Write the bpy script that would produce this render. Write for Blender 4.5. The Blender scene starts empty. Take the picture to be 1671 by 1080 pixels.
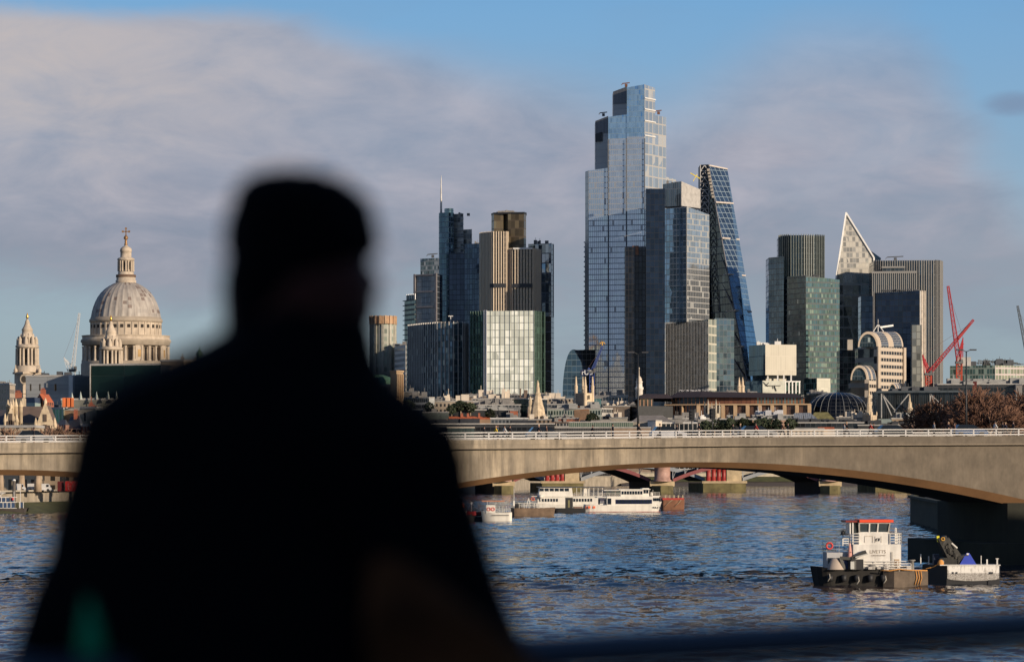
import bpy, math, random
from mathutils import Vector, Matrix
R = math.radians
random.seed(7)
SC = bpy.context.scene
COL = SC.collection

# ------------------------------------------------------------ camera
F = 5600.0; CX = 835.5; HY = 757.0; EYE = 12.0
cam = bpy.data.cameras.new('camera'); camo = bpy.data.objects.new('camera', cam); COL.objects.link(camo)
camo.location = (0, 0, EYE); camo.rotation_euler = (R(90), 0, 0)
cam.sensor_width = 36; cam.lens = F / 1671 * 36
cam.shift_y = (HY - 540) / 1671
cam.clip_start = .1; cam.clip_end = 30000
cam.dof.use_dof = True; cam.dof.focus_distance = 1500; cam.dof.aperture_fstop = 2.7
SC.camera = camo
SC.view_settings.view_transform = 'Standard'; SC.view_settings.look = 'None'
SC.view_settings.exposure = 0; SC.view_settings.gamma = 1

# ------------------------------------------------------------ node helpers
class NT:
    def __init__(s, tree): s.t = tree; s.n = tree.nodes; s.l = tree.links
    def new(s, k, **kw):
        n = s.n.new(k)
        for a, b in kw.items(): setattr(n, a, b)
        return n
    def put(s, sock, v):
        if hasattr(v, 'is_output'): s.l.new(v, sock)
        elif isinstance(v, (tuple, list)):
            v = tuple(v); sock.default_value = v + (1,) if (len(v) == 3 and sock.type == 'RGBA') else v
        else: sock.default_value = v
    def m(s, op, a, b=0, c=None, clamp=False):
        n = s.new('ShaderNodeMath', operation=op, use_clamp=clamp)
        s.put(n.inputs[0], a); s.put(n.inputs[1], b)
        if c is not None: s.put(n.inputs[2], c)
        return n.outputs[0]
    def mix(s, f, a, b, bt='MIX'):
        n = s.new('ShaderNodeMix', data_type='RGBA', blend_type=bt)
        s.put(n.inputs[0], f); s.put(n.inputs[6], a); s.put(n.inputs[7], b)
        return n.outputs[2]
    def mixf(s, f, a, b):
        n = s.new('ShaderNodeMix', data_type='FLOAT')
        s.put(n.inputs[0], f); s.put(n.inputs[2], a); s.put(n.inputs[3], b)
        return n.outputs[0]
    def rng(s, v, a, b, c=0, d=1, t='LINEAR'):
        n = s.new('ShaderNodeMapRange', interpolation_type=t)
        s.put(n.inputs[0], v)
        for i, q in enumerate((a, b, c, d)): s.put(n.inputs[i + 1], q)
        return n.outputs[0]
    def noise(s, vec, scale, detail=3, rough=.5, dist=0):
        n = s.new('ShaderNodeTexNoise'); s.put(n.inputs['Vector'], vec)
        n.inputs['Scale'].default_value = scale; n.inputs['Detail'].default_value = detail
        n.inputs['Roughness'].default_value = rough; n.inputs['Distortion'].default_value = dist
        return n.outputs[0]
    def comb(s, x, y, z=0):
        n = s.new('ShaderNodeCombineXYZ'); s.put(n.inputs[0], x); s.put(n.inputs[1], y); s.put(n.inputs[2], z)
        return n.outputs[0]
    def sep(s, v):
        n = s.new('ShaderNodeSeparateXYZ'); s.put(n.inputs[0], v); return n.outputs
    def vm(s, op, a, b):
        n = s.new('ShaderNodeVectorMath', operation=op); s.put(n.inputs[0], a)
        if op == 'SCALE': s.put(n.inputs[3], b)
        else: s.put(n.inputs[1], b)
        return n.outputs[0]

# ------------------------------------------------------------ sun and sky
SUN_AZ, SUN_EL = 133, 13.5         # azimuth clockwise from the view direction
sd = Vector((math.sin(R(SUN_AZ)) * math.cos(R(SUN_EL)), math.cos(R(SUN_AZ)) * math.cos(R(SUN_EL)), math.sin(R(SUN_EL))))
sl = bpy.data.lights.new('sun', 'SUN'); sl.energy = 4.9; sl.angle = R(.5); sl.color = (1, .83, .64)
so = bpy.data.objects.new('sun', sl); COL.objects.link(so)
so.rotation_euler = (-sd).to_track_quat('-Z', 'Y').to_euler(); so.location = (50, -50, 200)
W = bpy.data.worlds.new('World'); SC.world = W; W.use_nodes = True
t = NT(W.node_tree); W.node_tree.nodes.clear()
sky = t.new('ShaderNodeTexSky', sky_type='NISHITA'); sky.sun_disc = False
sky.sun_elevation = R(SUN_EL); sky.sun_rotation = R(SUN_AZ); sky.air_density = 1.0; sky.dust_density = .6; sky.ozone_density = 2.0
tc = t.new('ShaderNodeTexCoord'); g = tc.outputs['Generated']
sx, sy, sz = t.sep(g)
el = t.m('ARCSINE', sz); az = t.m('ARCTAN2', sx, sy)
skyc = t.vm('SCALE', sky.outputs[0], .125)
# cloud banks drift in layers: coordinates stretched along the horizon
cv = t.comb(t.m('MULTIPLY', az, 6), t.m('MULTIPLY', el, 16), 3.1)
cvf = t.comb(t.m('MULTIPLY', az, 26), t.m('MULTIPLY', el, 62), 1.7)
n1 = t.noise(cv, 1.3, 5, .55, .3); n2 = t.noise(cvf, 1.1, 6, .6, .4); n3 = t.noise(cv, 3.1, 4, .5, .5)
wob = t.m('ADD', t.m('MULTIPLY', t.m('SUBTRACT', n1, .5), .04), t.m('MULTIPLY', t.m('SUBTRACT', n2, .5), .026))
elw = t.m('ADD', el, wob)
# big bank: upper edge falls from left to right
top = t.m('ADD', t.rng(az, -.15, -.06, .1315, .1275), t.rng(az, -.07, .04, 0, -.022))
top = t.m('ADD', top, t.rng(az, .04, .09, 0, .020, 'SMOOTHSTEP'))
top = t.m('SUBTRACT', top, t.rng(t.m('ADD', az, t.m('MULTIPLY', wob, .6)), .105, .165, 0, .06, 'SMOOTHSTEP'))
soft = t.rng(az, -.08, .06, .005, .024)
up = t.rng(t.m('SUBTRACT', top, t.m('ADD', el, t.m('MULTIPLY', wob, .35))), t.m('MULTIPLY', soft, -.6), soft, 0, 1, 'SMOOTHSTEP')
low = t.rng(elw, t.rng(az, -.02, .03, .038, .022), t.rng(az, -.02, .03, .064, .066), 0, 1, 'SMOOTHSTEP')
bank = t.m('MULTIPLY', t.m('MULTIPLY', up, low), t.rng(t.m('ADD', n1, t.m('MULTIPLY', n2, .7)), .62, 1.0, t.rng(az, -.05, .08, .85, .7), 1))
# lighter low layers near the horizon
lowl = t.m('MULTIPLY', t.rng(n3, .45, .68, 0, .7, 'SMOOTHSTEP'), t.rng(el, .0, .07, 1, .1))
# small dark wisps high on the right
wx = t.m('DIVIDE', t.m('SUBTRACT', az, .146), .011); wy = t.m('DIVIDE', t.m('SUBTRACT', el, .1035), .0038)
wd = t.m('ADD', t.m('MULTIPLY', wx, wx), t.m('MULTIPLY', wy, wy))
wisp = t.rng(t.m('ADD', wd, t.m('MULTIPLY', n2, 1.2)), .5, 1.9, .6, 0, 'SMOOTHSTEP')
# rest of the sky: scattered broken cloud
away = t.rng(t.m('ABSOLUTE', az), .2, .6, 0, 1)
n4 = t.noise(t.comb(t.m('MULTIPLY', az, 2.2), t.m('MULTIPLY', el, 5), 7.7), 1.6, 5, .6, .2)
oth = t.m('MULTIPLY', t.rng(n4, .5, .66, 0, .8, 'SMOOTHSTEP'), t.m('MAXIMUM', away, t.rng(el, .2, .45, 0, .5)))
# cloud colour: warm lit crown upper left, mauve grey elsewhere
warm = t.m('MULTIPLY', t.rng(t.m('ADD', az, wob), -.16, .0, 1, 0, 'SMOOTHSTEP'), t.rng(elw, .07, .115, 0, 1, 'SMOOTHSTEP'))
cc = t.mix(t.rng(n2, .32, .70), (.285, .305, .39), (.435, .425, .49)); cc = t.mix(t.m('MULTIPLY', t.rng(n3, .45, .7, 0, .6), t.rng(az, -.02, .06)), cc, (.42, .435, .51))
cc = t.mix(t.rng(elw, .055, .085, .55, 0), cc, (.20, .235, .30))
cc = t.mix(t.m('MULTIPLY', warm, t.rng(n2, .3, .65, .55, 1)), cc, (.56, .49, .465))
ccl = t.mix(n2, (.19, .245, .32), (.27, .30, .37))
gr = t.mix(t.rng(el, 0, .07), (.27, .34, .395), (.29, .415, .54)); gr = t.mix(t.rng(el, .06, .135), gr, (.155, .37, .66)); gr = t.mix(t.rng(el, .13, .32), gr, (.04, .13, .33))
base = t.mix(.85, skyc, gr)
c1 = t.mix(lowl, base, ccl)
c2 = t.mix(t.m('MULTIPLY', bank, .93), c1, cc)
c3 = t.mix(wisp, c2, (.19, .24, .36))
c4 = t.mix(oth, t.mix(t.m('MULTIPLY', away, .3), c3, skyc), (.26, .28, .34))
c4 = t.mix(1, c4, t.mix(away, (1, 1, 1), t.mix(t.rng(el, .06, .3), (1.0, 1.06, 1.16), (.60, .63, .70))), 'MULTIPLY')
bg = t.new('ShaderNodeBackground'); t.put(bg.inputs[0], c4); bg.inputs[1].default_value = 1.0
wo = t.new('ShaderNodeOutputWorld'); t.l.new(bg.outputs[0], wo.inputs[0])

# ------------------------------------------------------------ materials
MATS = {}
def newmat(name):
    m = bpy.data.materials.new(name); m.use_nodes = True
    t = NT(m.node_tree); b = m.node_tree.nodes['Principled BSDF']
    return m, t, b
def mat(name, col=(.5, .5, .5), rough=.75, metal=0, var=.2, scale=.35, bump=0, streak=0, spec=.5, emit=0):
    if name in MATS: return MATS[name]
    m, t, b = newmat(name)
    tc = t.new('ShaderNodeTexCoord'); v = tc.outputs['Object']
    c = col
    if var:
        n = t.noise(v, scale, 5, .6)
        c = t.mix(1.0, col, t.comb(*[t.rng(n, .3, .7, 1 - var, 1 + var)] * 3), 'MULTIPLY')
        if streak:
            s = t.sep(v); n2 = t.noise(t.comb(t.m('MULTIPLY', s[0], 1), t.m('MULTIPLY', s[1], 1), t.m('MULTIPLY', s[2], .08)), streak, 4, .6)
            c = t.mix(t.rng(n2, .45, .75, 0, .45), c, tuple(q * .45 for q in col))
    t.put(b.inputs['Base Color'], c)
    b.inputs['Roughness'].default_value = rough; b.inputs['Metallic'].default_value = metal
    b.inputs['Specular IOR Level'].default_value = spec
    if bump:
        bn = t.new('ShaderNodeBump'); bn.inputs['Strength'].default_value = bump; bn.inputs['Distance'].default_value = .05
        t.put(bn.inputs['Height'], t.noise(v, scale * 12, 3)); t.l.new(bn.outputs[0], b.inputs['Normal'])
    if emit: t.put(b.inputs['Emission Color'], col); b.inputs['Emission Strength'].default_value = emit
    MATS[name] = m
    return m
def curtain(name, glass, frame=(.1, .1, .11), bay=1.5, floor=4.0, fu=.12, fv=.12, rough=.08, metal=.75, var=.3,
            blind=None, pb=.15, spand=None, sp=.3, tilt=.012, frough=.55, group=None, gp=.0, fmetal=0, fcol_lo=None):
    """facade skin: panes between frame lines; UV in metres"""
    if name in MATS: return MATS[name]
    m, t, b = newmat(name)
    uv = t.new('ShaderNodeUVMap').outputs[0]
    u, v, _ = t.sep(uv)
    ub = t.m('DIVIDE', u, bay); vb = t.m('DIVIDE', v, floor)
    fu_ = t.m('LESS_THAN', t.m('FRACT', ub), fu); fv_ = t.m('LESS_THAN', t.m('FRACT', vb), fv)
    fm = t.m('MAXIMUM', fu_, fv_)
    cell = t.comb(t.m('FLOOR', ub), t.m('FLOOR', vb), 0)
    wn = t.new('ShaderNodeTexWhiteNoise', noise_dimensions='3D'); t.put(wn.inputs['Vector'], cell)
    r1, r2, r3 = t.sep(wn.outputs['Color'])
    c = t.mix(1.0, glass, t.comb(*[t.rng(r1, 0, 1, 1 - var, 1 + var)] * 3), 'MULTIPLY')
    isb = 0.0
    if blind:
        big = t.noise(t.vm('SCALE', t.comb(u, v, 0), .035), 1.0, 2)
        isb = t.m('LESS_THAN', r2, t.m('MULTIPLY', t.rng(big, .3, .7, .3, 1.7), pb))
        c = t.mix(isb, c, blind)
    if spand:
        iss = t.m('GREATER_THAN', t.m('FRACT', vb), 1 - sp)
        c = t.mix(iss, c, spand)
    c = t.mix(fm, c, frame)
    t.put(b.inputs['Base Color'], c)
    t.put(b.inputs['Metallic'], t.mixf(t.m('MAXIMUM', fm, t.m('MULTIPLY', isb, .8)), metal, fmetal))
    t.put(b.inputs['Roughness'], t.mixf(fm, rough, frough))
    gn = t.new('ShaderNodeNewGeometry')
    off = t.vm('SCALE', t.vm('SUBTRACT', t.comb(r1, r2, r3), (.5, .5, .5)), tilt * 2)
    wv = t.new('ShaderNodeTexNoise'); t.put(wv.inputs['Vector'], t.comb(u, v)); wv.inputs['Scale'].default_value = .09; wv.inputs['Detail'].default_value = 4
    off = t.vm('ADD', off, t.vm('SCALE', t.vm('SUBTRACT', wv.outputs['Color'], (.5, .5, .5)), .09))
    nn = t.vm('NORMALIZE', t.vm('ADD', gn.outputs['Normal'], off), (0, 0, 0))
    t.l.new(nn, b.inputs['Normal'])
    MATS[name] = m
    return m

# ------------------------------------------------------------ mesh helpers
DO = [0.0]      # extra distance of the district being built
def XY(px, D): D = D + DO[0]; return ((px - CX) * D / F, D)
def Z(py, D): return EYE + (HY - py) * (D + DO[0]) / F
def P(px, py, D): x, y = XY(px, D); return Vector((x, y, Z(py, D)))
def KS(D): return (D + DO[0]) / D
def far(D): DO[0] = 1960 + (D - 720) * .12 - D      # the districts across the river bend

class MB:
    def __init__(s): s.v = []; s.f = []; s.uv = []; s.mi = []; s.smooth = []
    def face(s, pts, uv=None, mi=0, smooth=False):
        i = len(s.v); s.v += [tuple(p) for p in pts]; s.f.append(tuple(range(i, i + len(pts))))
        if uv is None:
            a = Vector(pts[0]); n = Vector((0, 0, 0))
            for k in range(1, len(pts) - 1): n += (Vector(pts[k]) - a).cross(Vector(pts[k + 1]) - a)
            if n.length > 0: n.normalize()
            if abs(n.z) > .8: uv = [(p[0], p[1]) for p in pts]
            else:
                tg = Vector((-n.y, n.x, 0)).normalized()
                us = [tg.dot(Vector(p)) for p in pts]; mn = min(us)
                uv = [(us[k] - mn, pts[k][2]) for k in range(len(pts))]
        s.uv += uv; s.mi.append(mi); s.smooth.append(smooth)
    def prism(s, pts, zt, zb, mis=None, cum=False, top=True, topmi=0, bottom=False, smooth=False):
        """pts counter clockwise seen from above; zt a number or one per point"""
        n = len(pts)
        zts = zt if isinstance(zt, (list, tuple)) else [zt] * n
        zbs = zb if isinstance(zb, (list, tuple)) else [zb] * n
        acc = 0
        for k in range(n):
            a = pts[k]; b = pts[(k + 1) % n]; L = math.hypot(b[0] - a[0], b[1] - a[1]); k2 = (k + 1) % n
            u0 = acc if cum else 0
            s.face([(a[0], a[1], zbs[k]), (b[0], b[1], zbs[k2]), (b[0], b[1], zts[k2]), (a[0], a[1], zts[k])],
                   [(u0, zbs[k]), (u0 + L, zbs[k2]), (u0 + L, zts[k2]), (u0, zts[k])], mis[k] if mis and k < len(mis) else 0, smooth)
            acc += L
        if top: s.face([(pts[k][0], pts[k][1], zts[k]) for k in range(n)], None, topmi)
        if bottom: s.face([(pts[k][0], pts[k][1], zbs[k]) for k in range(n)][::-1], None, topmi)
    def box(s, c, d, rz=0, mi=0):
        """centre c, full sizes d"""
        h = [q / 2 for q in d]; co, si = math.cos(rz), math.sin(rz)
        pts = [(c[0] + x * co - y * si, c[1] + x * si + y * co) for x, y in ((-h[0], -h[1]), (h[0], -h[1]), (h[0], h[1]), (-h[0], h[1]))]
        s.prism(pts, c[2] + h[2], c[2] - h[2], [mi] * 4, top=True, topmi=mi, bottom=True)
    def bar(s, a, b, w, h=None, mi=0, sides=4):
        a = Vector(a); b = Vector(b); d = (b - a)
        if d.length < 1e-6: return
        d.normalize(); up = Vector((0, 0, 1)) if abs(d.z) < .95 else Vector((0, 1, 0))
        x = d.cross(up).normalized(); y = x.cross(d)
        h = h or w
        ang = [2 * math.pi * (k + .5) / sides for k in range(sides)]; q = math.cos(math.pi / sides)
        ra = [a + x * (math.cos(t_) * w / 2 / q) + y * (math.sin(t_) * h / 2 / q) for t_ in ang]
        rb = [p + (b - a) for p in ra]
        for k in range(sides):
            k2 = (k + 1) % sides
            s.face([ra[k2], ra[k], rb[k], rb[k2]], None, mi, sides > 4)
        s.face(ra, None, mi); s.face(rb[::-1], None, mi)
    def tube(s, pts, r, sides=8, mi=0, smooth=True):
        pts = [Vector(p) for p in pts]; rs = r if isinstance(r, (list, tuple)) else [r] * len(pts)
        rings = []; i0 = len(s.v)
        px = None
        for k, p in enumerate(pts):
            d = (pts[min(k + 1, len(pts) - 1)] - pts[max(k - 1, 0)]).normalized()
            if px is None:
                up = Vector((0, 0, 1)) if abs(d.z) < .9 else Vector((0, 1, 0)); px = d.cross(up).normalized()
            else: px = (px - d * px.dot(d)).normalized()
            y = d.cross(px)
            rings.append([len(s.v) + q for q in range(sides)])
            for q in range(sides):
                a = 2 * math.pi * q / sides; s.v.append(tuple(p + px * math.cos(a) * rs[k] + y * math.sin(a) * rs[k]))
        for k in range(len(pts) - 1):
            for q in range(sides):
                q2 = (q + 1) % sides
                s.f.append((rings[k][q], rings[k][q2], rings[k + 1][q2], rings[k + 1][q])); s.uv += [(0, 0)] * 4; s.mi.append(mi); s.smooth.append(smooth)
        for rg in (rings[0][::-1], rings[-1]):
            s.f.append(tuple(rg)); s.uv += [(0, 0)] * sides; s.mi.append(mi); s.smooth.append(False)
    def lathe(s, cx, cy, prof, seg=48, mi=0, rib=0, nrib=32, a0=0, a1=2 * math.pi, smooth=True, sq=False):
        base = len(s.v); n = seg + 1
        for (r, z) in prof:
            for k in range(n):
                a = a0 + (a1 - a0) * k / seg
                rr = r * (1 + rib * max(0, math.cos(a * nrib)) ** 2) if rib else r
                if sq: rr = r / max(abs(math.cos(a)), abs(math.sin(a)))
                s.v.append((cx + rr * math.cos(a), cy + rr * math.sin(a), z))
        R0 = max(r for r, z in prof)
        for j in range(len(prof) - 1):
            for k in range(seg):
                i = base + j * n + k
                s.f.append((i, i + 1, i + n + 1, i + n))
                u0 = (a1 - a0) * R0 * k / seg; u1 = (a1 - a0) * R0 * (k + 1) / seg
                s.uv += [(u0, prof[j][1]), (u1, prof[j][1]), (u1, prof[j + 1][1]), (u0, prof[j + 1][1])]
                s.mi.append(mi); s.smooth.append(smooth)
    def lattice(s, a, b, w, n, t_=.12, taper=1.0, mi=0):
        """four chord truss from a to b"""
        a = Vector(a); b = Vector(b); d = (b - a).normalized()
        up = Vector((0, 0, 1)) if abs(d.z) < .95 else Vector((0, 1, 0))
        x = d.cross(up).normalized(); y = x.cross(d)
        def pt(k, i):
            q = k / n; ww = w * (1 + (taper - 1) * q) / 2; sg = ((-1, -1), (1, -1), (1, 1), (-1, 1))[i % 4]
            return a.lerp(b, q) + x * sg[0] * ww + y * sg[1] * ww
        for i in range(4): s.bar(pt(0, i), pt(n, i), t_, mi=mi)
        for k in range(n):
            for i in range(4):
                s.bar(pt(k, i if k % 2 else i + 1), pt(k + 1, i + 1 if k % 2 else i), t_ * .6, mi=mi)
        for k in range(0, n + 1):
            for i in range(4): s.bar(pt(k, i), pt(k, i + 1), t_ * .6, mi=mi)
    def build(s, name, ms, parent=None, **kw):
        me = bpy.data.meshes.new(name)
        off = root_off(parent)
        me.from_pydata([(v[0] - off[0], v[1] - off[1], v[2] - off[2]) for v in s.v], [], s.f)
        if not isinstance(ms, (list, tuple)): ms = [ms]
        for m in ms: me.materials.append(m)
        me.polygons.foreach_set('material_index', s.mi); me.polygons.foreach_set('use_smooth', s.smooth)
        ul = me.uv_layers.new(name='UVMap')
        flat = [q for p in s.uv for q in p]
        ul.data.foreach_set('uv', flat)
        o = bpy.data.objects.new(name, me); COL.objects.link(o)
        if parent: o.parent = parent
        for k, v in kw.items(): o[k] = v
        return o
def root_off(p):
    v = Vector((0, 0, 0))
    while p is not None: v += p.location; p = p.parent
    return v
def thing(name, label, cat, loc=(0, 0, 0), group=None):
    o = bpy.data.objects.new(name, None); COL.objects.link(o); o.location = loc; o.empty_display_size = 1
    o['label'] = label; o['category'] = cat
    if group: o['group'] = group
    return o
def tag(o, label, cat, group=None):
    o['label'] = label; o['category'] = cat
    if group: o['group'] = group
    return o
KIDS = {}
def copy_tree(o, loc, label, parent=None, rz=None, swap=None):
    c = o.copy(); COL.objects.link(c); c.parent = parent
    if parent is None:
        c.location = loc; c['label'] = label
        if rz is not None: c.rotation_euler = (0, 0, rz)
    if swap and c.type == 'MESH':
        for k, m in swap.items():
            if c.name.split('.')[0] == k:
                c.material_slots[0].link = 'OBJECT'; c.material_slots[0].material = m
    for ch in list(o.children): copy_tree(ch, None, None, c, None, swap)
    return c
def inst(o, loc_off=(0, 0, 0), rz=0, parent=None):
    c = o.copy(); COL.objects.link(c); c.location = loc_off; c.rotation_euler = (0, 0, rz)
    if parent is not None: c.parent = parent
    return c

# ============================================================ SETTING
def water_mat():
    m, t, b = newmat('river_water')
    geo = t.new('ShaderNodeNewGeometry'); p = geo.outputs['Position']
    x, y, _ = t.sep(p)
    n_big = t.noise(t.comb(t.m('MULTIPLY', x, .02), t.m('MULTIPLY', y, .012)), 1, 4, .6)
    silt = t.rng(t.m('ADD', y, t.m('MULTIPLY', t.m('SUBTRACT', n_big, .5), 60)), 318, 342, 1, 0, 'SMOOTHSTEP')
    col = t.mix(silt, (.005, .016, .034), (.10, .062, .042))
    col = t.mix(t.rng(n_big, .35, .7, 0, .35), col, (.02, .03, .04))
    t.put(b.inputs['Base Color'], col)
    b.inputs['Roughness'].default_value = .08; b.inputs['IOR'].default_value = 1.33; b.inputs['Specular IOR Level'].default_value = .38
    h1 = t.noise(t.comb(t.m('MULTIPLY', x, .55), t.m('MULTIPLY', y, .22)), 1, 5, .62, .6)
    h2 = t.noise(t.comb(t.m('MULTIPLY', x, .12), t.m('MULTIPLY', y, .05), 4), 1, 4, .6, .8)
    h3 = t.noise(t.comb(t.m('MULTIPLY', x, 2.4), t.m('MULTIPLY', y, 1.1), 9), 1, 3, .6)
    calm = t.rng(t.noise(t.comb(t.m('MULTIPLY', x, .022), t.m('MULTIPLY', y, .009), 2), 1, 5, .65, .9), .35, .65, .6, 1.2)
    h4 = t.noise(t.comb(t.m('MULTIPLY', x, .35), t.m('MULTIPLY', y, .16), 21), 1, 6, .7, .5)
    h5 = t.noise(t.comb(t.m('MULTIPLY', x, .9), t.m('MULTIPLY', y, .42), 31), 1, 5, .7, .5)
    sl_y = t.m('ADD', t.m('ADD', t.m('MULTIPLY', t.m('SUBTRACT', h1, .5), 1.5), t.m('MULTIPLY', t.m('SUBTRACT', h2, .5), .8)), t.m('MULTIPLY', t.m('SUBTRACT', h3, .5), .5))
    sl_x = t.m('ADD', t.m('MULTIPLY', t.m('SUBTRACT', h4, .5), .9), t.m('MULTIPLY', t.m('SUBTRACT', h5, .5), .6))
    nv = t.vm('NORMALIZE', t.vm('ADD', geo.outputs['Normal'], t.comb(t.m('MULTIPLY', sl_x, t.m('MULTIPLY', calm, .42)), t.m('MULTIPLY', sl_y, t.m('MULTIPLY', calm, .42)), 0)), (0, 0, 0))
    t.l.new(nv, b.inputs['Normal'])
    return m
def flat(name, pts, z, m, kind='structure'):
    mb = MB(); mb.face([(x, y, z) for x, y in pts]); o = mb.build(name, m); o['kind'] = kind; return o
WATER = water_mat()
flat('river_water', [(-900, -400), (900, -400), (900, 2400), (-900, 2400)], -.45, WATER)
import numpy as np
def wave_patch():
    rs = np.random.RandomState(5)
    NR, NC = 1250, 300
    D = 185 * (1930 / 185) ** (np.arange(NR) / (NR - 1)); k = np.linspace(-.235, .235, NC)
    Xg = D[:, None] * k[None, :]; Yg = np.repeat(D[:, None], NC, 1)
    dy = np.gradient(D)[:, None]; h = np.zeros_like(Xg)
    for i in range(64):
        wl = 1.1 * (8 / 1.1) ** rs.rand(); th = rs.normal(0.35, .55); kx, ky = math.sin(th) * 2 * math.pi / wl, math.cos(th) * 2 * math.pi / wl
        sl = .033 * (wl / 3) ** -.3
        att = np.clip(wl / (dy * 2.6) - .6, 0, 1)
        h += sl * wl / (2 * math.pi) * att * np.sin(Xg * kx + Yg * ky + rs.rand() * 6.283 + .8 * np.sin(Xg * .05 + Yg * .021 + i))
    gust = .72 + .35 * np.sin(Xg * .021 + Yg * .013 + 1.3 * np.sin(Yg * .008)) * np.sin(Yg * .031 - Xg * .009)
    h *= gust
    h -= .6 * (np.abs(k)[None, :] > .2345)
    h[0] = -.6; h[-1] = -.6
    me = bpy.data.meshes.new('river_water'); n = NR * NC
    me.vertices.add(n); me.vertices.foreach_set('co', np.stack([Xg, Yg, h], -1).ravel().astype('f4'))
    a = (np.arange(NR - 1)[:, None] * NC + np.arange(NC - 1)[None, :]).ravel(); q = np.stack([a, a + 1, a + NC + 1, a + NC], -1).ravel().astype('i4')
    m = len(a); me.loops.add(m * 4); me.loops.foreach_set('vertex_index', q)
    me.polygons.add(m); me.polygons.foreach_set('loop_start', np.arange(0, m * 4, 4, dtype='i4')); me.polygons.foreach_set('loop_total', np.full(m, 4, 'i4')); me.polygons.foreach_set('use_smooth', np.ones(m, bool))
    me.update(calc_edges=True); me.materials.append(WATER)
    o = bpy.data.objects.new('river_water', me); COL.objects.link(o); o['kind'] = 'structure'
wave_patch()
NB = [(-330, -400), (-230, 300), (-170, 700), (-128, 850), (-60, 1160), (0, 1560), (40, 1850), (70, 1925)]
SB = [(420, 1925), (300, 1900), (185, 1400), (84, 724), (75, 584), (75, 560), (150, 520), (160, 350), (168, 150), (200, -400)]
GR = mat('town_ground', (.10, .095, .09), .9, scale=.05, var=.4)
gm = MB()
gm.face([(-9000, -400, 5)] + [(x, y, 5) for x, y in NB + SB] + [(9000, -400, 5), (9000, 14000, 5), (-9000, 14000, 5)])
g_ = gm.build('ground', GR); g_['kind'] = 'structure'

STONE_OLD = mat('old_stone', (.34, .29, .22), .85, var=.3, scale=.2, streak=.5)
ALGAE = mat('algae_stone', (.085, .085, .025), .9, var=.4, scale=.3)
MUD = mat('foreshore_mud', (.12, .085, .055), .8, var=.4, scale=.15)
def embank(name, label, pts, ztop, m, group=None, th=3, foreshore=None):
    r = thing(name, label, 'wall', (pts[0][0], pts[0][1], 0), group)
    mb = MB()
    for (a, b) in zip(pts[:-1], pts[1:]):
        d = Vector((b[0] - a[0], b[1] - a[1])).normalized(); n = Vector((-d.y, d.x)) * th
        q = [a, b, (b[0] + n.x, b[1] + n.y), (a[0] + n.x, a[1] + n.y)]
        ar = sum(q[i][0] * q[(i + 1) % 4][1] - q[(i + 1) % 4][0] * q[i][1] for i in range(4))
        if ar < 0: q = q[::-1]
        mb.prism(q, ztop, -2)
    mb.build('wall', m, r)
    cb = MB()
    for (a, b) in zip(pts[:-1], pts[1:]):
        cb.bar((a[0], a[1], ztop + .15), (b[0], b[1], ztop + .15), 1.0, .5)
    cb.build('coping', m if 'weedy' in m.name else mat('coping_stone', (.42, .37, .29), .8), r)
    return r
def slope(name, pts, off, z0, z1, m, label=None):
    """a sloping foreshore strip in front of a wall"""
    mb = MB()
    for (a, b) in zip(pts[:-1], pts[1:]):
        mb.face([(a[0] + off[0], a[1] + off[1], z0), (b[0] + off[0], b[1] + off[1], z0), (b[0], b[1], z1), (a[0], a[1], z1)])
    o = mb.build(name, m); o['kind'] = 'structure'; return o
w1 = embank('embankment_wall', 'long pale stone river wall with mossy foot under the left arch', [(-200, 760), (-128, 858), (-60, 1160), (0, 1560), (40, 1850), (70, 1925)], 5.0, STONE_OLD)
slope('foreshore', [(-200, 752), (-124, 856), (-56, 1158)], (10, -18), -.2, 2.4, ALGAE)
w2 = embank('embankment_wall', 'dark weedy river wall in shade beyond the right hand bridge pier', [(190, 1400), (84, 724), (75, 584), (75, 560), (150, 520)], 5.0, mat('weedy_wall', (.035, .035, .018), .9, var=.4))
w3 = embank('embankment_wall', 'distant sunlit river wall seen through the far bridge arches', [(60, 1929), (430, 1929)], 7.0, mat('coping_far', (.5, .44, .33), .8))
slope('far_foreshore', [(60, 1927), (430, 1927)], (0, -60), -.2, 2.6, MUD)
slope('weedy_foreshore', [(60, 1926), (430, 1926)], (0, -12), 2.2, 5.0, ALGAE)

# ============================================================ NEAR BRIDGE (concrete and stone, long shallow arches)
SL = .168
def wbD(px): return 400 / (1 - SL * (px - CX) / F)
an = math.atan(SL); TN = Vector((math.cos(an), math.sin(an), 0)); NN = Vector((math.sin(an), -math.cos(an), 0))
def WB(px, py, out=0.0):
    D = wbD(px); p = P(px, py, D); return p + NN * out
def lerp_tab(tab, x):
    for (a, b) in zip(tab[:-1], tab[1:]):
        if x <= b[0]: q = (x - a[0]) / (b[0] - a[0]); return a[1] + (b[1] - a[1]) * q
    a, b = tab[-2:]; q = (x - a[0]) / (b[0] - a[0]); return a[1] + (b[1] - a[1]) * q
y_top = lambda x: lerp_tab([(0, 722), (900, 716.5), (1200, 713), (1671, 710.5)], x)
y_led = lambda x: lerp_tab([(0, 739.5), (900, 731.5), (1200, 727.5), (1671, 725.5)], x)
y_rail = lambda x: lerp_tab([(0, 711.3), (900, 704.8), (1200, 702), (1671, 699.8)], x)
def y_arch(x):
    c = [(-5, 766), (1150, 753.8), (2300, 749)]
    v = min(c0y + (2.25e-4 if x > c0 else 2.1e-4) * (x - c0) ** 2 for c0, c0y in c)
    return v
def y_strip(x): return y_arch(x) + lerp_tab([(0, 9), (700, 9.5), (1100, 7.6), (1300, 11), (1671, 14)], x)

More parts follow.
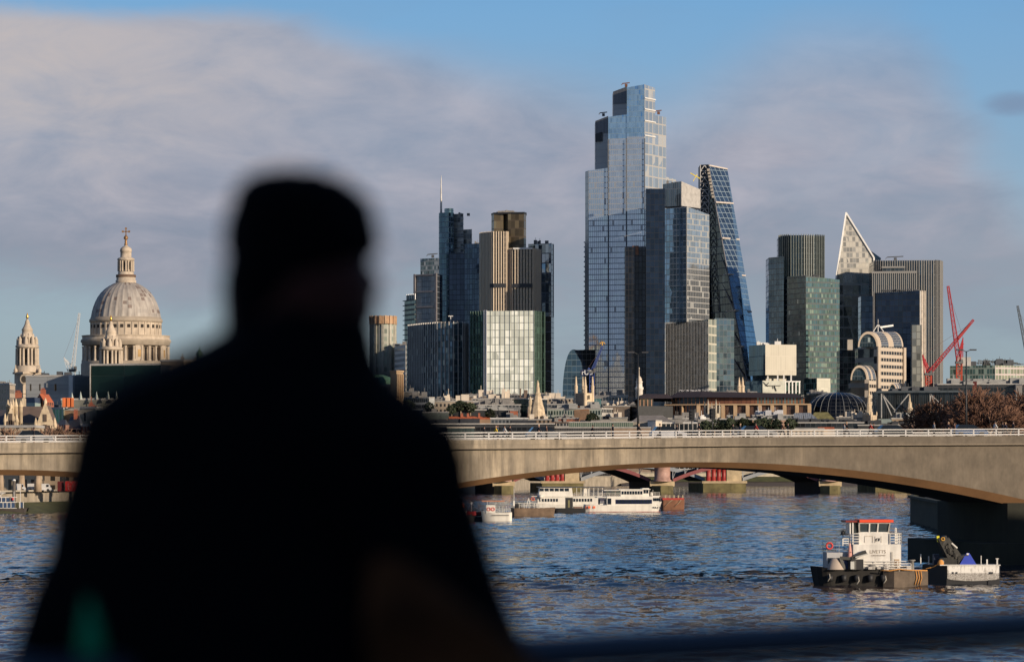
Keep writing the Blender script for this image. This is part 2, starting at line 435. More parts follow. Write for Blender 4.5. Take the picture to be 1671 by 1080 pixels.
def portland(name, col, bay, hgt, stain):
    m, t, b = newmat(name)
    uv = t.new('ShaderNodeUVMap').outputs[0]; u, v, _ = t.sep(uv)
    geo = t.new('ShaderNodeNewGeometry'); X, Y, Zz = t.sep(geo.outputs['Position'])
    br = t.new('ShaderNodeTexBrick'); t.put(br.inputs['Vector'], t.comb(u, v))
    br.inputs['Scale'].default_value = 1; br.inputs['Brick Width'].default_value = bay; br.inputs['Row Height'].default_value = hgt
    br.inputs['Mortar Size'].default_value = .03; br.offset = .37
    br.inputs['Color1'].default_value = (.74, .74, .75, 1); br.inputs['Color2'].default_value = (1.08, 1.05, 1.0, 1); br.inputs['Mortar'].default_value = (.68, .65, .60, 1)
    st = t.noise(t.comb(t.m('MULTIPLY', u, 1.1), t.m('MULTIPLY', v, .10)), 1, 5, .65)
    st2 = t.noise(t.comb(t.m('MULTIPLY', u, .12), t.m('MULTIPLY', v, .08), 5), 1, 5, .6)
    fine = t.noise(t.comb(t.m('MULTIPLY', u, 3), t.m('MULTIPLY', v, 1.2), 2), 1, 4, .6)
    c = t.mix(1, col, br.outputs[0], 'MULTIPLY')
    c = t.mix(t.rng(st, .42, .62, 0, min(1, stain * 1.2)), c, tuple(q * .45 for q in col))
    c = t.mix(t.rng(st2, .48, .72, 0, stain * .9), c, tuple(q * .5 for q in col))
    c = t.mix(t.rng(st2, .2, .42, .35, 0), c, (col[0] * 1.35, col[1] * 1.35, col[2] * 1.35))
    # darker stone towards the south end of the bridge
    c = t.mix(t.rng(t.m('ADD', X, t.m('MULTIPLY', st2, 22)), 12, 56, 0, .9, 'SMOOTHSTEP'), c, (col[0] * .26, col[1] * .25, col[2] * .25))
    c = t.mix(t.rng(fine, .3, .75, 0, .3), c, tuple(q * .55 for q in col))
    mot = t.noise(t.comb(t.m('MULTIPLY', u, .5), t.m('MULTIPLY', v, .35), 8), 1, 6, .7)
    c = t.mix(1, c, t.comb(*[t.rng(mot, .3, .7, .74, 1.22)] * 3), 'MULTIPLY')
    t.put(b.inputs['Base Color'], c); b.inputs['Roughness'].default_value = .85
    return m
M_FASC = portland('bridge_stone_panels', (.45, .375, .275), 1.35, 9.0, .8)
M_BAND = portland('bridge_stone_band', (.45, .38, .285), 3.6, .55, .8)
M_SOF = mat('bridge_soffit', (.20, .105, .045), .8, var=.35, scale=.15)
M_DECK = mat('asphalt', (.05, .05, .055), .9)
M_WHITE = mat('white_paint', (.62, .60, .57), .5, var=.12, scale=.8)
WIDE = 25
br = thing('road_bridge', 'long pale stone river bridge with shallow arches and white railings', 'bridge', tuple(WB(800, 757)))
N = 220; xs = [-260 + (2300 + 260) * i / N for i in range(N + 1)]
fa = MB(); ba = MB(); ch = MB(); sf = MB(); dk = MB(); bk = MB(); le = MB()
acc = 0
for a, b in zip(xs[:-1], xs[1:]):
    L = (WB(b, 700) - WB(a, 700)).length
    u = [(acc, 0), (acc + L, 0), (acc + L, 1), (acc, 1)]
    def strip(mb, ya, yb, oa, ob):   # ya lower, yb upper
        p = [WB(a, ya(a), oa), WB(b, ya(b), oa), WB(b, yb(b), ob), WB(a, yb(a), ob)]
        mb.face(p, [(acc, p[0].z), (acc + L, p[1].z), (acc + L, p[2].z), (acc, p[3].z)])
    ylim = lambda x: min(y_arch(x), 822)
    ysl = lambda x: min(y_strip(x), 835)
    strip(fa, ylim, y_led, 0, 0)
    strip(ba, y_led, y_top, .35, .35)
    strip(le, y_led, lambda x: y_led(x) - 1.2, .55, .55)
    p = [WB(a, y_led(a), 0), WB(b, y_led(b), 0), WB(b, y_led(b), .55), WB(a, y_led(a), .55)]; le.face(p)
    p = [WB(a, y_led(a) - 1.2, .55), WB(b, y_led(b) - 1.2, .55), WB(b, y_led(b) - 1.2, .35), WB(a, y_led(a) - 1.2, .35)]; le.face(p)
    strip(ch, ysl, ylim, -.7, 0)
    def zq(x, yy, o): q = WB(x, yy, 0); return q + NN * o
    sf.face([zq(a, ysl(a), -WIDE + .7), zq(b, ysl(b), -WIDE + .7), zq(b, ysl(b), -.7), zq(a, ysl(a), -.7)])
    dk.face([zq(a, y_top(a) + 1, .34), zq(b, y_top(b) + 1, .34), zq(b, y_top(b) + 1, -WIDE), zq(a, y_top(a) + 1, -WIDE)])
    bk.face([zq(b, ysl(b), -WIDE + .7), zq(a, ysl(a), -WIDE + .7), zq(a, y_top(a) + 1, -WIDE), zq(b, y_top(b) + 1, -WIDE)])
    dk.face([zq(a, y_top(a), .35), zq(b, y_top(b), .35), zq(b, y_top(b), -.6), zq(a, y_top(a), -.6)])
    dk.face([zq(b, y_top(b), -.6), zq(a, y_top(a), -.6), zq(a, y_top(a) + 1, -.6), zq(b, y_top(b) + 1, -.6)][::-1])
    acc += L
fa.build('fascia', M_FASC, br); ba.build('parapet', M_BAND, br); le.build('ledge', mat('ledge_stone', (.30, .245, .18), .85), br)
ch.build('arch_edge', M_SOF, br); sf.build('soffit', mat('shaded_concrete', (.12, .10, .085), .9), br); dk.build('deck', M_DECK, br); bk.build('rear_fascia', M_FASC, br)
# piers
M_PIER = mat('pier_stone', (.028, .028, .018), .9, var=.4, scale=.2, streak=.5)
for (pa, pb) in ((545, 605), (1640, 1760)):
    mb = MB()
    a = WB(pa, 757, 1.0); b = WB(pb, 757, 1.0); c_ = b - NN * (WIDE + 4); d_ = a - NN * (WIDE + 4)
    c_ += NN * 2; a2 = a
    mb.prism([(a.x, a.y), (b.x, b.y), (c_.x, c_.y), (d_.x, d_.y)], Z(822, 400), -3)
    a_ = a + NN * 1.2 - TN * 3.5; b_ = b + NN * 1.2 + TN * 2; c2 = c_ - NN * 1.5 + TN * 2; d2 = d_ - NN * 1.5 - TN * 3.5
    mb.prism([(a_.x, a_.y), (b_.x, b_.y), (c2.x, c2.y), (d2.x, d2.y)], 2.6, -3)
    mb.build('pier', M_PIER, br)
# railing: three rails, posts every 2.7 m
rl = MB(); rails = None
for a, b in zip(xs[:-1], xs[1:]):
    if b < -60 or a > 1740: continue
    for fr, wd in ((0.0, .11), (.40, .07), (.80, .13)):
        pa_ = WB(a, y_rail(a) + (y_top(a) - y_rail(a)) * fr, .05); pb_ = WB(b, y_rail(b) + (y_top(b) - y_rail(b)) * fr, .05)
        rl.bar(pa_, pb_, .07, wd)
rails = rl.build('railing', M_WHITE, br)
pm = MB(); pm.box((0, 0, 0), (.16, .14, 1.02))
for q in ((0, .0, .53),): pm.box(q, (.22, .2, .05))
post = pm.build('post', M_WHITE)
x = -30.0; first = True; kpost = 0
while x < 1705:
    c = WB(x, (y_rail(x) + y_top(x)) / 2 + .3, .05)
    o = post if first else inst(post)
    first = False; o.parent = rails; o.location = c - root_off(rails)
    o.scale = (1, 1, (y_top(x) - y_rail(x)) * wbD(x) / F / 1.02 + .02)
    kpost += 1
    x += 40.2 - 3.6 * (x / 1671)
# far side railing of the deck
r2 = MB()
for a, b in zip(xs[::2][:-1], xs[::2][1:]):
    if b < -60 or a > 1740: continue
    for hh in (.25, .65, 1.05): r2.bar(WB(a, y_top(a) + 1, -WIDE + .3) + Vector((0, 0, hh)), WB(b, y_top(b) + 1, -WIDE + .3) + Vector((0, 0, hh)), .07, .07)
r2.build('railing', M_WHITE, br)

# ============================================================ FOOTBRIDGE underfoot, its handrail and an added unseen railway girder for shade
RD = Vector((.70, .714, 0)); RN = Vector((.714, -.70, 0))   # along the rail; away from the river view
rail0 = Vector((.0, 5.0, EYE - .277))
DECKZ = EYE - 1.42
mb = MB()
q = [rail0 - RD * 22 - RN * .15, rail0 - RD * 22 + RN * 6.5, rail0 + RD * 22 + RN * 6.5, rail0 + RD * 22 - RN * .15]
mb.prism([(p.x, p.y) for p in q], DECKZ, DECKZ - .5, bottom=True)
o = mb.build('footpath', mat('footbridge_deck', (.18, .17, .16), .9)); o['kind'] = 'structure'
hr = thing('handrail', 'dark blue grey steel handrail of the footbridge crossing the bottom right corner', 'railing', tuple(rail0))
M_RAIL = mat('rail_paint', (.055, .072, .10), .4, .6, var=.05)
mb = MB(); mb.tube([rail0 - RD * 20 , rail0 + RD * 20], .030, 16); mb.build('rail', M_RAIL, hr)
mb = MB(); mb.bar(rail0 - RD * 20 + Vector((0, 0, -.040)), rail0 + RD * 20 + Vector((0, 0, -.040)), .02, .014); mb.build('rail_strip', mat('rail_under', (.01, .01, .012), .6), hr)  # black strip added to stand for the rail's shaded underside
for k in range(-9, 11):
    s_ = k * 1.9 + 1.45
    mb = MB(); pz = rail0 + RD * s_
    mb.bar((pz.x, pz.y, DECKZ), (pz.x, pz.y, rail0.z - .03), .05, .012); mb.build('post', M_RAIL, hr)
mb = MB()
for k in range(1, 5):
    zz = DECKZ + .2 * k; mb.bar((rail0 - RD * 20).to_2d().to_3d() + Vector((0, 0, zz)), (rail0 + RD * 20).to_2d().to_3d() + Vector((0, 0, zz)), .008)
mb.build('wire', M_RAIL, hr)
gd = thing('railway_bridge', 'dark unseen railway girder added behind the footbridge to shade the man', 'bridge', tuple(RN * 8))  # unseen girder added so its shadow covers the man
gc = RN * 5.5
mb = MB()
q = [gc - RD * 60, gc - RD * 60 + RN * 1, gc + RD * 60 + RN * 1, gc + RD * 60]
mb.prism([(p.x, p.y) for p in q], DECKZ + 4.5, DECKZ - 2, bottom=True); mb.build('girder', mat('girder_paint', (.03, .03, .035), .6), gd)  # body of the added unseen girder
mb = MB()
for k in range(-20, 21):
    a = gc + RD * (k * 3) - RN * .05; mb.bar((a.x, a.y, DECKZ - 2), (a.x, a.y, DECKZ + 4.5), .25, .1)
mb.build('stiffener', mat('girder_paint', (.03, .03, .035)), gd)  # stiffeners of the added unseen girder
mb = MB(); q = [gc + RN * 1.05 - RD * 60, gc + RN * 9 - RD * 60, gc + RN * 9 + RD * 60, gc + RN * 1.05 + RD * 60]
mb.prism([(p.x, p.y) for p in q], DECKZ - .5, DECKZ - 1.5, bottom=True); mb.build('track_deck', M_DECK, gd)  # deck of the added unseen girder

# ============================================================ FAR ROAD AND RAIL BRIDGES under the arch
M_RED = mat('red_iron', (.30, .025, .018), .5, var=.15); M_PINK = mat('pink_iron', (.24, .07, .07), .6, var=.15)
M_LAT = mat('pale_iron', (.28, .30, .32), .5, var=.1); M_BUFF = mat('buff_stone', (.46, .36, .22), .85, var=.3, scale=.3)
M_PIERS = mat('pier_dark', (.028, .026, .024), .9, var=.2)
M_DKI = mat('dark_iron', (.02, .02, .024), .8)
def arch_bridge(name, label, D, piers, rib, latt, crown_y, spring_y, deck_y, width, skew, pierfn):
    r = thing(name, label, 'bridge', XY(piers[1][0], D) + (0,))
    for (a, b) in zip(piers[:-1], piers[1:]):
        x0, x1 = a[1], b[0]; n = 24
        rb = MB(); uf = MB(); lt = MB()
        for k in range(n):
            def pt(i):
                q = i / n; x = x0 + (x1 - x0) * q; y = crown_y + (spring_y - crown_y) * (2 * q - 1) ** 2; return x, y
            (xa, ya), (xb, yb) = pt(k), pt(k + 1)
            A = P(xa, ya, D); B = P(xb, yb, D); up = Vector((0, 0, 6 * D / F)); bk_ = Vector((skew, width, 0))
            rb.face([A, B, B + up, A + up]); rb.face([A + up, B + up, B + up + Vector((0, .8, 0)), A + up + Vector((0, .8, 0))])
            uf.face([A + bk_, B + bk_, B, A])
            if k % 2 == 0 and latt:
                C = P(xa, deck_y, D + .4); T0 = A + up + Vector((0, .4, 0))
                lt.bar(T0, C, .35); lt.bar(T0, P(xb, deck_y, D + .4), .18)
        rb.build('arch_rib', rib, r); uf.build('arch_soffit', M_DKI, r)
        if latt: lt.build('spandrel_lattice', latt, r)
    dm = MB(); a = P(piers[0][0] - 30, deck_y, D); b = P(piers[-1][1] + 60, deck_y, D)
    dm.prism([(a.x, a.y - .6), (b.x, b.y - .6), (b.x + skew, b.y + width), (a.x + skew, a.y + width)], Z(deck_y, D) + 2.2, Z(deck_y, D) - .3, bottom=True)
    dm.build('deck', mat('deck_iron', (.20, .10, .09), .7), r)
    for p_ in piers: pierfn(r, p_, D, spring_y, deck_y, width, skew)
    return r
def pier_road(r, p_, D, sy, dy, width, skew):
    a, b = XY(p_[0], D), XY(p_[1], D)
    mb = MB(); mb.prism([(a[0], a[1] - 3), (b[0], b[1] - 3), (b[0] + skew, b[1] + width), (a[0] + skew, a[1] + width)], Z(sy - 4, D), -2); mb.build('pier', M_PIERS, r)
    mb = MB(); c = ((a[0] + b[0]) / 2); w = (b[0] - a[0])
    mb.prism([(a[0], D - 4), (c - w * .1, D - 10), (c + w * .3, D - 10), (b[0], D - 4)], Z(sy + 5, D), -2); mb.build('cutwater', mat('green_pier', (.16, .135, .06), .9, var=.5, scale=.2, streak=.3), r)
    mb = MB(); mb.prism([(a[0] - .5, D - 4.5), (b[0] + .5, D - 4.5), (b[0] + .5, D + 1), (a[0] - .5, D + 1)], Z(sy - 2, D), Z(sy + 6, D), bottom=True); mb.build('pier_cap', M_BUFF, r)
    mb = MB(); w2 = w * .36
    mb.lathe(c, D - 4, [(w2 * 1.15, Z(sy - 2, D)), (w2 * 1.15, Z(sy - 4, D)), (w2, Z(sy - 5, D)), (w2, Z(dy + 3, D)), (w2 * 1.2, Z(dy + 2, D)), (w2 * 1.2, Z(dy, D))], 24)
    mb.build('column', mat('pink_granite', (.40, .24, .19), .6, var=.3, scale=.5), r)
def pier_rail(r, p_, D, sy, dy, width, skew):
    a, b = XY(p_[0], D), XY(p_[1], D); w = b[0] - a[0]
    mb = MB(); mb.prism([(a[0] - 1, D - 6), (b[0] + 1, D - 6), (b[0] + skew + 2, D + width), (a[0] + skew, D + width)], Z(788, D), -2); mb.build('pier', mat('green_pier', (.16, .135, .06)), r)
    mb = MB(); mb.prism([(a[0] - 1.5, D - 6.5), (b[0] + 1.5, D - 6.5), (b[0] + 1.5, D + 3), (a[0] - 1.5, D + 3)], Z(784.5, D), Z(788.2, D)); mb.build('pier_cap', M_BUFF, r)
    mb = MB(); mb.prism([(a[0] + w * .56, D - 5), (b[0] - w * .05, D - 5), (b[0] - w * .05, D + width), (a[0] + w * .56, D + width)], Z(dy, D), Z(784.5, D)); mb.build('abutment', M_BUFF, r)
    for k in range(4):
        mb = MB(); cx_ = a[0] + w * (.03 + .135 * k + .05); rr = w * .062
        mb.lathe(cx_, D - 4, [(rr * 1.2, Z(784.4, D)), (rr * 1.2, Z(783, D)), (rr, Z(782.5, D)), (rr, Z(765, D)), (rr * 1.3, Z(763, D)), (rr * 1.3, Z(762, D)), (0, Z(762, D))], 16)
        mb.build('column', M_RED, r)
arch_bridge('arch_bridge', 'low iron arch bridge with pink ribs and granite columns under the right span', 1400,
            [(540, 570), (806, 838), (1062, 1098), (1337, 1370), (1600, 1640)], M_PINK, M_LAT, 760, 787, 755, 26, -8, pier_road)
arch_bridge('rail_bridge', 'iron rail bridge with red cylinder columns just behind the pink ribbed bridge', 1490,
            [(640, 690), (888, 948), (1150, 1212), (1430, 1480)], M_LAT, M_LAT, 764, 785, 752, 22, -6, pier_rail)

hall = thing('concert_hall', 'broad pale unseen block added on the near right bank to shade the pier', 'building', (200, 290, 5))  # unseen building added to throw shade on the right-hand pier
mb = MB(); mb.prism([(163, 262), (240, 262), (240, 300), (163, 300)], 43, 5); mb.build('wall', mat('hall_stone', (.4, .38, .34), .8), hall)  # walls of the added unseen shade block
mb = MB(); mb.prism([(162, 261), (241, 261), (241, 301), (162, 301)], 44, 43, bottom=True); mb.build('roof', mat('hall_roof', (.2, .22, .21), .7), hall)  # roof of the added unseen shade block
mb = MB()
for k in range(8): mb.box((169 + k * 9.2, 300.1, 24), (6, .3, 24))
mb.build('window', mat('hall_glass', (.04, .05, .06), .1, .5), hall)  # windows of the added unseen shade block

# ============================================================ CITY TOWERS
GZ = 5.0
def foot(pts, th=30):
    q = [Vector(XY(px, D)) for px, D in pts]
    if len(q) == 2:
        n = Vector((0, th))
        return [q[0], q[1], q[1] + n, q[0] + n]
    if len(q) == 3: return q + [q[0] + q[2] - q[1]]
    return q
def block(r, part, pts, yt, ms, yb=None, th=30, Dref=None, mis=None, topmi=0, inset=0, cum=False, **kw):
    """a prism part of tower r: yt / yb are heights read at the depth of the front corner"""
    q = foot(pts, th); Dr = Dref or min(D for _, D in pts)
    f = lambda y: Z(y, Dr)
    zt = [f(v) for v in yt] if isinstance(yt, (list, tuple)) else f(yt)
    if isinstance(zt, list) and len(zt) < len(q):
        zt = zt + ([zt[0] + zt[2] - zt[1]] if len(zt) == 3 else [zt[1], zt[0]])
    zb = GZ if yb is None else f(yb)
    mb = MB(); mb.prism([(p.x, p.y) for p in q], zt, zb, mis, topmi=topmi, bottom=yb is not None, cum=cum)
    mb.build(part, ms, r, **kw)
    return q, zt if not isinstance(zt, list) else max(zt)
def plant(r, q, z, n=5, hmax=4, m=None, seed=0, part='roof_plant'):
    rnd = random.Random(seed or sum(map(ord, r.name))); mb = MB(); hmax = hmax * (1.75 if DO[0] > 300 else 1)
    a, b, d = Vector(q[0]), Vector(q[1]), Vector(q[-1])
    for k in range(n):
        u = rnd.uniform(.12, .88); v = rnd.uniform(.08, .8); c = a + (b - a) * u + (d - a) * v
        w = rnd.uniform(.06, .2) * (b - a).length; h = rnd.uniform(.3, 1) * hmax
        mb.box((c.x, c.y, z + h / 2), (w, rnd.uniform(2, 6), h))
        if k % 3 == 0: mb.bar((c.x, c.y, z + h - .1), (c.x, c.y, z + h + hmax * rnd.uniform(.3, .8)), .25)
        mb.build(part, m or M_PLANT, r); mb = MB()
M_PLANT = mat('roof_plant', (.20, .19, .18), .7, var=.3, scale=.3)
M_DPLANT = mat('dark_roof_plant', (.06, .065, .075), .7, var=.3, scale=.3)
def fins(r, part, pts, yt, yb, n, m, w=.5, d=1.0, Dref=None, off=0, zt=None, zb=None):
    """vertical fins along the polyline pts"""
    q = [Vector(XY(px, D)) for px, D in pts]; Dr = Dref or min(D for _, D in pts)
    zt = Z(yt, Dr) if zt is None else zt; zb = Z(yb, Dr) if zb is None else zb; mb = MB()
    Ls = [(b - a).length for a, b in zip(q[:-1], q[1:])]; T = sum(Ls)
    for k in range(n + 1):
        if n <= 12 and k: o_ = mb.build(part, m, r); mb = MB()
        s_ = T * k / n; i = 0
        while i < len(Ls) - 1 and s_ > Ls[i]: s_ -= Ls[i]; i += 1
        p = q[i] + (q[i + 1] - q[i]) * (s_ / Ls[i]); dd = (q[i + 1] - q[i]).normalized(); nn = Vector((dd.y, -dd.x))
        c = p + nn * (d / 2 + off)
        mb.box((c.x, c.y, (zt + zb) / 2), (w, d, zt - zb), math.atan2(dd.y, dd.x))
    return mb.build(part, m, r)
def bands(r, part, pts, ys, m, h=.6, d=.5, Dref=None):
    q = [Vector(XY(px, D)) for px, D in pts]; Dr = Dref or min(D for _, D in pts); mb = MB()
    for y in ys:
        z = Z(y, Dr)
        for a, b in zip(q[:-1], q[1:]):
            dd = (b - a).normalized(); nn = Vector((dd.y, -dd.x)); c = (a + b) / 2 + nn * d / 2
            mb.box((c.x, c.y, z), ((b - a).length + d, d, h), math.atan2(dd.y, dd.x))
    return mb.build(part, m, r)
def arc(x0, x1, D, bulge, n=10, dl=0, dr=0):
    """front curve between two pixel columns, bulging towards the viewer"""
    o = []
    for k in range(n + 1):
        q = k / n; o.append((x0 + (x1 - x0) * (1 - math.cos(math.pi * q)) / 2, D - bulge * math.sin(math.pi * q) + dl * (1 - q) + dr * q))
    return o
def closed(pts, back=30):
    q = [Vector(XY(px, D)) for px, D in pts]
    return q + [Vector((q[-1].x, max(p.y for p in q) + back)), Vector((q[0].x, max(p.y for p in q) + back))]
def cblock(r, part, pts, yt, m, yb=None, back=30, Dref=None, smooth=True, topm=None):
    q = closed(pts, back); Dr = Dref or min(D for _, D in pts)
    mb = MB(); mb.prism([(p.x, p.y) for p in q], Z(yt, Dr), GZ if yb is None else Z(yb, Dr), cum=True, bottom=yb is not None)
    mb.build(part, m, r); return q, Z(yt, Dr)
T = lambda name, label, px, D, cat='tower', group=None: thing(name, label, cat, XY(px, D) + (GZ,), group)
def bmu(r, px, y, D, sz=9, m=None):
    """roof cleaning cradle crane"""
    mb = MB(); p = P(px, y, D); u = D / F
    mb.box(p + Vector((0, 4, 1.0)), (2, 2, 2)); mb.bar(p + Vector((-sz * u * .5, 4, 2.4)), p + Vector((sz * u * .5, 4, 3)), .7)
    mb.bar(p + Vector((-sz * u * .5, 4, 2.4)), p + Vector((-sz * u * .62, 3.5, 1.2)), .4)
    mb.build('maintenance_crane', m or M_DPLANT, r)

G_NAVY = curtain('navy_glass', (.06, .10, .15), (.03, .045, .065), 3, 4, .08, .1, metal=.9, var=.2)
G_BLACK = curtain('black_glass', (.040, .056, .085), (.012, .016, .024), 3, 4, .06, .08, metal=.9, var=.2, tilt=.006)
G_GREY = curtain('grey_blue_glass', (.22, .26, .31), (.36, .38, .41), 1.5, 4.0, .16, .12, metal=.75, var=.22, blind=(.34, .34, .35), pb=.12, tilt=.02)
G_SLATE = curtain('slate_glass', (.09, .12, .16), (.16, .18, .21), 3.0, 4.0, .1, .12, metal=.8, var=.22)
M_CONC = mat('pale_concrete', (.42, .40, .37), .8)
M_CREAM = mat('cream_stone', (.60, .52, .42), .8, var=.12)
M_STEEL = mat('pale_steel', (.50, .50, .52), .45, .3, var=.1)
M_WHITE2 = mat('white_cladding', (.72, .70, .66), .6, var=.08)
M_DARK = mat('dark_metal', (.035, .038, .045), .5, .3, var=.2)
M_BRONZE = mat('bronze', (.20, .085, .045), .45, .4, var=.2)
M_GOLDST = mat('warm_sandstone', (.50, .35, .21), .8, var=.12)

# --- pale round residential tower left of the cluster
r = T('round_tower', 'buff round topped tower with pale green panels beside the man\'s ear', 627, 2350)
cblock(r, 'shaft', arc(605, 645, 2350, 12), 528, curtain('barbican', (.30, .34, .28), (.40, .40, .34), 3.2, 5.2, .35, .42, metal=.15, var=.45, rough=.3, frough=.8), back=20)
cblock(r, 'crown', arc(604, 646, 2349, 12.5), 515, mat('tan_crown', (.42, .26, .15), .8), yb=528, back=21)
fins(r, 'fin', arc(604, 646, 2349, 12.5), 514.5, 528, 9, mat('tan_fin', (.50, .33, .2)), w=1.2, d=.7)
fins(r, 'pier', arc(605, 645, 2350, 12), 528, 650, 6, mat('concrete_fin', (.42, .40, .33)), w=1.6, d=.8)
r = T('apartment_block', 'small white slab block with square windows right of the round tower', 652, 2300, 'building')
q, z = block(r, 'wall', [(644, 2330), (662, 2300)], 562, curtain('white_win', (.05, .05, .055), (.62, .58, .52), 2.8, 3.6, .5, .45, metal=.2, var=.5, frough=.8), th=16); plant(r, q, z, 3, 3)
# --- dark balconied tower
r = T('balcony_tower', 'dark green glass tower with stacked balcony edges at far left of the cluster', 668, 2450)
G_BALC = curtain('balcony_glass', (.035, .07, .08), (.03, .045, .045), 3.5, 3.6, .1, .22, metal=.8, var=.4)
q, z = block(r, 'facade', [(660, 2470), (678, 2450)], 489, G_BALC, th=24)
q2, z2 = block(r, 'upper_facade', [(664, 2466), (678, 2452)], 480, G_BALC, yb=489, th=18)
bands(r, 'balcony', [(659.5, 2470), (678, 2449)], [489 + 8 * k for k in range(20)], mat('balcony_edge', (.07, .09, .09), .6), h=.5, d=1.0)
fins(r, 'fin', [(664, 2466), (678, 2452)], 479, 489, 5, M_STEEL, w=.4, d=.4)
# --- stepped slate tower
r = T('stepped_tower', 'slate blue stepped tower with a framed lower block and gridded top', 700, 2560)
G_ST = curtain('stepped_glass', (.15, .17, .20), (.09, .10, .12), 1.8, 4, .2, .1, metal=.6, var=.2, rough=.25)
q, z = block(r, 'facade', [(677, 2568), (712, 2556), (722, 2575)], 447, [G_ST, G_SLATE], mis=[0, 1, 0, 0])
q, z = block(r, 'upper_facade', [(686, 2572), (716, 2562)], 421, curtain('lattice_top', (.10, .13, .13), (.30, .33, .33), 1.6, 3.4, .2, .3, metal=.5, var=.6, blind=(.5, .5, .48), pb=.3), yb=447, th=20)
fins(r, 'corner_fin', [(677, 2567.5), (712, 2555)], 446, 700, 1, mat('mauve_frame', (.24, .22, .22), .6), w=1.6, d=.8)
bands(r, 'belt', [(677, 2567.5), (712, 2555)], [448, 475, 500], mat('mauve_frame', (.24, .22, .22)), h=1.2, d=.6)
bmu(r, 706, 420, 2560, 16)
# --- spired tower
r = T('spired_tower', 'blue glass tower with a needle mast on its left shoulder', 735, 2700)
G_SP = curtain('teal_glass', (.075, .125, .165), (.16, .20, .24), 2.4, 4.1, .1, .14, metal=.8, var=.22)
G_SPG = curtain('pale_grid', (.34, .36, .36), (.46, .46, .45), 3.4, 4.1, .12, .22, metal=.35, var=.4, blind=(.62, .60, .54), pb=.35)
cblock(r, 'rounded_facade', arc(716, 741, 2690, 5, 10), 347, G_SP, back=28)
cblock(r, 'crown', arc(725, 740, 2689, 4, 6), 340, curtain('crown_glass', (.16, .24, .26), (.34, .42, .42), 2, 2.5, .2, .2), yb=347, back=8)
q, z = block(r, 'facade', [(741, 2697), (756, 2690)], 349, [G_SPG], th=28)
q, z = block(r, 'shoulder_facade', [(756, 2705), (770, 2699)], 374, [G_SPG], th=24)
q, z = block(r, 'lower_facade', [(733, 2684), (759, 2680)], 413, [G_BLACK], th=8)
bands(r, 'floor_edge', [(741, 2696.5), (756, 2689.5)], [349 + 9 * k for k in range(8)], M_STEEL, h=.5, d=.5)
mb = MB(); p = P(719.5, 347, 2692); mb.tube([p + Vector((0, 8, -6)), p + Vector((0, 8, 8)), p + Vector((0, 8, 27)), p + Vector((.2, 8, 30))], [.9, .8, .35, .1], 8); mb.build('mast', mat('mast_steel', (.55, .53, .5), .4), r)
plant(r, [Vector(XY(741, 2697)), Vector(XY(770, 2697)), Vector(XY(770, 2715)), Vector(XY(741, 2715))], Z(349, 2690), 3, 2)
# --- dark grid slab behind the ribbed tower
r = T('grid_tower', 'plain dark blue gridded tower tucked left of the ribbed tower', 772, 2600)
q, z = block(r, 'facade', [(758, 2610), (786, 2600)], 397, curtain('blue_grid', (.05, .075, .115), (.085, .115, .16), 2.4, 3.9, .14, .12, metal=.75, var=.3), th=30)
plant(r, q, z, 6, 4, seed=4)
# --- ribbed three lobed tower
r = T('ribbed_tower', 'tall tower of three lobes with cream vertical ribs and a dark brown top', 828, 2530)
M_RIB = mat('cream_rib', (.62, .51, .38), .6, var=.06); G_RIB = curtain('rib_glass', (.06, .05, .045), (.13, .11, .09), 1.4, 3.8, .1, .25, metal=.4, var=.3)
l1 = [(784, 2548), (786, 2541), (801, 2531), (806, 2529), (825, 2529), (828, 2533)]
cblock(r, 'left_lobe', l1, 378, G_RIB, back=20); fins(r, 'rib', l1, 377.5, 700, 19, M_RIB, w=.75, d=.95)
l2 = [(828, 2545), (831, 2532), (839, 2527), (868, 2525), (873, 2530), (881, 2545)]
cblock(r, 'right_lobe', l2, 405, G_RIB, back=20); fins(r, 'rib', l2, 404.5, 700, 24, M_RIB, w=.75, d=.95)
l3 = [(802, 2556), (806, 2546), (821, 2546), (824, 2548), (829, 2543), (855, 2541), (858.5, 2548)]
cblock(r, 'core_top', l3, 346.5, curtain('brown_core', (.11, .085, .05), (.08, .06, .04), 3, 6, .06, .12, metal=.3, var=.5, rough=.3, blind=(.16, .14, .09), pb=.2), back=22)
mb = MB(); mb.prism([tuple(Vector(XY(px, D)) + Vector((0, -.3))) for px, D in ((801.5, 2556), (805.5, 2545.5), (855.5, 2540), (859.5, 2548))] + [XY(859, 2566), XY(802, 2566)], Z(346, 2540), Z(348.5, 2540), bottom=True); mb.build('roof_slab', M_DARK, r)
bands(r, 'refuge_band', [(801, 2530.5), (806, 2528.5), (825, 2528.5)], [466], M_DARK, h=3, d=.75); bands(r, 'refuge_band', [(839, 2526.5), (868, 2524.5)], [466], M_DARK, h=3, d=.75)
plant(r, [Vector(XY(806, 2548)), Vector(XY(856, 2544)), Vector(XY(856, 2560)), Vector(XY(806, 2560))], Z(346, 2540), 9, 2.2, seed=3)
bands(r, 'cap', [(839, 2526.8), (868, 2524.8)], [405.5], M_WHITE2, h=1.2, d=1.2)
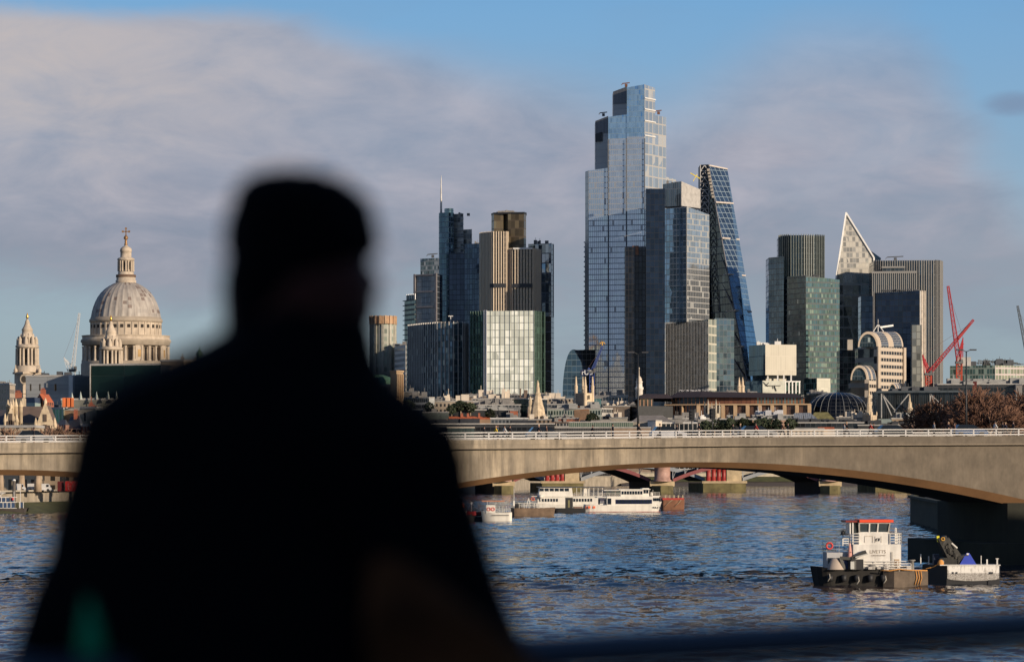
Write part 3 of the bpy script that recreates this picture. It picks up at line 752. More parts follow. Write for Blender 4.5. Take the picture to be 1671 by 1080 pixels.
# --- grey glass slab to its right
r = T('mirror_slab', 'grey mirrored slab tower with dark striped lower floors', 884, 2620)
G_MIR = curtain('mirror', (.34, .36, .37), (.18, .19, .20), 3, 7.5, .06, .1, metal=.85, var=.35, rough=.05, tilt=.05)
q, z = block(r, 'facade', [(862, 2630), (899, 2620), (903, 2632)], 397, [G_MIR, G_BLACK], yb=516, mis=[0, 1, 0, 0], th=30)
block(r, 'lower_facade', [(880, 2621), (899.5, 2616), (904, 2632)], 516, [curtain('dark_strip', (.03, .035, .05), (.42, .42, .43), 30, 7.5, .0, .07, metal=.6, var=.2), G_BLACK], mis=[0, 1, 0, 0], th=30)
fins(r, 'edge', [(899, 2619.5), (903, 2632)], 396.5, 700, 1, M_STEEL, w=.5, d=.4)
plant(r, q, z, 4, 3, seed=9)
# --- low finned block
r = T('finned_block', 'mid rise block with closely set white vertical fins and a blue left end', 715, 2180, 'office block')
a1 = [(667, 2225), (690, 2200), (715, 2182), (738, 2175), (755, 2178), (763, 2190)]
cblock(r, 'facade', a1, 526, curtain('finned_glass', (.06, .10, .14), (.05, .07, .085), 1.9, 3.9, .12, .16, metal=.7, var=.6, blind=(.35, .38, .34), pb=.12, tilt=.03), back=25)
fins(r, 'fin', a1, 524.5, 662, 25, mat('silver_fin', (.42, .40, .37), .5, .1, var=.05), w=.36, d=.7)
plant(r, [Vector(XY(675, 2225)), Vector(XY(755, 2190)), Vector(XY(755, 2205)), Vector(XY(680, 2240))], Z(526, 2175), 6, 2, seed=2)
mb = MB(); p = P(735.5, 526, 2185); mb.bar(p, p + Vector((0, 0, 4)), .4); mb.bar(p + Vector((-1.5, 0, 4)), p + Vector((1.5, 0, 4)), .5); mb.build('mast', M_WHITE2, r)
# --- bright paned cube
r = T('bright_office', 'broad office block whose pale green window blinds blaze in the sun', 833, 2150, 'office block')
G_DG = curtain('dark_green_glass', (.03, .065, .055), (.06, .10, .085), 2.4, 3.9, .12, .14, metal=.7, var=.6, blind=(.10, .20, .15), pb=.12)
G_BR = curtain('bright_panes', (.68, .71, .63), (.42, .44, .40), 4.0, 4.55, .05, .13, metal=.0, var=.2, rough=.35, blind=(.94, .96, .87), pb=.35, frough=.5)
block(r, 'left_wing', [(768, 2172), (796, 2160)], 507, G_DG, th=26)
q, z = block(r, 'facade', [(793, 2152), (871.5, 2148), (888, 2164)], 507, [G_BR, G_DG], mis=[0, 1, 1, 1])
block(r, 'right_wing', [(871, 2163), (888, 2158)], 508, G_DG, th=20)
fins(r, 'fin', [(793, 2151.8), (871.5, 2147.8)], 506.5, 700, 10, mat('greenish_fin', (.42, .44, .36), .6), w=.25, d=.15)
fins(r, 'edge', [(790.5, 2153), (794, 2152)], 506, 700, 1, M_STEEL, w=.8, d=.6)
fins(r, 'fin', [(872, 2148.5), (888, 2163)], 507, 700, 6, mat('green_fin', (.10, .16, .13), .6), w=.4, d=.6)
fins(r, 'fin', [(768, 2171.5), (793, 2160)], 507, 700, 6, mat('green_fin', (.10, .16, .13)), w=.35, d=.5)
# --- tallest tower
r = T('tallest_tower', 'tallest pale grey blue glass skyscraper with a stepped top', 1023, 2540)
G_T = curtain('tall_glass', (.48, .55, .63), (.37, .40, .44), 1.5, 4.0, .18, .16, metal=.85, var=.07, rough=.07, blind=(.34, .37, .41), pb=.03, tilt=.004)
G_TB = curtain('tall_blue', (.30, .46, .62), (.24, .36, .46), 1.5, 4.0, .1, .08, metal=.85, var=.12, rough=.05)
G_TP = curtain('tall_plain', (.30, .31, .33), (.25, .26, .28), 12, 5, .03, .05, metal=.3, var=.05, rough=.3)
G_TR = curtain('tall_right', (.42, .45, .48), (.40, .385, .36), 6, 8, .14, .12, metal=.6, var=.15, blind=(.42, .42, .41), pb=.08)
G_TD = curtain('louvres', (.12, .13, .15), (.20, .21, .23), 1.2, 30, .5, .02, metal=.2, var=.1, rough=.5)
sl_ = lambda *a: list(a)
q, z = block(r, 'west_facade', [(955, 2556), (960.5, 2546), (993, 2541)], [277.5, 277.5, 274], [G_TP, G_T], mis=[0, 1, 0, 0])
block(r, 'stair_facade', [(971.5, 2552), (992.5, 2546)], [197, 190], [G_TP], yb=290, th=20)
block(r, 'louvre', [(971.3, 2551.4), (992.5, 2545.4)], [196.5, 189.5], [G_TD], yb=217, th=.5)
block(r, 'plant_opening', [(971.3, 2550.9), (982, 2547.8)], [218, 215.5], [M_DARK], yb=231, th=.5)
block(r, 'mid_facade', [(992.5, 2540.5), (1023, 2536), (1030, 2560)], [190, 187, 187], [G_TB], yb=226)
block(r, 'mid_facade', [(992.5, 2540.5), (1023, 2536), (1030, 2560)], 226, [G_T])
block(r, 'stair_facade', [(1000.5, 2550), (1023, 2544)], [149, 142], [G_TP], yb=190, th=20)
block(r, 'louvre', [(1000.3, 2549.4), (1023, 2543.4)], [148.5, 141.5], [G_TD], yb=169, th=.5)
block(r, 'upper_facade', [(1023, 2535.5), (1052, 2531), (1069, 2545)], [142, 138, 140.5], [G_TB, G_TR], yb=222, mis=[0, 1, 0, 0])
block(r, 'main_facade', [(1023, 2535.5), (1052, 2531), (1069, 2545)], 222, [G_T, G_TR], mis=[0, 1, 0, 0])
block(r, 'east_facade', [(1062, 2541), (1087, 2562)], [187, 187], [G_TR], th=20)
block(r, 'east_wing', [(1084, 2560), (1103, 2575)], [288, 290], [G_TR], th=20)
fins(r, 'corner_fin', [(992.5, 2540), (1023, 2535), (1052, 2530.5)], 226, 700, 2, mat('seam', (.16, .17, .19), .5), w=.7, d=.4)
bmu(r, 985, 189, 2550, 12); bmu(r, 1022, 141, 2550, 12, M_BRONZE); bmu(r, 1075, 186, 2560, 10, M_BRONZE)
bands(r, 'sill', [(1052, 2530.6), (1069, 2544.6)], [160, 178, 197, 221], M_WHITE2, h=.8, d=.5)
# --- striped white block peeping out behind its left edge
r = T('striped_tower', 'narrow strip of tower with white floor slabs behind the tallest tower\'s left edge', 958, 2640)
block(r, 'facade', [(954.5, 2640), (975, 2636)], 395, curtain('striped', (.03, .04, .05), (.75, .72, .66), 40, 8.0, 0, .14, metal=.5, frough=.7), th=20)
bands(r, 'floor_slab', [(954.3, 2639.6), (970, 2636.5)], [395 + 8 * k for k in range(24)], M_WHITE2, h=.9, d=1.0)
# --- dark tower against it
r = T('shadowed_tower', 'nearly black featureless tower standing before the tallest tower\'s right side', 1070, 2440)
q, z = block(r, 'facade', [(1054, 2441), (1085, 2440)], 308, G_BLACK, th=25)
block(r, 'lower_facade', [(1020, 2449), (1054, 2448)], 403, curtain('brown_black', (.02, .025, .036), (.016, .016, .019), 2.4, 4, .15, .1, metal=.6, var=.4), th=15)  # dark reflection, built as a near-black box
fins(r, 'light_seam', [(1024.5, 2451.3), (1027, 2451)], 404, 700, 1, mat('seam_grey', (.24, .25, .28), .5), w=.5, d=.4)
mb = MB(); a = P(1035, 404, 2449.5); b = P(1036, 690, 2449.5); mb.lattice(a, b, 1.2, 48, .22); mb.build('hoist_mast', mat('copper', (.17, .09, .06), .5, .3), r)
block(r, 'hoist_top', [(1032, 2449), (1042, 2448)], 401, [M_BRONZE], yb=416, th=2)
block(r, 'pale_fin', [(1054.5, 2446), (1061, 2445)], [534, 542], [curtain('pale_fin_panes', (.50, .46, .38), (.30, .28, .24), 8, 8, .0, .2, metal=0, var=.2)], th=1.2)
# --- stacked boxes tower
r = T('stacked_box_tower', 'tower of three offset glass boxes between the black tower and the wedge', 1120, 2470)
G_SB = curtain('box_blue', (.24, .33, .42), (.26, .31, .37), 2.9, 4.0, .12, .12, metal=.85, var=.3, rough=.06)
G_SBR = curtain('box_grey', (.42, .46, .50), (.34, .335, .32), 2.4, 4.0, .10, .16, metal=.8, var=.15, blind=(.36, .37, .36), pb=.12, tilt=.006)
G_SBT = curtain('box_top', (.13, .16, .18), (.30, .32, .32), 1.7, 30, .25, .02, metal=.5, var=.3)
block(r, 'top_box', [(1081.5, 2480), (1112, 2470), (1143, 2495)], [299, 296, 305], [G_SBT, M_CONC], yb=336, mis=[0, 1, 1, 0])
block(r, 'recess', [(1083, 2479), (1112, 2472), (1142, 2496)], 336, [M_DARK], yb=338.5)
q, z = block(r, 'middle_box', [(1082, 2478), (1121, 2465), (1157.5, 2492)], [339, 337, 346], [G_SB, G_SBR], yb=525, mis=[0, 1, 1, 0])
fins(r, 'edge', [(1082, 2477.6), (1121, 2464.6)], 338.5, 525, 1, mat('edge_light', (.55, .52, .46), .5), w=.4, d=.3)
G_LB = curtain('lower_box_glass', (.10, .12, .13), (.20, .22, .22), 1.9, 4.2, .15, .14, metal=.6, var=.6, blind=(.25, .27, .26), pb=.15)
block(r, 'lower_box', [(1086, 2476), (1156, 2460), (1170, 2475)], [527, 521, 520], [G_LB, curtain('lower_side', (.32, .35, .30), (.55, .52, .42), 6, 6.5, .1, .2, metal=.2, var=.3)], mis=[0, 1, 1, 0])
fins(r, 'fin', [(1087, 2475.5), (1156, 2459.5)], 524, 700, 28, mat('grey_fin', (.30, .30, .30), .5, .1), w=.22, d=.4)
block(r, 'rear_block', [(1168, 2474), (1198, 2480)], 519, [G_NAVY], th=20)
plant(r, [Vector(XY(1084, 2481)), Vector(XY(1112, 2476)), Vector(XY(1130, 2490)), Vector(XY(1090, 2495))], Z(299, 2470), 6, 3, seed=8)
mb = MB(); a = P(1131, 296, 2500); mb.bar(a, a + Vector((3, 0, 5)), .5); mb.bar(a + Vector((-2, 0, 6)), a + Vector((5, 0, 2)), .7); mb.build('maintenance_crane', mat('yellow_paint', (.70, .55, .05), .5), r)
# --- wedge tower
r = T('wedge_tower', 'tall wedge shaped glass tower leaning back to a narrow ribbed top', 1190, 2610)
D0 = 2610
G_WB = curtain('wedge_blue', (.22, .31, .37), (.20, .27, .32), 3.0, 4.2, .10, .10, metal=.9, var=.18, rough=.05, tilt=.006)
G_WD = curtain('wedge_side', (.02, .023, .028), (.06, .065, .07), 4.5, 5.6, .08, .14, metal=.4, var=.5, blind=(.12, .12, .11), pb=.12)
def wp(px, py, D): return P(px, py, D)
# sloping front face, side face towards the viewer's left, top, back
TL, TR_ = wp(1157, 270, 2660), wp(1187, 276, 2668)
BL, BR_ = wp(1234, 700, 2600), wp(1258, 700, 2640)
SL_, SB_ = wp(1157, 270, 2672), wp(1157, 700, 2672)
def guv(pts): 
    a, b = Vector(pts[0]), Vector(pts[1]); d = (b - a).normalized()
    return [((Vector(p) - a).dot(d), p[2]) for p in pts]
def ip(a, b, z): q_ = (z - a.z) / (b.z - a.z); return a.lerp(b, q_)
mb = MB(); pts = [BL, BR_, TR_, TL]; mb.face(pts, guv(pts)); mb.build('sloping_facade', G_WB, r)
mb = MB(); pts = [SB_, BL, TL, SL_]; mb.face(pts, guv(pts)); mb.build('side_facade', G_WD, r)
mb = MB(); bb = Vector((BR_.x, 2700, BR_.z)); tb = Vector((TR_.x, 2690, TR_.z)); mb.face([BR_, bb, tb, TR_]); mb.face([bb, Vector((SB_.x, 2700, SB_.z)), Vector((SL_.x, 2690, SL_.z)), tb]); mb.face([TL, TR_, tb, Vector((SL_.x, 2690, SL_.z)), SL_]); mb.face([Vector((SB_.x, 2700, SB_.z)), SB_, SL_, Vector((SL_.x, 2690, SL_.z))]); mb.build('rear_facade', G_NAVY, r)
mb = MB()
for y in (327, 387, 447, 507, 566, 623):
    z = Z(y, 2630); a = ip(BL, TL, z); b = ip(BR_, TR_, z); n_ = Vector((.2, -.6, 0)); n_ = Vector((-.3, -3.5, 0)); mb.bar(a + n_, b + n_, 1.1, 1.1)
    s_ = ip(SB_, SL_, z); mb.bar(s_ + Vector((-.3, -.6, 0)), a + Vector((-.3, -.6, 0)), .6, .6)
mb.bar(TL, TR_, 1, 1); mb.build('megaframe_band', mat('band_cream', (.55, .48, .42), .6), r)
mb = MB()
zs = [Z(y, 2630) for y in (270, 327, 387, 447, 507, 566, 623, 690)]
for k in range(7):
    a = ip(BL, TL, zs[k]) + Vector((-.4, -.5, 0)); b = ip(BL, TL, zs[k + 1]) + Vector((-.4, -.5, 0)); mb.bar(a, b, .7)
    s0 = ip(SB_, SL_, zs[k]); 
    if k > 0: mb.bar(s0 + Vector((0, -.8, 0)), ip(BL, TL, zs[k + 1]).lerp(ip(SB_, SL_, zs[k + 1]), .45) + Vector((-.4, -.8, 0)), .7)
    if k > 1: mid = ip(BL, TL, zs[k]).lerp(ip(SB_, SL_, zs[k]), .45) + Vector((-.4, -.8, 0)); mb.bar(mid, Vector((mid.x, mid.y - 1, zs[k + 1])), .7); mb.bar(mid, ip(BL, TL, zs[k + 1]) + Vector((-.6, -.8, 0)), .7)
mb.build('side_brace', mat('brace_grey', (.13, .13, .14), .5), r)
block(r, 'core', [(1142.5, 2668), (1157.5, 2664)], 268.5, [M_DARK], th=26)
mb = MB()
xa, xb = 1143, 1156.5
for k in range(22):
    y0 = 269 + k * 10.2; y1 = y0 + 10.2; Df = 2662
    m0 = (xa + xb) / 2
    mb.bar(P(xa, y1, Df), P(m0, y0 + 1, Df), .55); mb.bar(P(m0, y0 + 1, Df), P(xb, y1, Df), .55); mb.bar(P(xa, y1, Df), P(xb, y1, Df), .5)
mb.bar(P(xa, 269, 2662), P(xa, 690, 2662), .5); mb.bar(P(xb, 269, 2662), P(xb, 690, 2662), .5)
mb.build('core_bracing', mat('brace_light', (.50, .48, .46), .5), r)
mb = MB()
for k in range(9):
    z = Z(276 + k * 5.6, 2650); a = ip(BL, TL, z) + Vector((-.5, -.9, 0)); mb.bar(a, a + Vector((-1.6, .6, 0)), .8, 1.7); mb.build('vent', M_CREAM, r); mb = MB()
# --- hanging box office
r = T('hanging_box_office', 'pale square office box raised on columns above a lower mural box', 1262, 2200, 'office block')
G_HB = curtain('hb_dark', (.05, .085, .115), (.08, .11, .14), 3, 9, .06, .04, metal=.7, var=.2)
G_HC = curtain('hb_cream', (.50, .46, .36), (.56, .51, .41), 1.6, 9, .2, .05, metal=.0, var=.06, rough=.5)
q, z = block(r, 'upper_box', [(1222, 2222), (1249, 2200), (1299.5, 2206)], 562, [G_HB, G_HC], yb=612, mis=[0, 1, 1, 0])
block(r, 'core', [(1228, 2224), (1250, 2208), (1283, 2212)], 612, [G_HB, G_HC], yb=621, mis=[0, 1, 1, 0])
block(r, 'lower_box', [(1216, 2220), (1244.5, 2196), (1280.5, 2200)], 621, [G_HB, mat('mural_wall', (.50, .50, .42), .6)], mis=[0, 1, 1, 0])
block(r, 'glass_wing', [(1280.5, 2204), (1306, 2207)], 622, [G_DG], th=14)
fins(r, 'column', [(1281, 2201), (1304, 2204)], 622, 642, 4, M_WHITE2, w=.8, d=.8)
mb = MB()
for x in (1253, 1269, 1279, 1291): mb.bar(P(x, 612, 2203), P(x, 622, 2203), .9)
mb.bar(P(1280, 622.5, 2201), P(1306, 622.5, 2204), .8, .8); mb.build('strut', M_WHITE2, r)
mb = MB(); Dm = 2195.4
for a, b, w in (((1250, 629), (1274, 629), .7), ((1246, 623), (1250, 628), .25), ((1255, 624), (1251, 628), .25), ((1250, 628), (1254, 630), .9), ((1264, 630), (1267, 638), .6), ((1261, 630), (1262, 634), .3)):
    mb.bar(P(a[0], a[1], Dm + (a[0] - 1244) * .11), P(b[0], b[1], Dm + (b[0] - 1244) * .11), w, .3)
mb.build('mural', mat('mural_black', (.03, .03, .04), .8), r)
plant(r, q, z, 5, 2.5, M_WHITE2, 5)
# --- curved ribbed pair
r = T('curved_fin_tower', 'dark green tower with a ribbed curved top above two lower glass blocks', 1310, 2520)
G_W = curtain('willis_glass', (.045, .065, .075), (.07, .09, .10), 2, 4, .1, .1, metal=.8, var=.3)
c1_ = [(1272, 2560), (1276, 2552), (1290, 2545), (1310, 2545), (1330, 2549), (1344, 2556)]
cblock(r, 'upper_facade', c1_, 384, G_W, back=25); fins(r, 'fin', c1_, 382, 470, 24, mat('dull_fin', (.16, .18, .165), .5), w=.45, d=.9)
block(r, 'left_facade', [(1254.5, 2545), (1279, 2530)], 418.5, [G_NAVY], th=30)
G_WG = curtain('green_strips', (.07, .13, .155), (.02, .04, .048), 1.6, 3.9, .18, .3, metal=.85, var=.35, blind=(.17, .25, .22), pb=.16, tilt=.015)
G_WN = curtain('navy_strips', (.04, .065, .085), (.03, .05, .065), 1.8, 3.9, .14, .22, metal=.75, var=.3, blind=(.30, .36, .36), pb=.04)
q, z = block(r, 'lower_facade', [(1280, 2532), (1315, 2508), (1370, 2520)], [449, 450, 455], [G_WN, G_WG], mis=[0, 1, 1, 0])
plant(r, [Vector(XY(1284, 2535)), Vector(XY(1340, 2530)), Vector(XY(1340, 2540)), Vector(XY(1290, 2545))], Z(451, 2508), 7, 3, M_DPLANT, 6)
r = T('pale_annex', 'small pale gridded cube with a scaffolded left side at the foot of the green tower', 1345, 2150, 'building')
block(r, 'facade', [(1312, 2165), (1333, 2150), (1355, 2156)], 617, [G_DG, curtain('annex', (.56, .54, .44), (.46, .44, .36), 3, 4, .06, .06, metal=0, var=.08, rough=.6)], mis=[0, 1, 1, 0])
# --- scalpel
r = T('pointed_tower', 'sharp pointed glass tower outlined by white edges', 1395, 2600)
G_SC = curtain('scalpel_glass', (.36, .35, .31), (.38, .36, .32), 2.4, 4.1, .12, .22, metal=.3, var=.2, blind=(.54, .51, .44), pb=.45, tilt=.01)
G_SCD = curtain('scalpel_dark', (.40, .41, .39), (.34, .33, .31), 7, 8.2, .05, .16, metal=.75, var=.5, blind=(.30, .28, .25), pb=.2, tilt=.03)
D1 = 2600
AP = P(1380.5, 347, 2610); RK = P(1426, 420.5, 2608); RB = P(1426, 700, 2608); LB = P(1348, 560, 2600); LM = P(1365.5, 455, 2603); LB2 = P(1348, 700, 2600)
zc = Z(446, D1)  # reflection edge in the glass, painted as paler panes above darker ones
la = ip(LM, AP, zc); 
mb = MB(); pts = [la, Vector((RK.x, RK.y, RK.z)), AP]; pr = Vector((RK.x, RK.y, zc)); pts = [la, pr, RK, AP]
mb.face(pts, guv(pts)); mb.build('upper_facade', G_SC, r)
mb = MB(); pts = [LB2, RB, pr, la, LB]; mb.face(pts, guv(pts)); mb.build('lower_facade', G_SCD, r)
mb = MB(); bk_ = Vector((4, 30, 0))
for a, b in ((RB, RK), (RK, AP), (AP, LB), (LB, LB2)): mb.face([a, a + bk_, b + bk_, b])
mb.face([p + bk_ for p in (LB2, LB, AP, RK, RB)]); mb.build('rear_facade', G_NAVY, r)
mb = MB()
fr = Vector((0, -.8, 0))
for a, b in ((LB, AP), (AP, RK), (RK, RB)): mb.bar(a + fr, b + fr, 1.15, 1.15)
mb.build('edge_frame', mat('bright_edge', (.86, .84, .80), .5, var=.02), r)
# --- small dark wedge
r = T('sliver_tower', 'small sloped dark roof peeping out right of the pointed tower', 1431, 2680)
block(r, 'facade', [(1420, 2684), (1437.5, 2680)], [408, 421], [G_NAVY], th=15)
# --- ribbed rounded tower far right
r = T('pinstripe_tower', 'broad pinstriped tower with rounded right corner and roof cradle crane', 1500, 2540)
c2_ = [(1427, 2552), (1440, 2548), (1500, 2545), (1524, 2545), (1533, 2550), (1537, 2562)]
G_PS = curtain('pinstripe_glass', (.08, .095, .11), (.13, .15, .16), 3.0, 8, .1, .06, metal=.7, var=.35)
cblock(r, 'facade', c2_, 425, G_PS, back=28); fins(r, 'fin', c2_, 424, 700, 36, mat('stripe_fin', (.30, .29, .27), .5, var=.05), w=.5, d=.9)
c3_ = [(1424, 2543), (1495.5, 2538)]
block(r, 'front_facade', c3_, 445, G_PS, th=4); fins(r, 'fin', c3_, 443.5, 700, 22, mat('stripe_fin', (.40, .38, .35)), w=.6, d=1.0)
bands(r, 'cap', c3_, [444], mat('stripe_fin', (.40, .38, .35)), h=1.5, d=1.1)
block(r, 'front_step', [(1440, 2541), (1476, 2539)], 436, G_PS, yb=445, th=4); bands(r, 'cap', [(1440, 2541), (1476, 2539)], [436], mat('stripe_fin', (.40, .38, .35)), h=1.2, d=1.1)
bmu(r, 1462, 424.5, 2552, 26)
# --- black boxes in front
r = T('black_box_tower', 'black glass slab with one pale edge column before the pinstriped tower', 1467, 2430)
q, z = block(r, 'facade', [(1425, 2440), (1501, 2430), (1508, 2438)], [477, 474, 475], [G_BLACK, M_CONC], mis=[0, 1, 0, 0])
fins(r, 'edge_column', [(1504, 2433.5), (1508, 2437)], 474, 700, 1, mat('pale_column', (.60, .52, .43), .7), w=1.3, d=.8)
block(r, 'left_facade', [(1405, 2446), (1425, 2442)], 483, [G_BLACK], th=20)
fins(r, 'mast', [(1425.4, 2438), (1426.2, 2438)], 476, 700, 1, mat('brace_grey2', (.22, .22, .22)), w=.8, d=.8)
block(r, 'side_block', [(1488, 2424), (1504, 2422)], 530, [curtain('pale_strip', (.30, .31, .28), (.20, .20, .18), 3, 5, .15, .12, metal=.3, var=.4, blind=(.42, .42, .36), pb=.3)], th=12)
plant(r, q, z, 10, 1.5, M_DPLANT, 12)
r = T('low_black_block', 'low black block with a small pale rooftop cube left of the arched building', 1385, 2440, 'building')
q, z = block(r, 'facade', [(1370, 2446), (1404, 2440)], 571, [G_BLACK], th=20); block(r, 'rooftop_cube', [(1383, 2438), (1391.5, 2437)], 554, [M_CREAM], yb=571, th=4)
# --- curved blue glass hall
r = T('curved_glass_block', 'dark blue glass block with a rounded left shoulder behind the pinnacled church tower', 935, 2250, 'building')
pr_ = []
for k in range(15):
    a = math.pi / 2 * k / 14; pr_.append((936 - 18 * math.cos(a) ** .9, 648 - 78 * math.sin(a) ** 1.0))
D2 = 2250; fr = [P(918, 700, D2)] + [P(x, y, D2) for x, y in pr_]
fr2 = fr + [P(948, 590, D2), P(952, 610, D2), P(954, 640, D2), P(955, 700, D2)]
mb = MB(); mb.face(fr2[::-1]); mb.build('facade', curtain('curve_glass', (.07, .12, .17), (.10, .15, .19), 3, 4, .05, .1, metal=.8, var=.15), r)
mb = MB(); bk_ = Vector((8, 45, 0))
for a, b in zip(fr2[:-1], fr2[1:]): mb.face([a, b, b + bk_, a + bk_])
mb.face([p + bk_ for p in fr2]); mb.build('roof_shell', G_NAVY, r)
block(r, 'rear_wing', [(936, 2256), (972, 2250)], 570.5, [G_BLACK], th=30)
# --- cream arched building
r = T('arched_building', 'cream banded building with two big glazed barrel vault roofs', 1430, 2330, 'building')
M_CR = mat('cream_band', (.50, .41, .315), .7, var=.08)
G_AR = curtain('arch_glass', (.05, .065, .08), (.42, .42, .42), 2.2, 2.4, .14, .14, metal=.6, var=.3)
G_CB = curtain('cream_floors', (.03, .03, .035), (.52, .44, .35), 3.6, 4.65, .16, .52, metal=.3, var=.5, frough=.75)
def vault(r, xl, xr, ys, yt, D, depthx, depthD, yfloor, fronty, rimw=5):
    """front arch plane xl..xr at depth D; barrel runs back to the right by depthx px"""
    n = 20; cx_ = (xl + xr) / 2; rx = (xr - xl) / 2; ry = ys - yt
    def A(k, kx=1.0, dx=0, dD=0):
        a = math.pi * k / n; return P(cx_ - rx * kx * math.cos(a) + dx, ys - ry * kx * math.sin(a), D + dD)
    mb = MB(); inner = [A(k, .84) for k in range(n + 1)]; outer = [A(k) for k in range(n + 1)]
    for k in range(n): mb.face([inner[k + 1], inner[k], outer[k], outer[k + 1]])
    for k in range(n): mb.face([inner[k], inner[k + 1], inner[k + 1] + Vector((0, 2, 0)), inner[k] + Vector((0, 2, 0))])
    mb.build('arch_rim', M_CR, r)
    mb = MB(); gl = [A(k, .84, 0, 1.5) for k in range(n + 1)]; mb.face(gl[::-1]); mb.build('arch_window', G_WN, r)
    segs = [(0, .13, 0), (.13, .42, 1), (.42, .62, 0), (.62, .95, 1), (.95, 1, 0)]
    for a0, a1, g_ in segs:
        mb = MB()
        for k in range(n):
            p0 = A(k, 1, depthx * a0, depthD * a0); p1 = A(k + 1, 1, depthx * a0, depthD * a0); p2 = A(k + 1, 1, depthx * a1, depthD * a1); p3 = A(k, 1, depthx * a1, depthD * a1)
            L = (p3 - p0).length; mb.face([p0, p3, p2, p1], [(0, k * 2.4), (L, k * 2.4), (L, k * 2.4 + 2.4), (0, k * 2.4 + 2.4)], 0, not g_)
        mb.build('vault', G_AR if g_ else M_CR, r)
    mb = MB(); e = [A(k, 1, depthx, depthD) for k in range(n + 1)]; mb.face(e[::-1]); mb.build('end_wall', M_CR, r)
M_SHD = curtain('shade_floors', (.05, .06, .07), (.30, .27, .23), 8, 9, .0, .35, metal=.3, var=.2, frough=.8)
vault(r, 1400, 1433, 566, 541, 2320, 41, 36, 0, 0)
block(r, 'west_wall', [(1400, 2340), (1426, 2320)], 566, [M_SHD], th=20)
block(r, 'south_wall', [(1426, 2318), (1433, 2316), (1475, 2345)], 565, [curtain('cream_bands2', (.06, .06, .07), (.52, .44, .35), 20, 9.4, .0, .5, metal=.3, frough=.75), G_CB], mis=[0, 1, 1, 0])
fins(r, 'pilaster', [(1433, 2315.5), (1475, 2344.5)], 565, 700, 1, M_CR, w=3.0, d=1.0)
vault(r, 1388, 1416, 620, 596, 2290, 14, 18, 0, 0)
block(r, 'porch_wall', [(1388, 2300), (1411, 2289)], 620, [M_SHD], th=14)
block(r, 'porch_side', [(1411, 2287), (1418, 2286), (1430, 2296)], 619, [curtain('cream_bands2', (.06, .06, .07), (.64, .53, .41)), G_CB], mis=[0, 1, 1, 0])
vault(r, 1450, 1463, 640, 625, 2300, 8, 10, 0, 0)
block(r, 'bay_wall', [(1450, 2302), (1470, 2302)], 640, [G_AR], th=12)
mb = MB(); c = P(1433, 528, 2335)
for x in (1425, 1433, 1442): mb.bar(P(x, 541, 2335), P(1433, 529, 2335), .5)
mb.bar(c, c + Vector((0, 0, 3)), .25); mb.bar(P(1436, 534, 2345), P(1457, 531, 2350), 1.2); mb.build('roof_gantry', M_WHITE2, r)
# --- far right green office
r = T('green_slab_office', 'long low green glass office with building work on its roof at the far right', 1610, 2300, 'office block')
G_GR = curtain('green_slab', (.10, .16, .13), (.30, .34, .28), 2.0, 4.2, .16, .2, metal=.5, var=.5, blind=(.30, .38, .30), pb=.2)
q, z = block(r, 'facade', [(1550, 2310), (1624, 2295), (1700, 2310)], 596, [G_GR, curtain('pink_green', (.20, .24, .20), (.50, .42, .40), 2.4, 4.2, .14, .24, metal=.3, var=.5)], mis=[0, 1, 1, 0])
mb = MB(); rnd = random.Random(5)
for k in range(40):
    x = 1575 + k * 2.3; y = 596; h = rnd.uniform(4, 11) * (1 if 8 < k < 36 else .5)
    mb.bar(P(x, y, 2310), P(x + rnd.uniform(-2, 2), y - h, 2310), .3)
    if k % 2: mb.bar(P(x - 5, y - h * .8, 2311), P(x + 6, y - h * .7, 2311), .45)
mb.build('scaffold', mat('scaffold', (.10, .10, .09), .8), r)
plant(r, q, z, 8, 5, M_DPLANT, 3)

# ============================================================ CATHEDRAL
DC = 1620; S = DC / F
M_LIME = mat('limestone', (.50, .415, .32), .85, var=.24, scale=.25, streak=.7)
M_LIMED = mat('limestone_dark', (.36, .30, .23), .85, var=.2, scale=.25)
M_VOID = mat('shadow_opening', (.03, .025, .02), .9)
M_GOLD = mat('gilding', (.75, .42, .10), .35, .9, var=.1)
def lead_mat():
    m, t, b = newmat('lead_roof')
    uv = t.new('ShaderNodeUVMap').outputs[0]; u, v, _ = t.sep(uv)
    ub = t.m('DIVIDE', u, 2.65); vb = t.m('DIVIDE', v, 1.9)
    wn = t.new('ShaderNodeTexWhiteNoise'); t.put(wn.inputs['Vector'], t.comb(t.m('FLOOR', ub), t.m('FLOOR', vb)))
    r1, r2, r3 = t.sep(wn.outputs['Color'])
    n = t.noise(t.comb(u, t.m('MULTIPLY', v, .3)), .5, 5, .6)
    c = t.mix(t.rng(n, .3, .7), (.27, .235, .205), (.46, .42, .37))
    hatch = t.m('MULTIPLY', t.m('LESS_THAN', r1, .13), t.m('MULTIPLY', t.m('GREATER_THAN', t.m('FRACT', ub), .25), t.m('GREATER_THAN', t.m('FRACT', vb), .15)))
    c = t.mix(t.m('MULTIPLY', hatch, .75), c, (.13, .085, .07))
    c = t.mix(t.m('MULTIPLY', t.m('GREATER_THAN', r2, .8), .3), c, (.18, .16, .15))
    t.put(b.inputs['Base Color'], c); b.inputs['Roughness'].default_value = .6
    return m
M_LEAD = lead_mat()
ca = thing('cathedral', 'domed stone cathedral with lantern, golden cross and two west towers', 'cathedral', XY(205, DC) + (GZ,))
cx0, cy0 = XY(205.5, DC + 20)
DC2 = DC + 20; S2 = DC2 / F
zz = lambda y: Z(y, DC2)
def prof(tab): return [(r * S2, zz(y)) for r, y in tab]
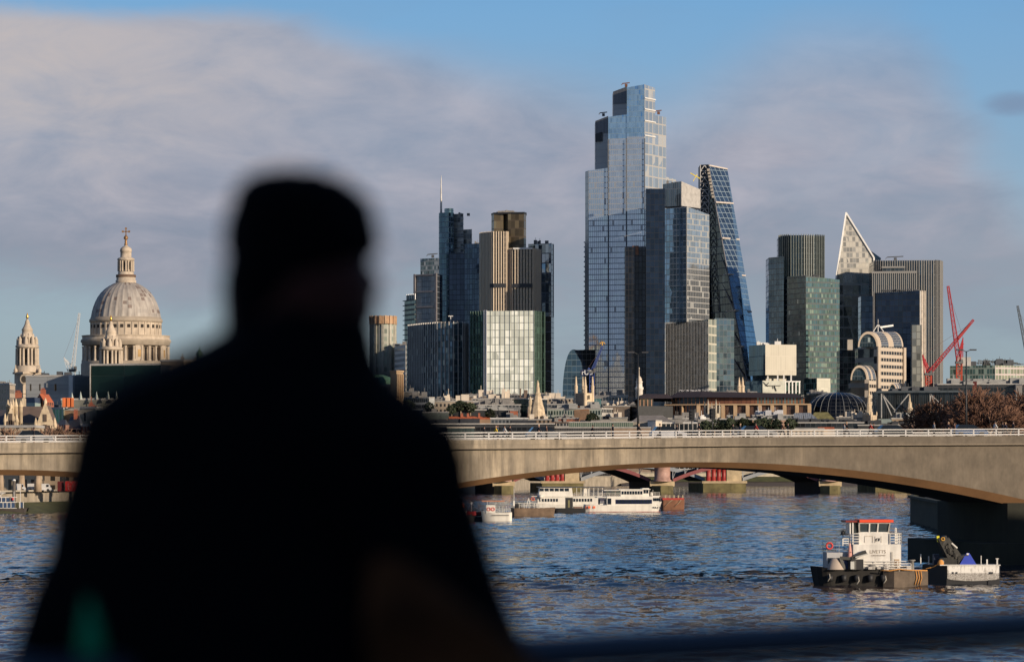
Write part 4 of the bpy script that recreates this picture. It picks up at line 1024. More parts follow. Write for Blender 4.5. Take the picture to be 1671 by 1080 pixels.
def lat(name, tab, m, seg=64, **kw):
    mb = MB(); mb.lathe(cx0, cy0, prof(tab), seg, **kw); return mb.build(name, m, ca)
dome = [(56, 519), (55.5, 516), (54, 508), (52, 501), (49, 493), (45, 485), (40, 478), (34, 472), (27, 467), (20, 463), (16, 461.5)]
lat('dome', dome, M_LEAD, 192, rib=.022, nrib=32)
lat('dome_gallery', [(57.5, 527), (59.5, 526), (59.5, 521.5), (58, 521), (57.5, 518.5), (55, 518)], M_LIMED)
lat('attic', [(57, 550), (57, 527)], M_LIME)
lat('balustrade', [(70.5, 556.5), (73, 556), (73, 554.5), (71, 554), (71, 549.5), (72, 549), (72, 548), (69.5, 548), (69.5, 554), (57, 554)], M_LIME)
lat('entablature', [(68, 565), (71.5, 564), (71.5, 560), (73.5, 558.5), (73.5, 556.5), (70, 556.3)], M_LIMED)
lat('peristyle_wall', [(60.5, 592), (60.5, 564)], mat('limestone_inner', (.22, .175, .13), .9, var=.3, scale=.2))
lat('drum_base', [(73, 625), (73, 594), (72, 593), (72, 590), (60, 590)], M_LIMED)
# 32 columns, every fourth bay a solid niche
mb = MB(); mb.lathe(0, 0, [(.85 * 1, 0), (.85, .6), (.62, .9), (.55, zz(566) - zz(590) - .8), (.85, zz(566) - zz(590))], 8)
colm = mb.build('column', M_LIME); first = True
for k in range(32):
    a = 2 * math.pi * (k + .5) / 32
    if math.sin(a) > .35: continue
    o = colm if first else inst(colm); first = False
    o.parent = ca; o.location = Vector((cx0 + 69 * S2 * math.cos(a), cy0 + 69 * S2 * math.sin(a), zz(590))) - ca.location
for k in range(8):
    a = 2 * math.pi * (k + .5) / 8 + R(2)
    if math.sin(a) > .3: continue
    mb = MB(); c = (cx0 + 65.5 * S2 * math.cos(a), cy0 + 65.5 * S2 * math.sin(a), (zz(565) + zz(591)) / 2)
    mb.box(c, (8 * S2, 13 * S2, zz(565) - zz(591)), a); mb.build('niche_pier', M_LIME, ca)
    mb = MB(); c2 = Vector(c) + Vector((math.cos(a), math.sin(a), 0)) * 4.05 * S2; mb.box(c2, (.1, 5 * S2, 12 * S2), a); mb.build('niche', mat('niche_gold', (.42, .27, .12), .9), ca)
mb = MB(); mb.box((0, 0, 0), (.5, 4.6 * S2, 5.4 * S2)); wn_ = mb.build('window', M_VOID); first = True
for k in range(32):
    a = 2 * math.pi * k / 32
    if math.sin(a) > .2: continue
    o = wn_ if first else inst(wn_); first = False; o.parent = ca; o.rotation_euler = (0, 0, a)
    o.location = Vector((cx0 + 56.9 * S2 * math.cos(a), cy0 + 56.9 * S2 * math.sin(a), zz(533.5))) - ca.location
mb = MB()
for k in range(32):
    a = 2 * math.pi * (k + .5) / 32
    mb.box((cx0 + 57.3 * S2 * math.cos(a), cy0 + 57.3 * S2 * math.sin(a), zz(538)), (.4, .8, 22 * S2), a)
mb.build('pilaster', M_LIME, ca)
# lantern
lat('lantern_base', [(16.5, 461.5), (17, 458), (15.5, 457.5), (15.5, 452), (14, 451)], M_LIME, 32)
lat('lantern_railing', [(16.3, 452.5), (16.3, 448.5), (15.8, 448.5), (15.8, 452.5)], mat('rail_brown', (.14, .085, .055), .8), 32)
lat('lantern', [(13, 453), (13, 444), (10, 443), (10, 426), (14, 425), (14, 422.5), (12, 421), (9, 420), (9, 411), (10, 410.5), (9, 406), (6.5, 403.5), (3, 401.5), (2, 400)], M_LIME, 32)
mb = MB()
for k in range(8):
    a = 2 * math.pi * (k + .5) / 8 - R(8)
    for s_ in (-.16, .16):
        mb.lathe(cx0 + 12.3 * S2 * math.cos(a + s_), cy0 + 12.3 * S2 * math.sin(a + s_), [(.45, zz(443)), (.4, zz(426))], 6)
mb.build('lantern_column', M_LIME, ca)
mb = MB()
for k in range(8):
    a = 2 * math.pi * k / 8 - R(8); mb.box((cx0 + 10 * S2 * math.cos(a), cy0 + 10 * S2 * math.sin(a), zz(434)), (.3, 1.1, 12 * S2), a)
mb.build('lantern_opening', M_VOID, ca)
lat('finial', [(2, 401), (3, 399), (1.8, 396), (2.4, 394), (1.4, 392), (3.6, 389.5), (3.6, 387), (1.5, 384.5), (.8, 383)], mat('aged_gold', (.30, .17, .08), .5, .5), 16)
mb = MB(); mb.bar((cx0, cy0, zz(384)), (cx0, cy0, zz(373)), .45); mb.bar((cx0 - 5.2 * S2, cy0, zz(378)), (cx0 + 5.2 * S2, cy0, zz(378)), .45)
for dx, yy in ((-5.2, 378), (5.2, 378), (0, 373)): mb.box((cx0 + dx * S2, cy0, zz(yy)), (.9, .5, .9))
mb.build('cross', mat('aged_gold', (.30, .17, .08)), ca)
# west towers
def wtower(px, D, dy, base=True):
    cx_, cy_ = XY(px, D); s = D / F; z_ = lambda y: Z(y + dy, D)
    tw = MB(); tw.lathe(cx_, cy_, [(20 * s, z_(606)), (20 * s, z_(596)), (17.5 * s, z_(595)), (13.5 * s, z_(594)), (13.5 * s, z_(567)), (19 * s, z_(566)), (19.5 * s, z_(563)), (17 * s, z_(561)), (13 * s, z_(559)), (9.5 * s, z_(558)), (9.5 * s, z_(550)), (12 * s, z_(549)), (11 * s, z_(546)), (9 * s, z_(544)), (8.6 * s, z_(538)), (9.5 * s, z_(537)), (7 * s, z_(533)), (4.5 * s, z_(528)), (3 * s, z_(522)), (1.2 * s, z_(519))], 24)
    o = tw.build('west_tower', M_LIME, ca)
    cm = MB()
    for k in range(8):
        a = 2 * math.pi * (k + .5) / 8
        for s_ in (-.17, .17): cm.lathe(cx_ + 17.3 * s * math.cos(a + s_), cy_ + 17.3 * s * math.sin(a + s_), [(.62, z_(595)), (.5, z_(567))], 6)
        b_ = 2 * math.pi * k / 8
        cm.lathe(cx_ + 14.5 * s * math.cos(b_), cy_ + 14.5 * s * math.sin(b_), [(1.0, z_(561)), (.9, z_(553)), (.1, z_(547))], 6)
        cm.lathe(cx_ + 10.5 * s * math.cos(a), cy_ + 10.5 * s * math.sin(a), [(.5, z_(559)), (.5, z_(548)), (.1, z_(543))], 6)
    cm.build('tower_column', M_LIME, o)
    vo = MB()
    for k in range(8):
        a = 2 * math.pi * k / 8
        vo.box((cx_ + 13.6 * s * math.cos(a), cy_ + 13.6 * s * math.sin(a), z_(580)), (.5, 1.7, 20 * s), a)
        vo.box((cx_ + 9.6 * s * math.cos(a + .39), cy_ + 9.6 * s * math.sin(a + .39), z_(554)), (.3, 1.0, 5 * s), a + .39)
    vo.build('tower_opening', M_VOID, o)
    fi = MB(); fi.lathe(cx_, cy_, [(.5 * s, z_(520)), (1.6 * s, z_(518)), (2.4 * s, z_(515)), (1.2 * s, z_(512)), (.1, z_(509))], 12); fi.build('gilded_finial', M_GOLD, o)
    if base:
        b = MB(); pa, pb, pc = (23, D - 2), (41, D - 8), (69, D + 6)
        q = foot([(px - 21, D - 1), (px - 7, D - 8), (px + 25, D + 6)])
        b.prism([(p.x, p.y) for p in q], z_(607), GZ)
        q2 = foot([(px - 24, D - 2), (px - 7, D - 9.5), (px + 28, D + 6)])
        b.prism([(p.x, p.y) for p in q2], z_(636), z_(641), bottom=True); b.prism([(p.x, p.y) for p in q2], z_(606), z_(609), bottom=True)
        b.build('tower_base', M_LIME, o)
        ck = MB(); c = P(px - 5, 617 + dy, D - 8.6)
        for rr, dd in ((8.5, 0),): 
            pts = [c + Vector((math.cos(2 * math.pi * k / 20) * rr * s * .8, -dd + .25 * math.cos(2 * math.pi * k / 20), math.sin(2 * math.pi * k / 20) * rr * s)) for k in range(20)]; ck.face(pts)
        ck.build('oculus_surround', M_LIMED, o)
        ck = MB(); pts = [c + Vector((math.cos(2 * math.pi * k / 20) * 5.5 * s * .8, -.12 + .25 * math.cos(2 * math.pi * k / 20), math.sin(2 * math.pi * k / 20) * 5.5 * s)) for k in range(20)]; ck.face(pts); ck.build('oculus', M_VOID, o)
        for dx in (-17, 22):
            u = MB(); u.lathe(cx_ + dx * s, cy_ - 4, [(2.6 * s, z_(607)), (3.4 * s, z_(603)), (1.2 * s, z_(599)), (.2, z_(594))], 10); u.build('urn', M_LIME, o)
wtower(44.5, DC - 38, 1.5); wtower(181, DC - 60, 5, base=False)
nave = MB(); q = foot([(150, DC - 50), (178, DC - 62), (300, DC - 10)]); nave.prism([(p.x, p.y) for p in q], Z(607, DC - 60), GZ); nave.build('nave', M_LIME, ca)

# ============================================================ LOWER CITY
def low(name, label, pts, yt, ms, roof=None, yr=None, roofm=None, th=16, pl=0, plm=None, hmax=2.2, cat='building', mis=None, parapet=True, group=None, railm=None, seed=0):
    """masonry or glass block with a flat roof and parapet, or a pitched roof up to yr"""
    D = min(d for _, d in pts); r = thing(name, label, cat, XY((pts[0][0] + pts[-1][0]) / 2, D) + (GZ,), group)
    q, z = block(r, 'wall', pts, yt, ms, th=th, mis=mis)
    u = D / F
    if roof is None:
        if parapet:
            mb = MB()
            for a, b in zip(q, q[1:] + q[:1]):
                d = (b - a); mb.box(((a.x + b.x) / 2, (a.y + b.y) / 2, z + .25), (d.length + .3, .35, .7), math.atan2(d.y, d.x))
            mb.build('parapet', roofm or M_CONC, r)
        if pl: plant(r, q, z, pl, hmax, plm, seed or len(label))
    else:
        zr = Z(yr, D); mb = MB(); a, b, c, d = (q + [q[0]])[:4]
        e = .5; up = lambda p, zq_: (p.x, p.y, zq_)
        if roof == 'gable':      # ridge parallel to the front
            m1 = (a + d) / 2; m2 = (b + c) / 2; rm = roofm
            mb.face([up(a, z), up(b, z), up(m2, zr), up(m1, zr)]); mb.face([up(c, z), up(d, z), up(m1, zr), up(m2, zr)])
            mb.build('roof', rm, r); g2 = MB(); g2.face([up(d, z), up(a, z), up(m1, zr)]); g2.face([up(b, z), up(c, z), up(m2, zr)]); g2.build('gable', ms, r)
        elif roof == 'front':    # gable faces the viewer
            m1 = (a + b) / 2; m2 = (c + d) / 2
            mb.face([up(b, z), up(c, z), up(m2, zr), up(m1, zr)]); mb.face([up(d, z), up(a, z), up(m1, zr), up(m2, zr)]); mb.build('roof', roofm, r)
            g2 = MB(); g2.face([up(a, z), up(b, z), up(m1, zr)]); g2.face([up(c, z), up(d, z), up(m2, zr)]); g2.build('gable', ms, r)
        elif roof == 'hip':
            cn = (a + b + c + d) / 4; h1 = (a + d) / 2 * .55 + cn * .45; h2 = (b + c) / 2 * .55 + cn * .45
            mb.face([up(a, z), up(b, z), up(h2, zr), up(h1, zr)]); mb.face([up(b, z), up(c, z), up(h2, zr)]); mb.face([up(c, z), up(d, z), up(h1, zr), up(h2, zr)]); mb.face([up(d, z), up(a, z), up(h1, zr)]); mb.build('roof', roofm, r)
        elif roof == 'mansard':
            cn = (a + b + c + d) / 4; tq = [p * .86 + cn * .14 for p in (a, b, c, d)]
            for i in range(4): mb.face([up((a, b, c, d)[i], z), up((a, b, c, d)[(i + 1) % 4], z), up(tq[(i + 1) % 4], zr), up(tq[i], zr)])
            mb.face([up(p, zr) for p in tq]); mb.build('roof', roofm, r)
        if pl:
            rnd = random.Random(len(label) + 3)
            for k in range(pl):
                p = a + (b - a) * rnd.uniform(.1, .9) + (d - a) * .4
                ck = MB(); ck.box((p.x, p.y, zr + .2), (rnd.uniform(.8, 1.8), 1.2, 2.4))
                for j in range(3): ck.bar((p.x - .4 + j * .4, p.y, zr + 1.3), (p.x - .4 + j * .4, p.y, zr + 2), .25)
                ck.build('chimney', plm or M_BRICK, r)
    return r, q, z
M_BRICK = mat('red_brick', (.32, .10, .055), .85, var=.25, scale=.5)
M_SLATE = mat('slate_roof', (.075, .075, .085), .7, var=.25, scale=.4)
M_BROWNR = mat('brown_roof', (.15, .105, .08), .8, var=.25, scale=.3)
M_GREYR = mat('grey_roof', (.27, .27, .26), .7, var=.2, scale=.3)
C_CREAMW = curtain('cream_windows', (.05, .05, .055), (.46, .38, .29), 2.4, 3.4, .5, .5, metal=.2, var=.4, frough=.85)
C_BRICKW = curtain('brick_windows', (.06, .06, .065), (.34, .12, .07), 2.2, 3.3, .5, .45, metal=.2, var=.4, frough=.85)
C_STRIPB = curtain('brick_stripes', (.55, .45, .36), (.36, .10, .05), 1.1, 30, .62, 0, metal=0, var=.1, rough=.8, frough=.85)
C_GREYP = curtain('grey_panels', (.34, .35, .35), (.22, .23, .23), 9, 1.7, .015, .08, metal=.1, var=.08, rough=.5)
C_DGL = curtain('green_hall', (.012, .030, .026), (.010, .022, .018), 14, 6.5, .02, .04, metal=.75, var=.35, rough=.06)
C_RIBB = curtain('green_ribbon', (.045, .075, .07), (.40, .44, .38), 1.7, 3.6, .3, .32, metal=.4, var=.5)
C_WPAV = curtain('white_mullion', (.035, .04, .045), (.62, .58, .52), 2.6, 4.4, .13, .12, metal=.4, var=.4)
C_DOFF = curtain('dark_office', (.03, .035, .04), (.045, .048, .052), 3, 3.6, .12, .3, metal=.5, var=.4)
C_TAN = curtain('tan_windows', (.06, .055, .05), (.33, .24, .165), 2.6, 3.4, .5, .5, metal=.2, var=.4, frough=.85)
C_WHITEO = curtain('white_office', (.06, .07, .08), (.44, .42, .38), 2.0, 4, .2, .5, metal=.4, var=.4)
C_GREYW = curtain('grey_windows', (.07, .08, .09), (.19, .195, .195), 2.2, 3.4, .35, .4, metal=.3, var=.5)
# left of and below the cathedral
low('office_block', 'pale low office with dark parapet at the photo\'s left edge beside the cathedral tower', [(-30, 1500), (16, 1480)], 627, C_CREAMW, pl=4, seed=2)
low('grey_office', 'light grey panelled office block below the cathedral dome', [(42, 1330), (112, 1325), (150, 1345)], 614, [C_GREYP, mat('pale_grey_panel', (.52, .53, .52), .6)], mis=[0, 0, 1, 0], pl=7, plm=M_DPLANT)
mb = MB()
for x in (50, 65, 90, 91, 117): mb.box(P(x, 632 if x != 117 else 628, 1323.5), (2.0 * .24, 1, 11 * .24))
mb.build('slot_window', M_VOID, bpy.data.objects['grey_office'])
block(bpy.data.objects['grey_office'], 'stair_tower', [(112, 1322), (118.5, 1321)], 612, [mat('pale_grey_panel', (.52, .53, .52))], th=6)
r, q, z = low('green_glass_hall', 'very dark green glass block hiding the foot of the cathedral drum', [(147.5, 1310), (272, 1300)], 595, C_DGL, th=40, pl=0)
fins(r, 'edge', [(147.5, 1309.5), (272, 1299.5)], 594, 650, 1, M_CONC, w=.4, d=.3)
r, q, z = low('stone_block', 'tan stone block with small cupola left of the man\'s shoulder', [(262, 1285), (300, 1280), (345, 1290)], 589, [mat('tan_stone', (.30, .23, .16), .85)], pl=2)
mb = MB(); mb.lathe(*XY(325.5, 1270), [(1.6, Z(610, 1270)), (1.6, Z(592, 1270)), (1.1, Z(590, 1270)), (1.1, Z(580, 1270)), (1.4, Z(579, 1270)), (1.1, Z(575, 1270)), (.2, Z(570, 1270)), (.05, Z(565, 1270))], 12); mb.build('cupola', mat('copper_green', (.07, .13, .10), .6), r)
# pyramidal skylights row
for k, x in enumerate((117.5, 131.5, 157.5, 176.5, 190)):
    r = thing('glass_pyramid', ('pale pyramid rooflight, %s in the row before the grey and green blocks' % ['first from the left', 'second from the left', 'middle one', 'fourth from the left', 'last on the right'][k]), 'rooflight', XY(x, 1240) + (Z(652, 1240),), 'pyramid rooflights in a row')
    mb = MB(); p = P(x, 652, 1240); mb.lathe(p.x, p.y, [(.65, Z(650.5, 1240)), (.02, Z(638 if k else 640, 1240))], 4, smooth=False); mb.build('glazing', mat('pyr', (.42, .47, .42), .4), r)
    mb = MB(); mb.lathe(p.x, p.y, [(.9, Z(652, 1240)), (.9, Z(650.5, 1240)), (0, Z(650.5, 1240))], 4, smooth=False); mb.build('kerb', M_CONC, r)
low('terrace_block', 'long grey roofed block carrying the row of small pyramid rooflights', [(100, 1245), (300, 1240)], 652, mat('dull_wall', (.20, .20, .17), .8), pl=0)
low('brick_gable_house', 'red brick gabled house with orange roof between the stone gables and grey office', [(56, 1120), (73, 1112), (88, 1122)], 656, [C_BRICKW, M_BRICK], 'front', 642, mat('orange_tile', (.50, .13, .05), .8), pl=1)
low('blue_roof_house', 'small dark blue mansard block left of the orange roofed house', [(36, 1105), (57, 1100)], 657, mat('pale_green_wall', (.32, .40, .36), .7), 'mansard', 648, mat('blue_slate', (.04, .055, .09), .6), pl=0)
r = thing('brick_chimney_stack', 'cluster of orange clay flues on a flat roof right of the orange gable', 'chimney', XY(111, 1090) + (Z(665, 1090),))
mb = MB()
for k in range(5): mb.box(P(104 + k * 3.6, 656.5, 1090 + (k % 2) * .4), (.66, 1.5, 15 * .195))
mb.build('flue', mat('orange_clay', (.62, .17, .05), .8), r)
low('green_office', 'green glass office with white fins under the orange chimney stack', [(80, 1095), (104, 1090)], 667, curtain('bright_green', (.05, .16, .12), (.5, .55, .48), 1.6, 8, .22, .12, metal=.4, var=.3), pl=3, plm=M_DPLANT)
low('tan_flat_block', 'plain tan walled block between the green office and the beige block', [(104, 1092), (131, 1090)], 669, mat('tan_wall', (.33, .21, .13), .85), pl=2, plm=M_DPLANT)
low('beige_block', 'beige block with one tall dark window above the red brick corner', [(130, 1070), (158, 1066)], 666, mat('beige_wall', (.50, .42, .31), .85), pl=4, plm=M_BRICK)
mb = MB(); mb.box(P(138.5, 680, 1065), (2.6 * .19, 1, 14 * .19)); mb.build('window', M_VOID, bpy.data.objects['beige_block'])
low('dark_glass_block', 'dark teal glass block at the man\'s left sleeve', [(157, 1060), (200, 1055)], 668, curtain('teal_dark', (.03, .05, .055), (.07, .10, .10), 3, 12, .1, .05, metal=.6), pl=0)
low('brick_pier_house', 'brick and stone striped house under the small slate hipped roof', [(93, 985), (107, 982)], 693, C_STRIPB, 'hip', 684, M_SLATE, th=9)
low('slate_roof_house', 'steep dark slate roofed house with white dormer windows', [(106, 990), (131, 985)], 699, C_WPAV, 'hip', 678, M_SLATE, th=12, pl=1)
low('brick_stripe_house', 'brick and stone striped house beside the red framed window', [(133, 982), (149, 980)], 695, C_STRIPB, pl=0, roofm=M_WHITE2)
low('red_frame_house', 'narrow red brick bay framing one tall dark window', [(148, 976), (158, 975)], 690, M_BRICK, pl=0)
mb = MB(); mb.box(P(153, 702, 974.5), (4 * .174, .8, 16 * .174)); mb.build('window', M_VOID, bpy.data.objects['red_frame_house'])
# gothic stone school building
M_GOTH = mat('gothic_stone', (.56, .45, .31), .9, var=.35, scale=.5, streak=.8)
r = thing('gothic_hall', 'ornate pale stone hall with two steep gables and a brown pitched roof', 'building', XY(45, 935) + (GZ,))
def gothic_gable(r, xl, xc, xr, ye, yp, D, th=10):
    a, c_, b = P(xl, ye, D), P(xc, yp, D), P(xr, ye, D); mb = MB(); dn = lambda p: Vector((p.x, p.y, GZ)); bk_ = Vector((0, th, 0))
    st = 7; pts = [dn(a)] + [dn(b)]
    rs = []; ls = []
    for k in range(st):
        q = k / st; q2 = (k + 1) / st
        rs += [b.lerp(c_, q), Vector((b.lerp(c_, q).x * .35 + b.lerp(c_, q2).x * .65, D, b.lerp(c_, q2).z + .05))]
        ls += [a.lerp(c_, q), Vector((a.lerp(c_, q).x * .35 + a.lerp(c_, q2).x * .65, D, a.lerp(c_, q2).z + .05))]
    poly = pts + rs + [c_] + ls[::-1]
    mb.face(poly); mb.face([p + Vector((0, 1.2, 0)) for p in poly[::-1]])
    for k in range(len(poly)): p0, p1 = poly[k], poly[(k + 1) % len(poly)]; mb.face([p1, p0, p0 + Vector((0, 1.2, 0)), p1 + Vector((0, 1.2, 0))])
    mb.lathe(c_.x, D + .6, [(.35, c_.z - .3), (.5, c_.z + .3), (.1, c_.z + 1.3)], 6)
    for p in (a, b): mb.lathe(p.x, D + .4, [(.5, GZ), (.5, p.z + .2), (.65, p.z + .4), (.08, p.z + 2.6)], 8)
    mb.build('gable', M_GOTH, r)
    rf = MB(); off = Vector((0, th, 0)); dz = Vector((0, 1.2, -.6))
    rf.face([b + dz, b + off + dz, c_ + off + dz, c_ + dz]); rf.face([a + off + dz, a + dz, c_ + dz, c_ + off + dz]); rf.build('roof', M_BROWNR, r)
    w = MB(); sx_ = (xr - xl) / 4
    for x, y, ww, hh in ((xc, ye - (ye - yp) * .38, .9, 2), (xc - sx_ * .7, ye + 4, .9, 2.4), (xc + sx_ * .7, ye + 4, .9, 2.4), (xc, ye + 4, .9, 2.8)):
        w.box(P(x, y, D - .1), (ww, .3, hh))
    w.build('window', mat('gothic_window', (.09, .065, .05), .6), r)
gothic_gable(r, 58, 73.5, 89, 697, 657, 925)
gothic_gable(r, 8, 17.5, 27, 690, 665, 928, 14)
low_ = MB(); a, b = P(27, 690, 938), P(62, 690, 938); e1, e2 = P(24, 663, 946), P(68, 663, 946)
low_.prism([(a.x, a.y), (b.x, b.y), (b.x, b.y + 16), (a.x, a.y + 16)], a.z, GZ); low_.build('wall', M_GOTH, r)
rf = MB(); rf.face([a, b, e2, e1]); rf.face([b, (b.x, b.y + 16, b.z), e2]); rf.face([a, e1, (a.x, a.y + 16, a.z)]); rf.face([(b.x, b.y + 16, b.z), (a.x, a.y + 16, a.z), e1, e2]); rf.build('roof', M_BROWNR, r)
for x in (13, 21.5, 26, 34):
    mb = MB(); p = P(x, 690, 930); mb.lathe(p.x, p.y, [(.5, GZ), (.5, Z(664, 930)), (.7, Z(663, 930)), (.45, Z(660, 930)), (.08, Z(649 + (x % 5), 930))], 8); mb.build('turret', M_GOTH, r)
low('stone_chimney_house', 'pale stone block with a tall red topped chimney beside the gothic turrets', [(22, 955), (36, 953)], 650, M_GOTH, 'gable', 648, M_SLATE, th=8, pl=2)
low('left_slate_house', 'dark slate roofed stone house cut by the photo\'s left edge', [(-30, 938), (8, 935)], 693, mat('gothic_stone', (.56, .45, .31)), 'gable', 668, M_SLATE, th=14, pl=1)
low('long_stone_terrace', 'low stone terrace running just above the bridge rail under the gothic gables', [(-30, 905), (58, 900)], 697, curtain('goth_row', (.09, .065, .05), (.52, .41, .28), 2.2, 4, .55, .3, metal=0, var=.3), pl=0)
# green domed hall by the man's shoulder
r, q, z = low('domed_hall', 'sandstone hall with green copper dome and square stone tower beside the man\'s shoulder', [(560, 1300), (643, 1292)], 629, C_TAN, th=22)
mb = MB(); c = XY(612, 1306); mb.lathe(c[0], c[1], [(33 * .233, Z(629, 1306)), (31 * .233, Z(622, 1306)), (26 * .233, Z(616, 1306)), (16 * .233, Z(612, 1306)), (0, Z(611, 1306))], 32); mb.build('dome', mat('verdigris', (.12, .25, .17), .6, var=.2, scale=.3), r)
block(r, 'tower', [(637, 1290), (647, 1286), (658, 1292)], 605, [M_GOLDST], th=8); block(r, 'tower_cap', [(636, 1289.5), (647, 1285.3), (659.5, 1291.6)], 604, [M_GOLDST], yb=606.5, th=8)
fins(r, 'pilaster', [(648, 1286), (657, 1291)], 610, 650, 3, M_GOLDST, w=.5, d=.4)
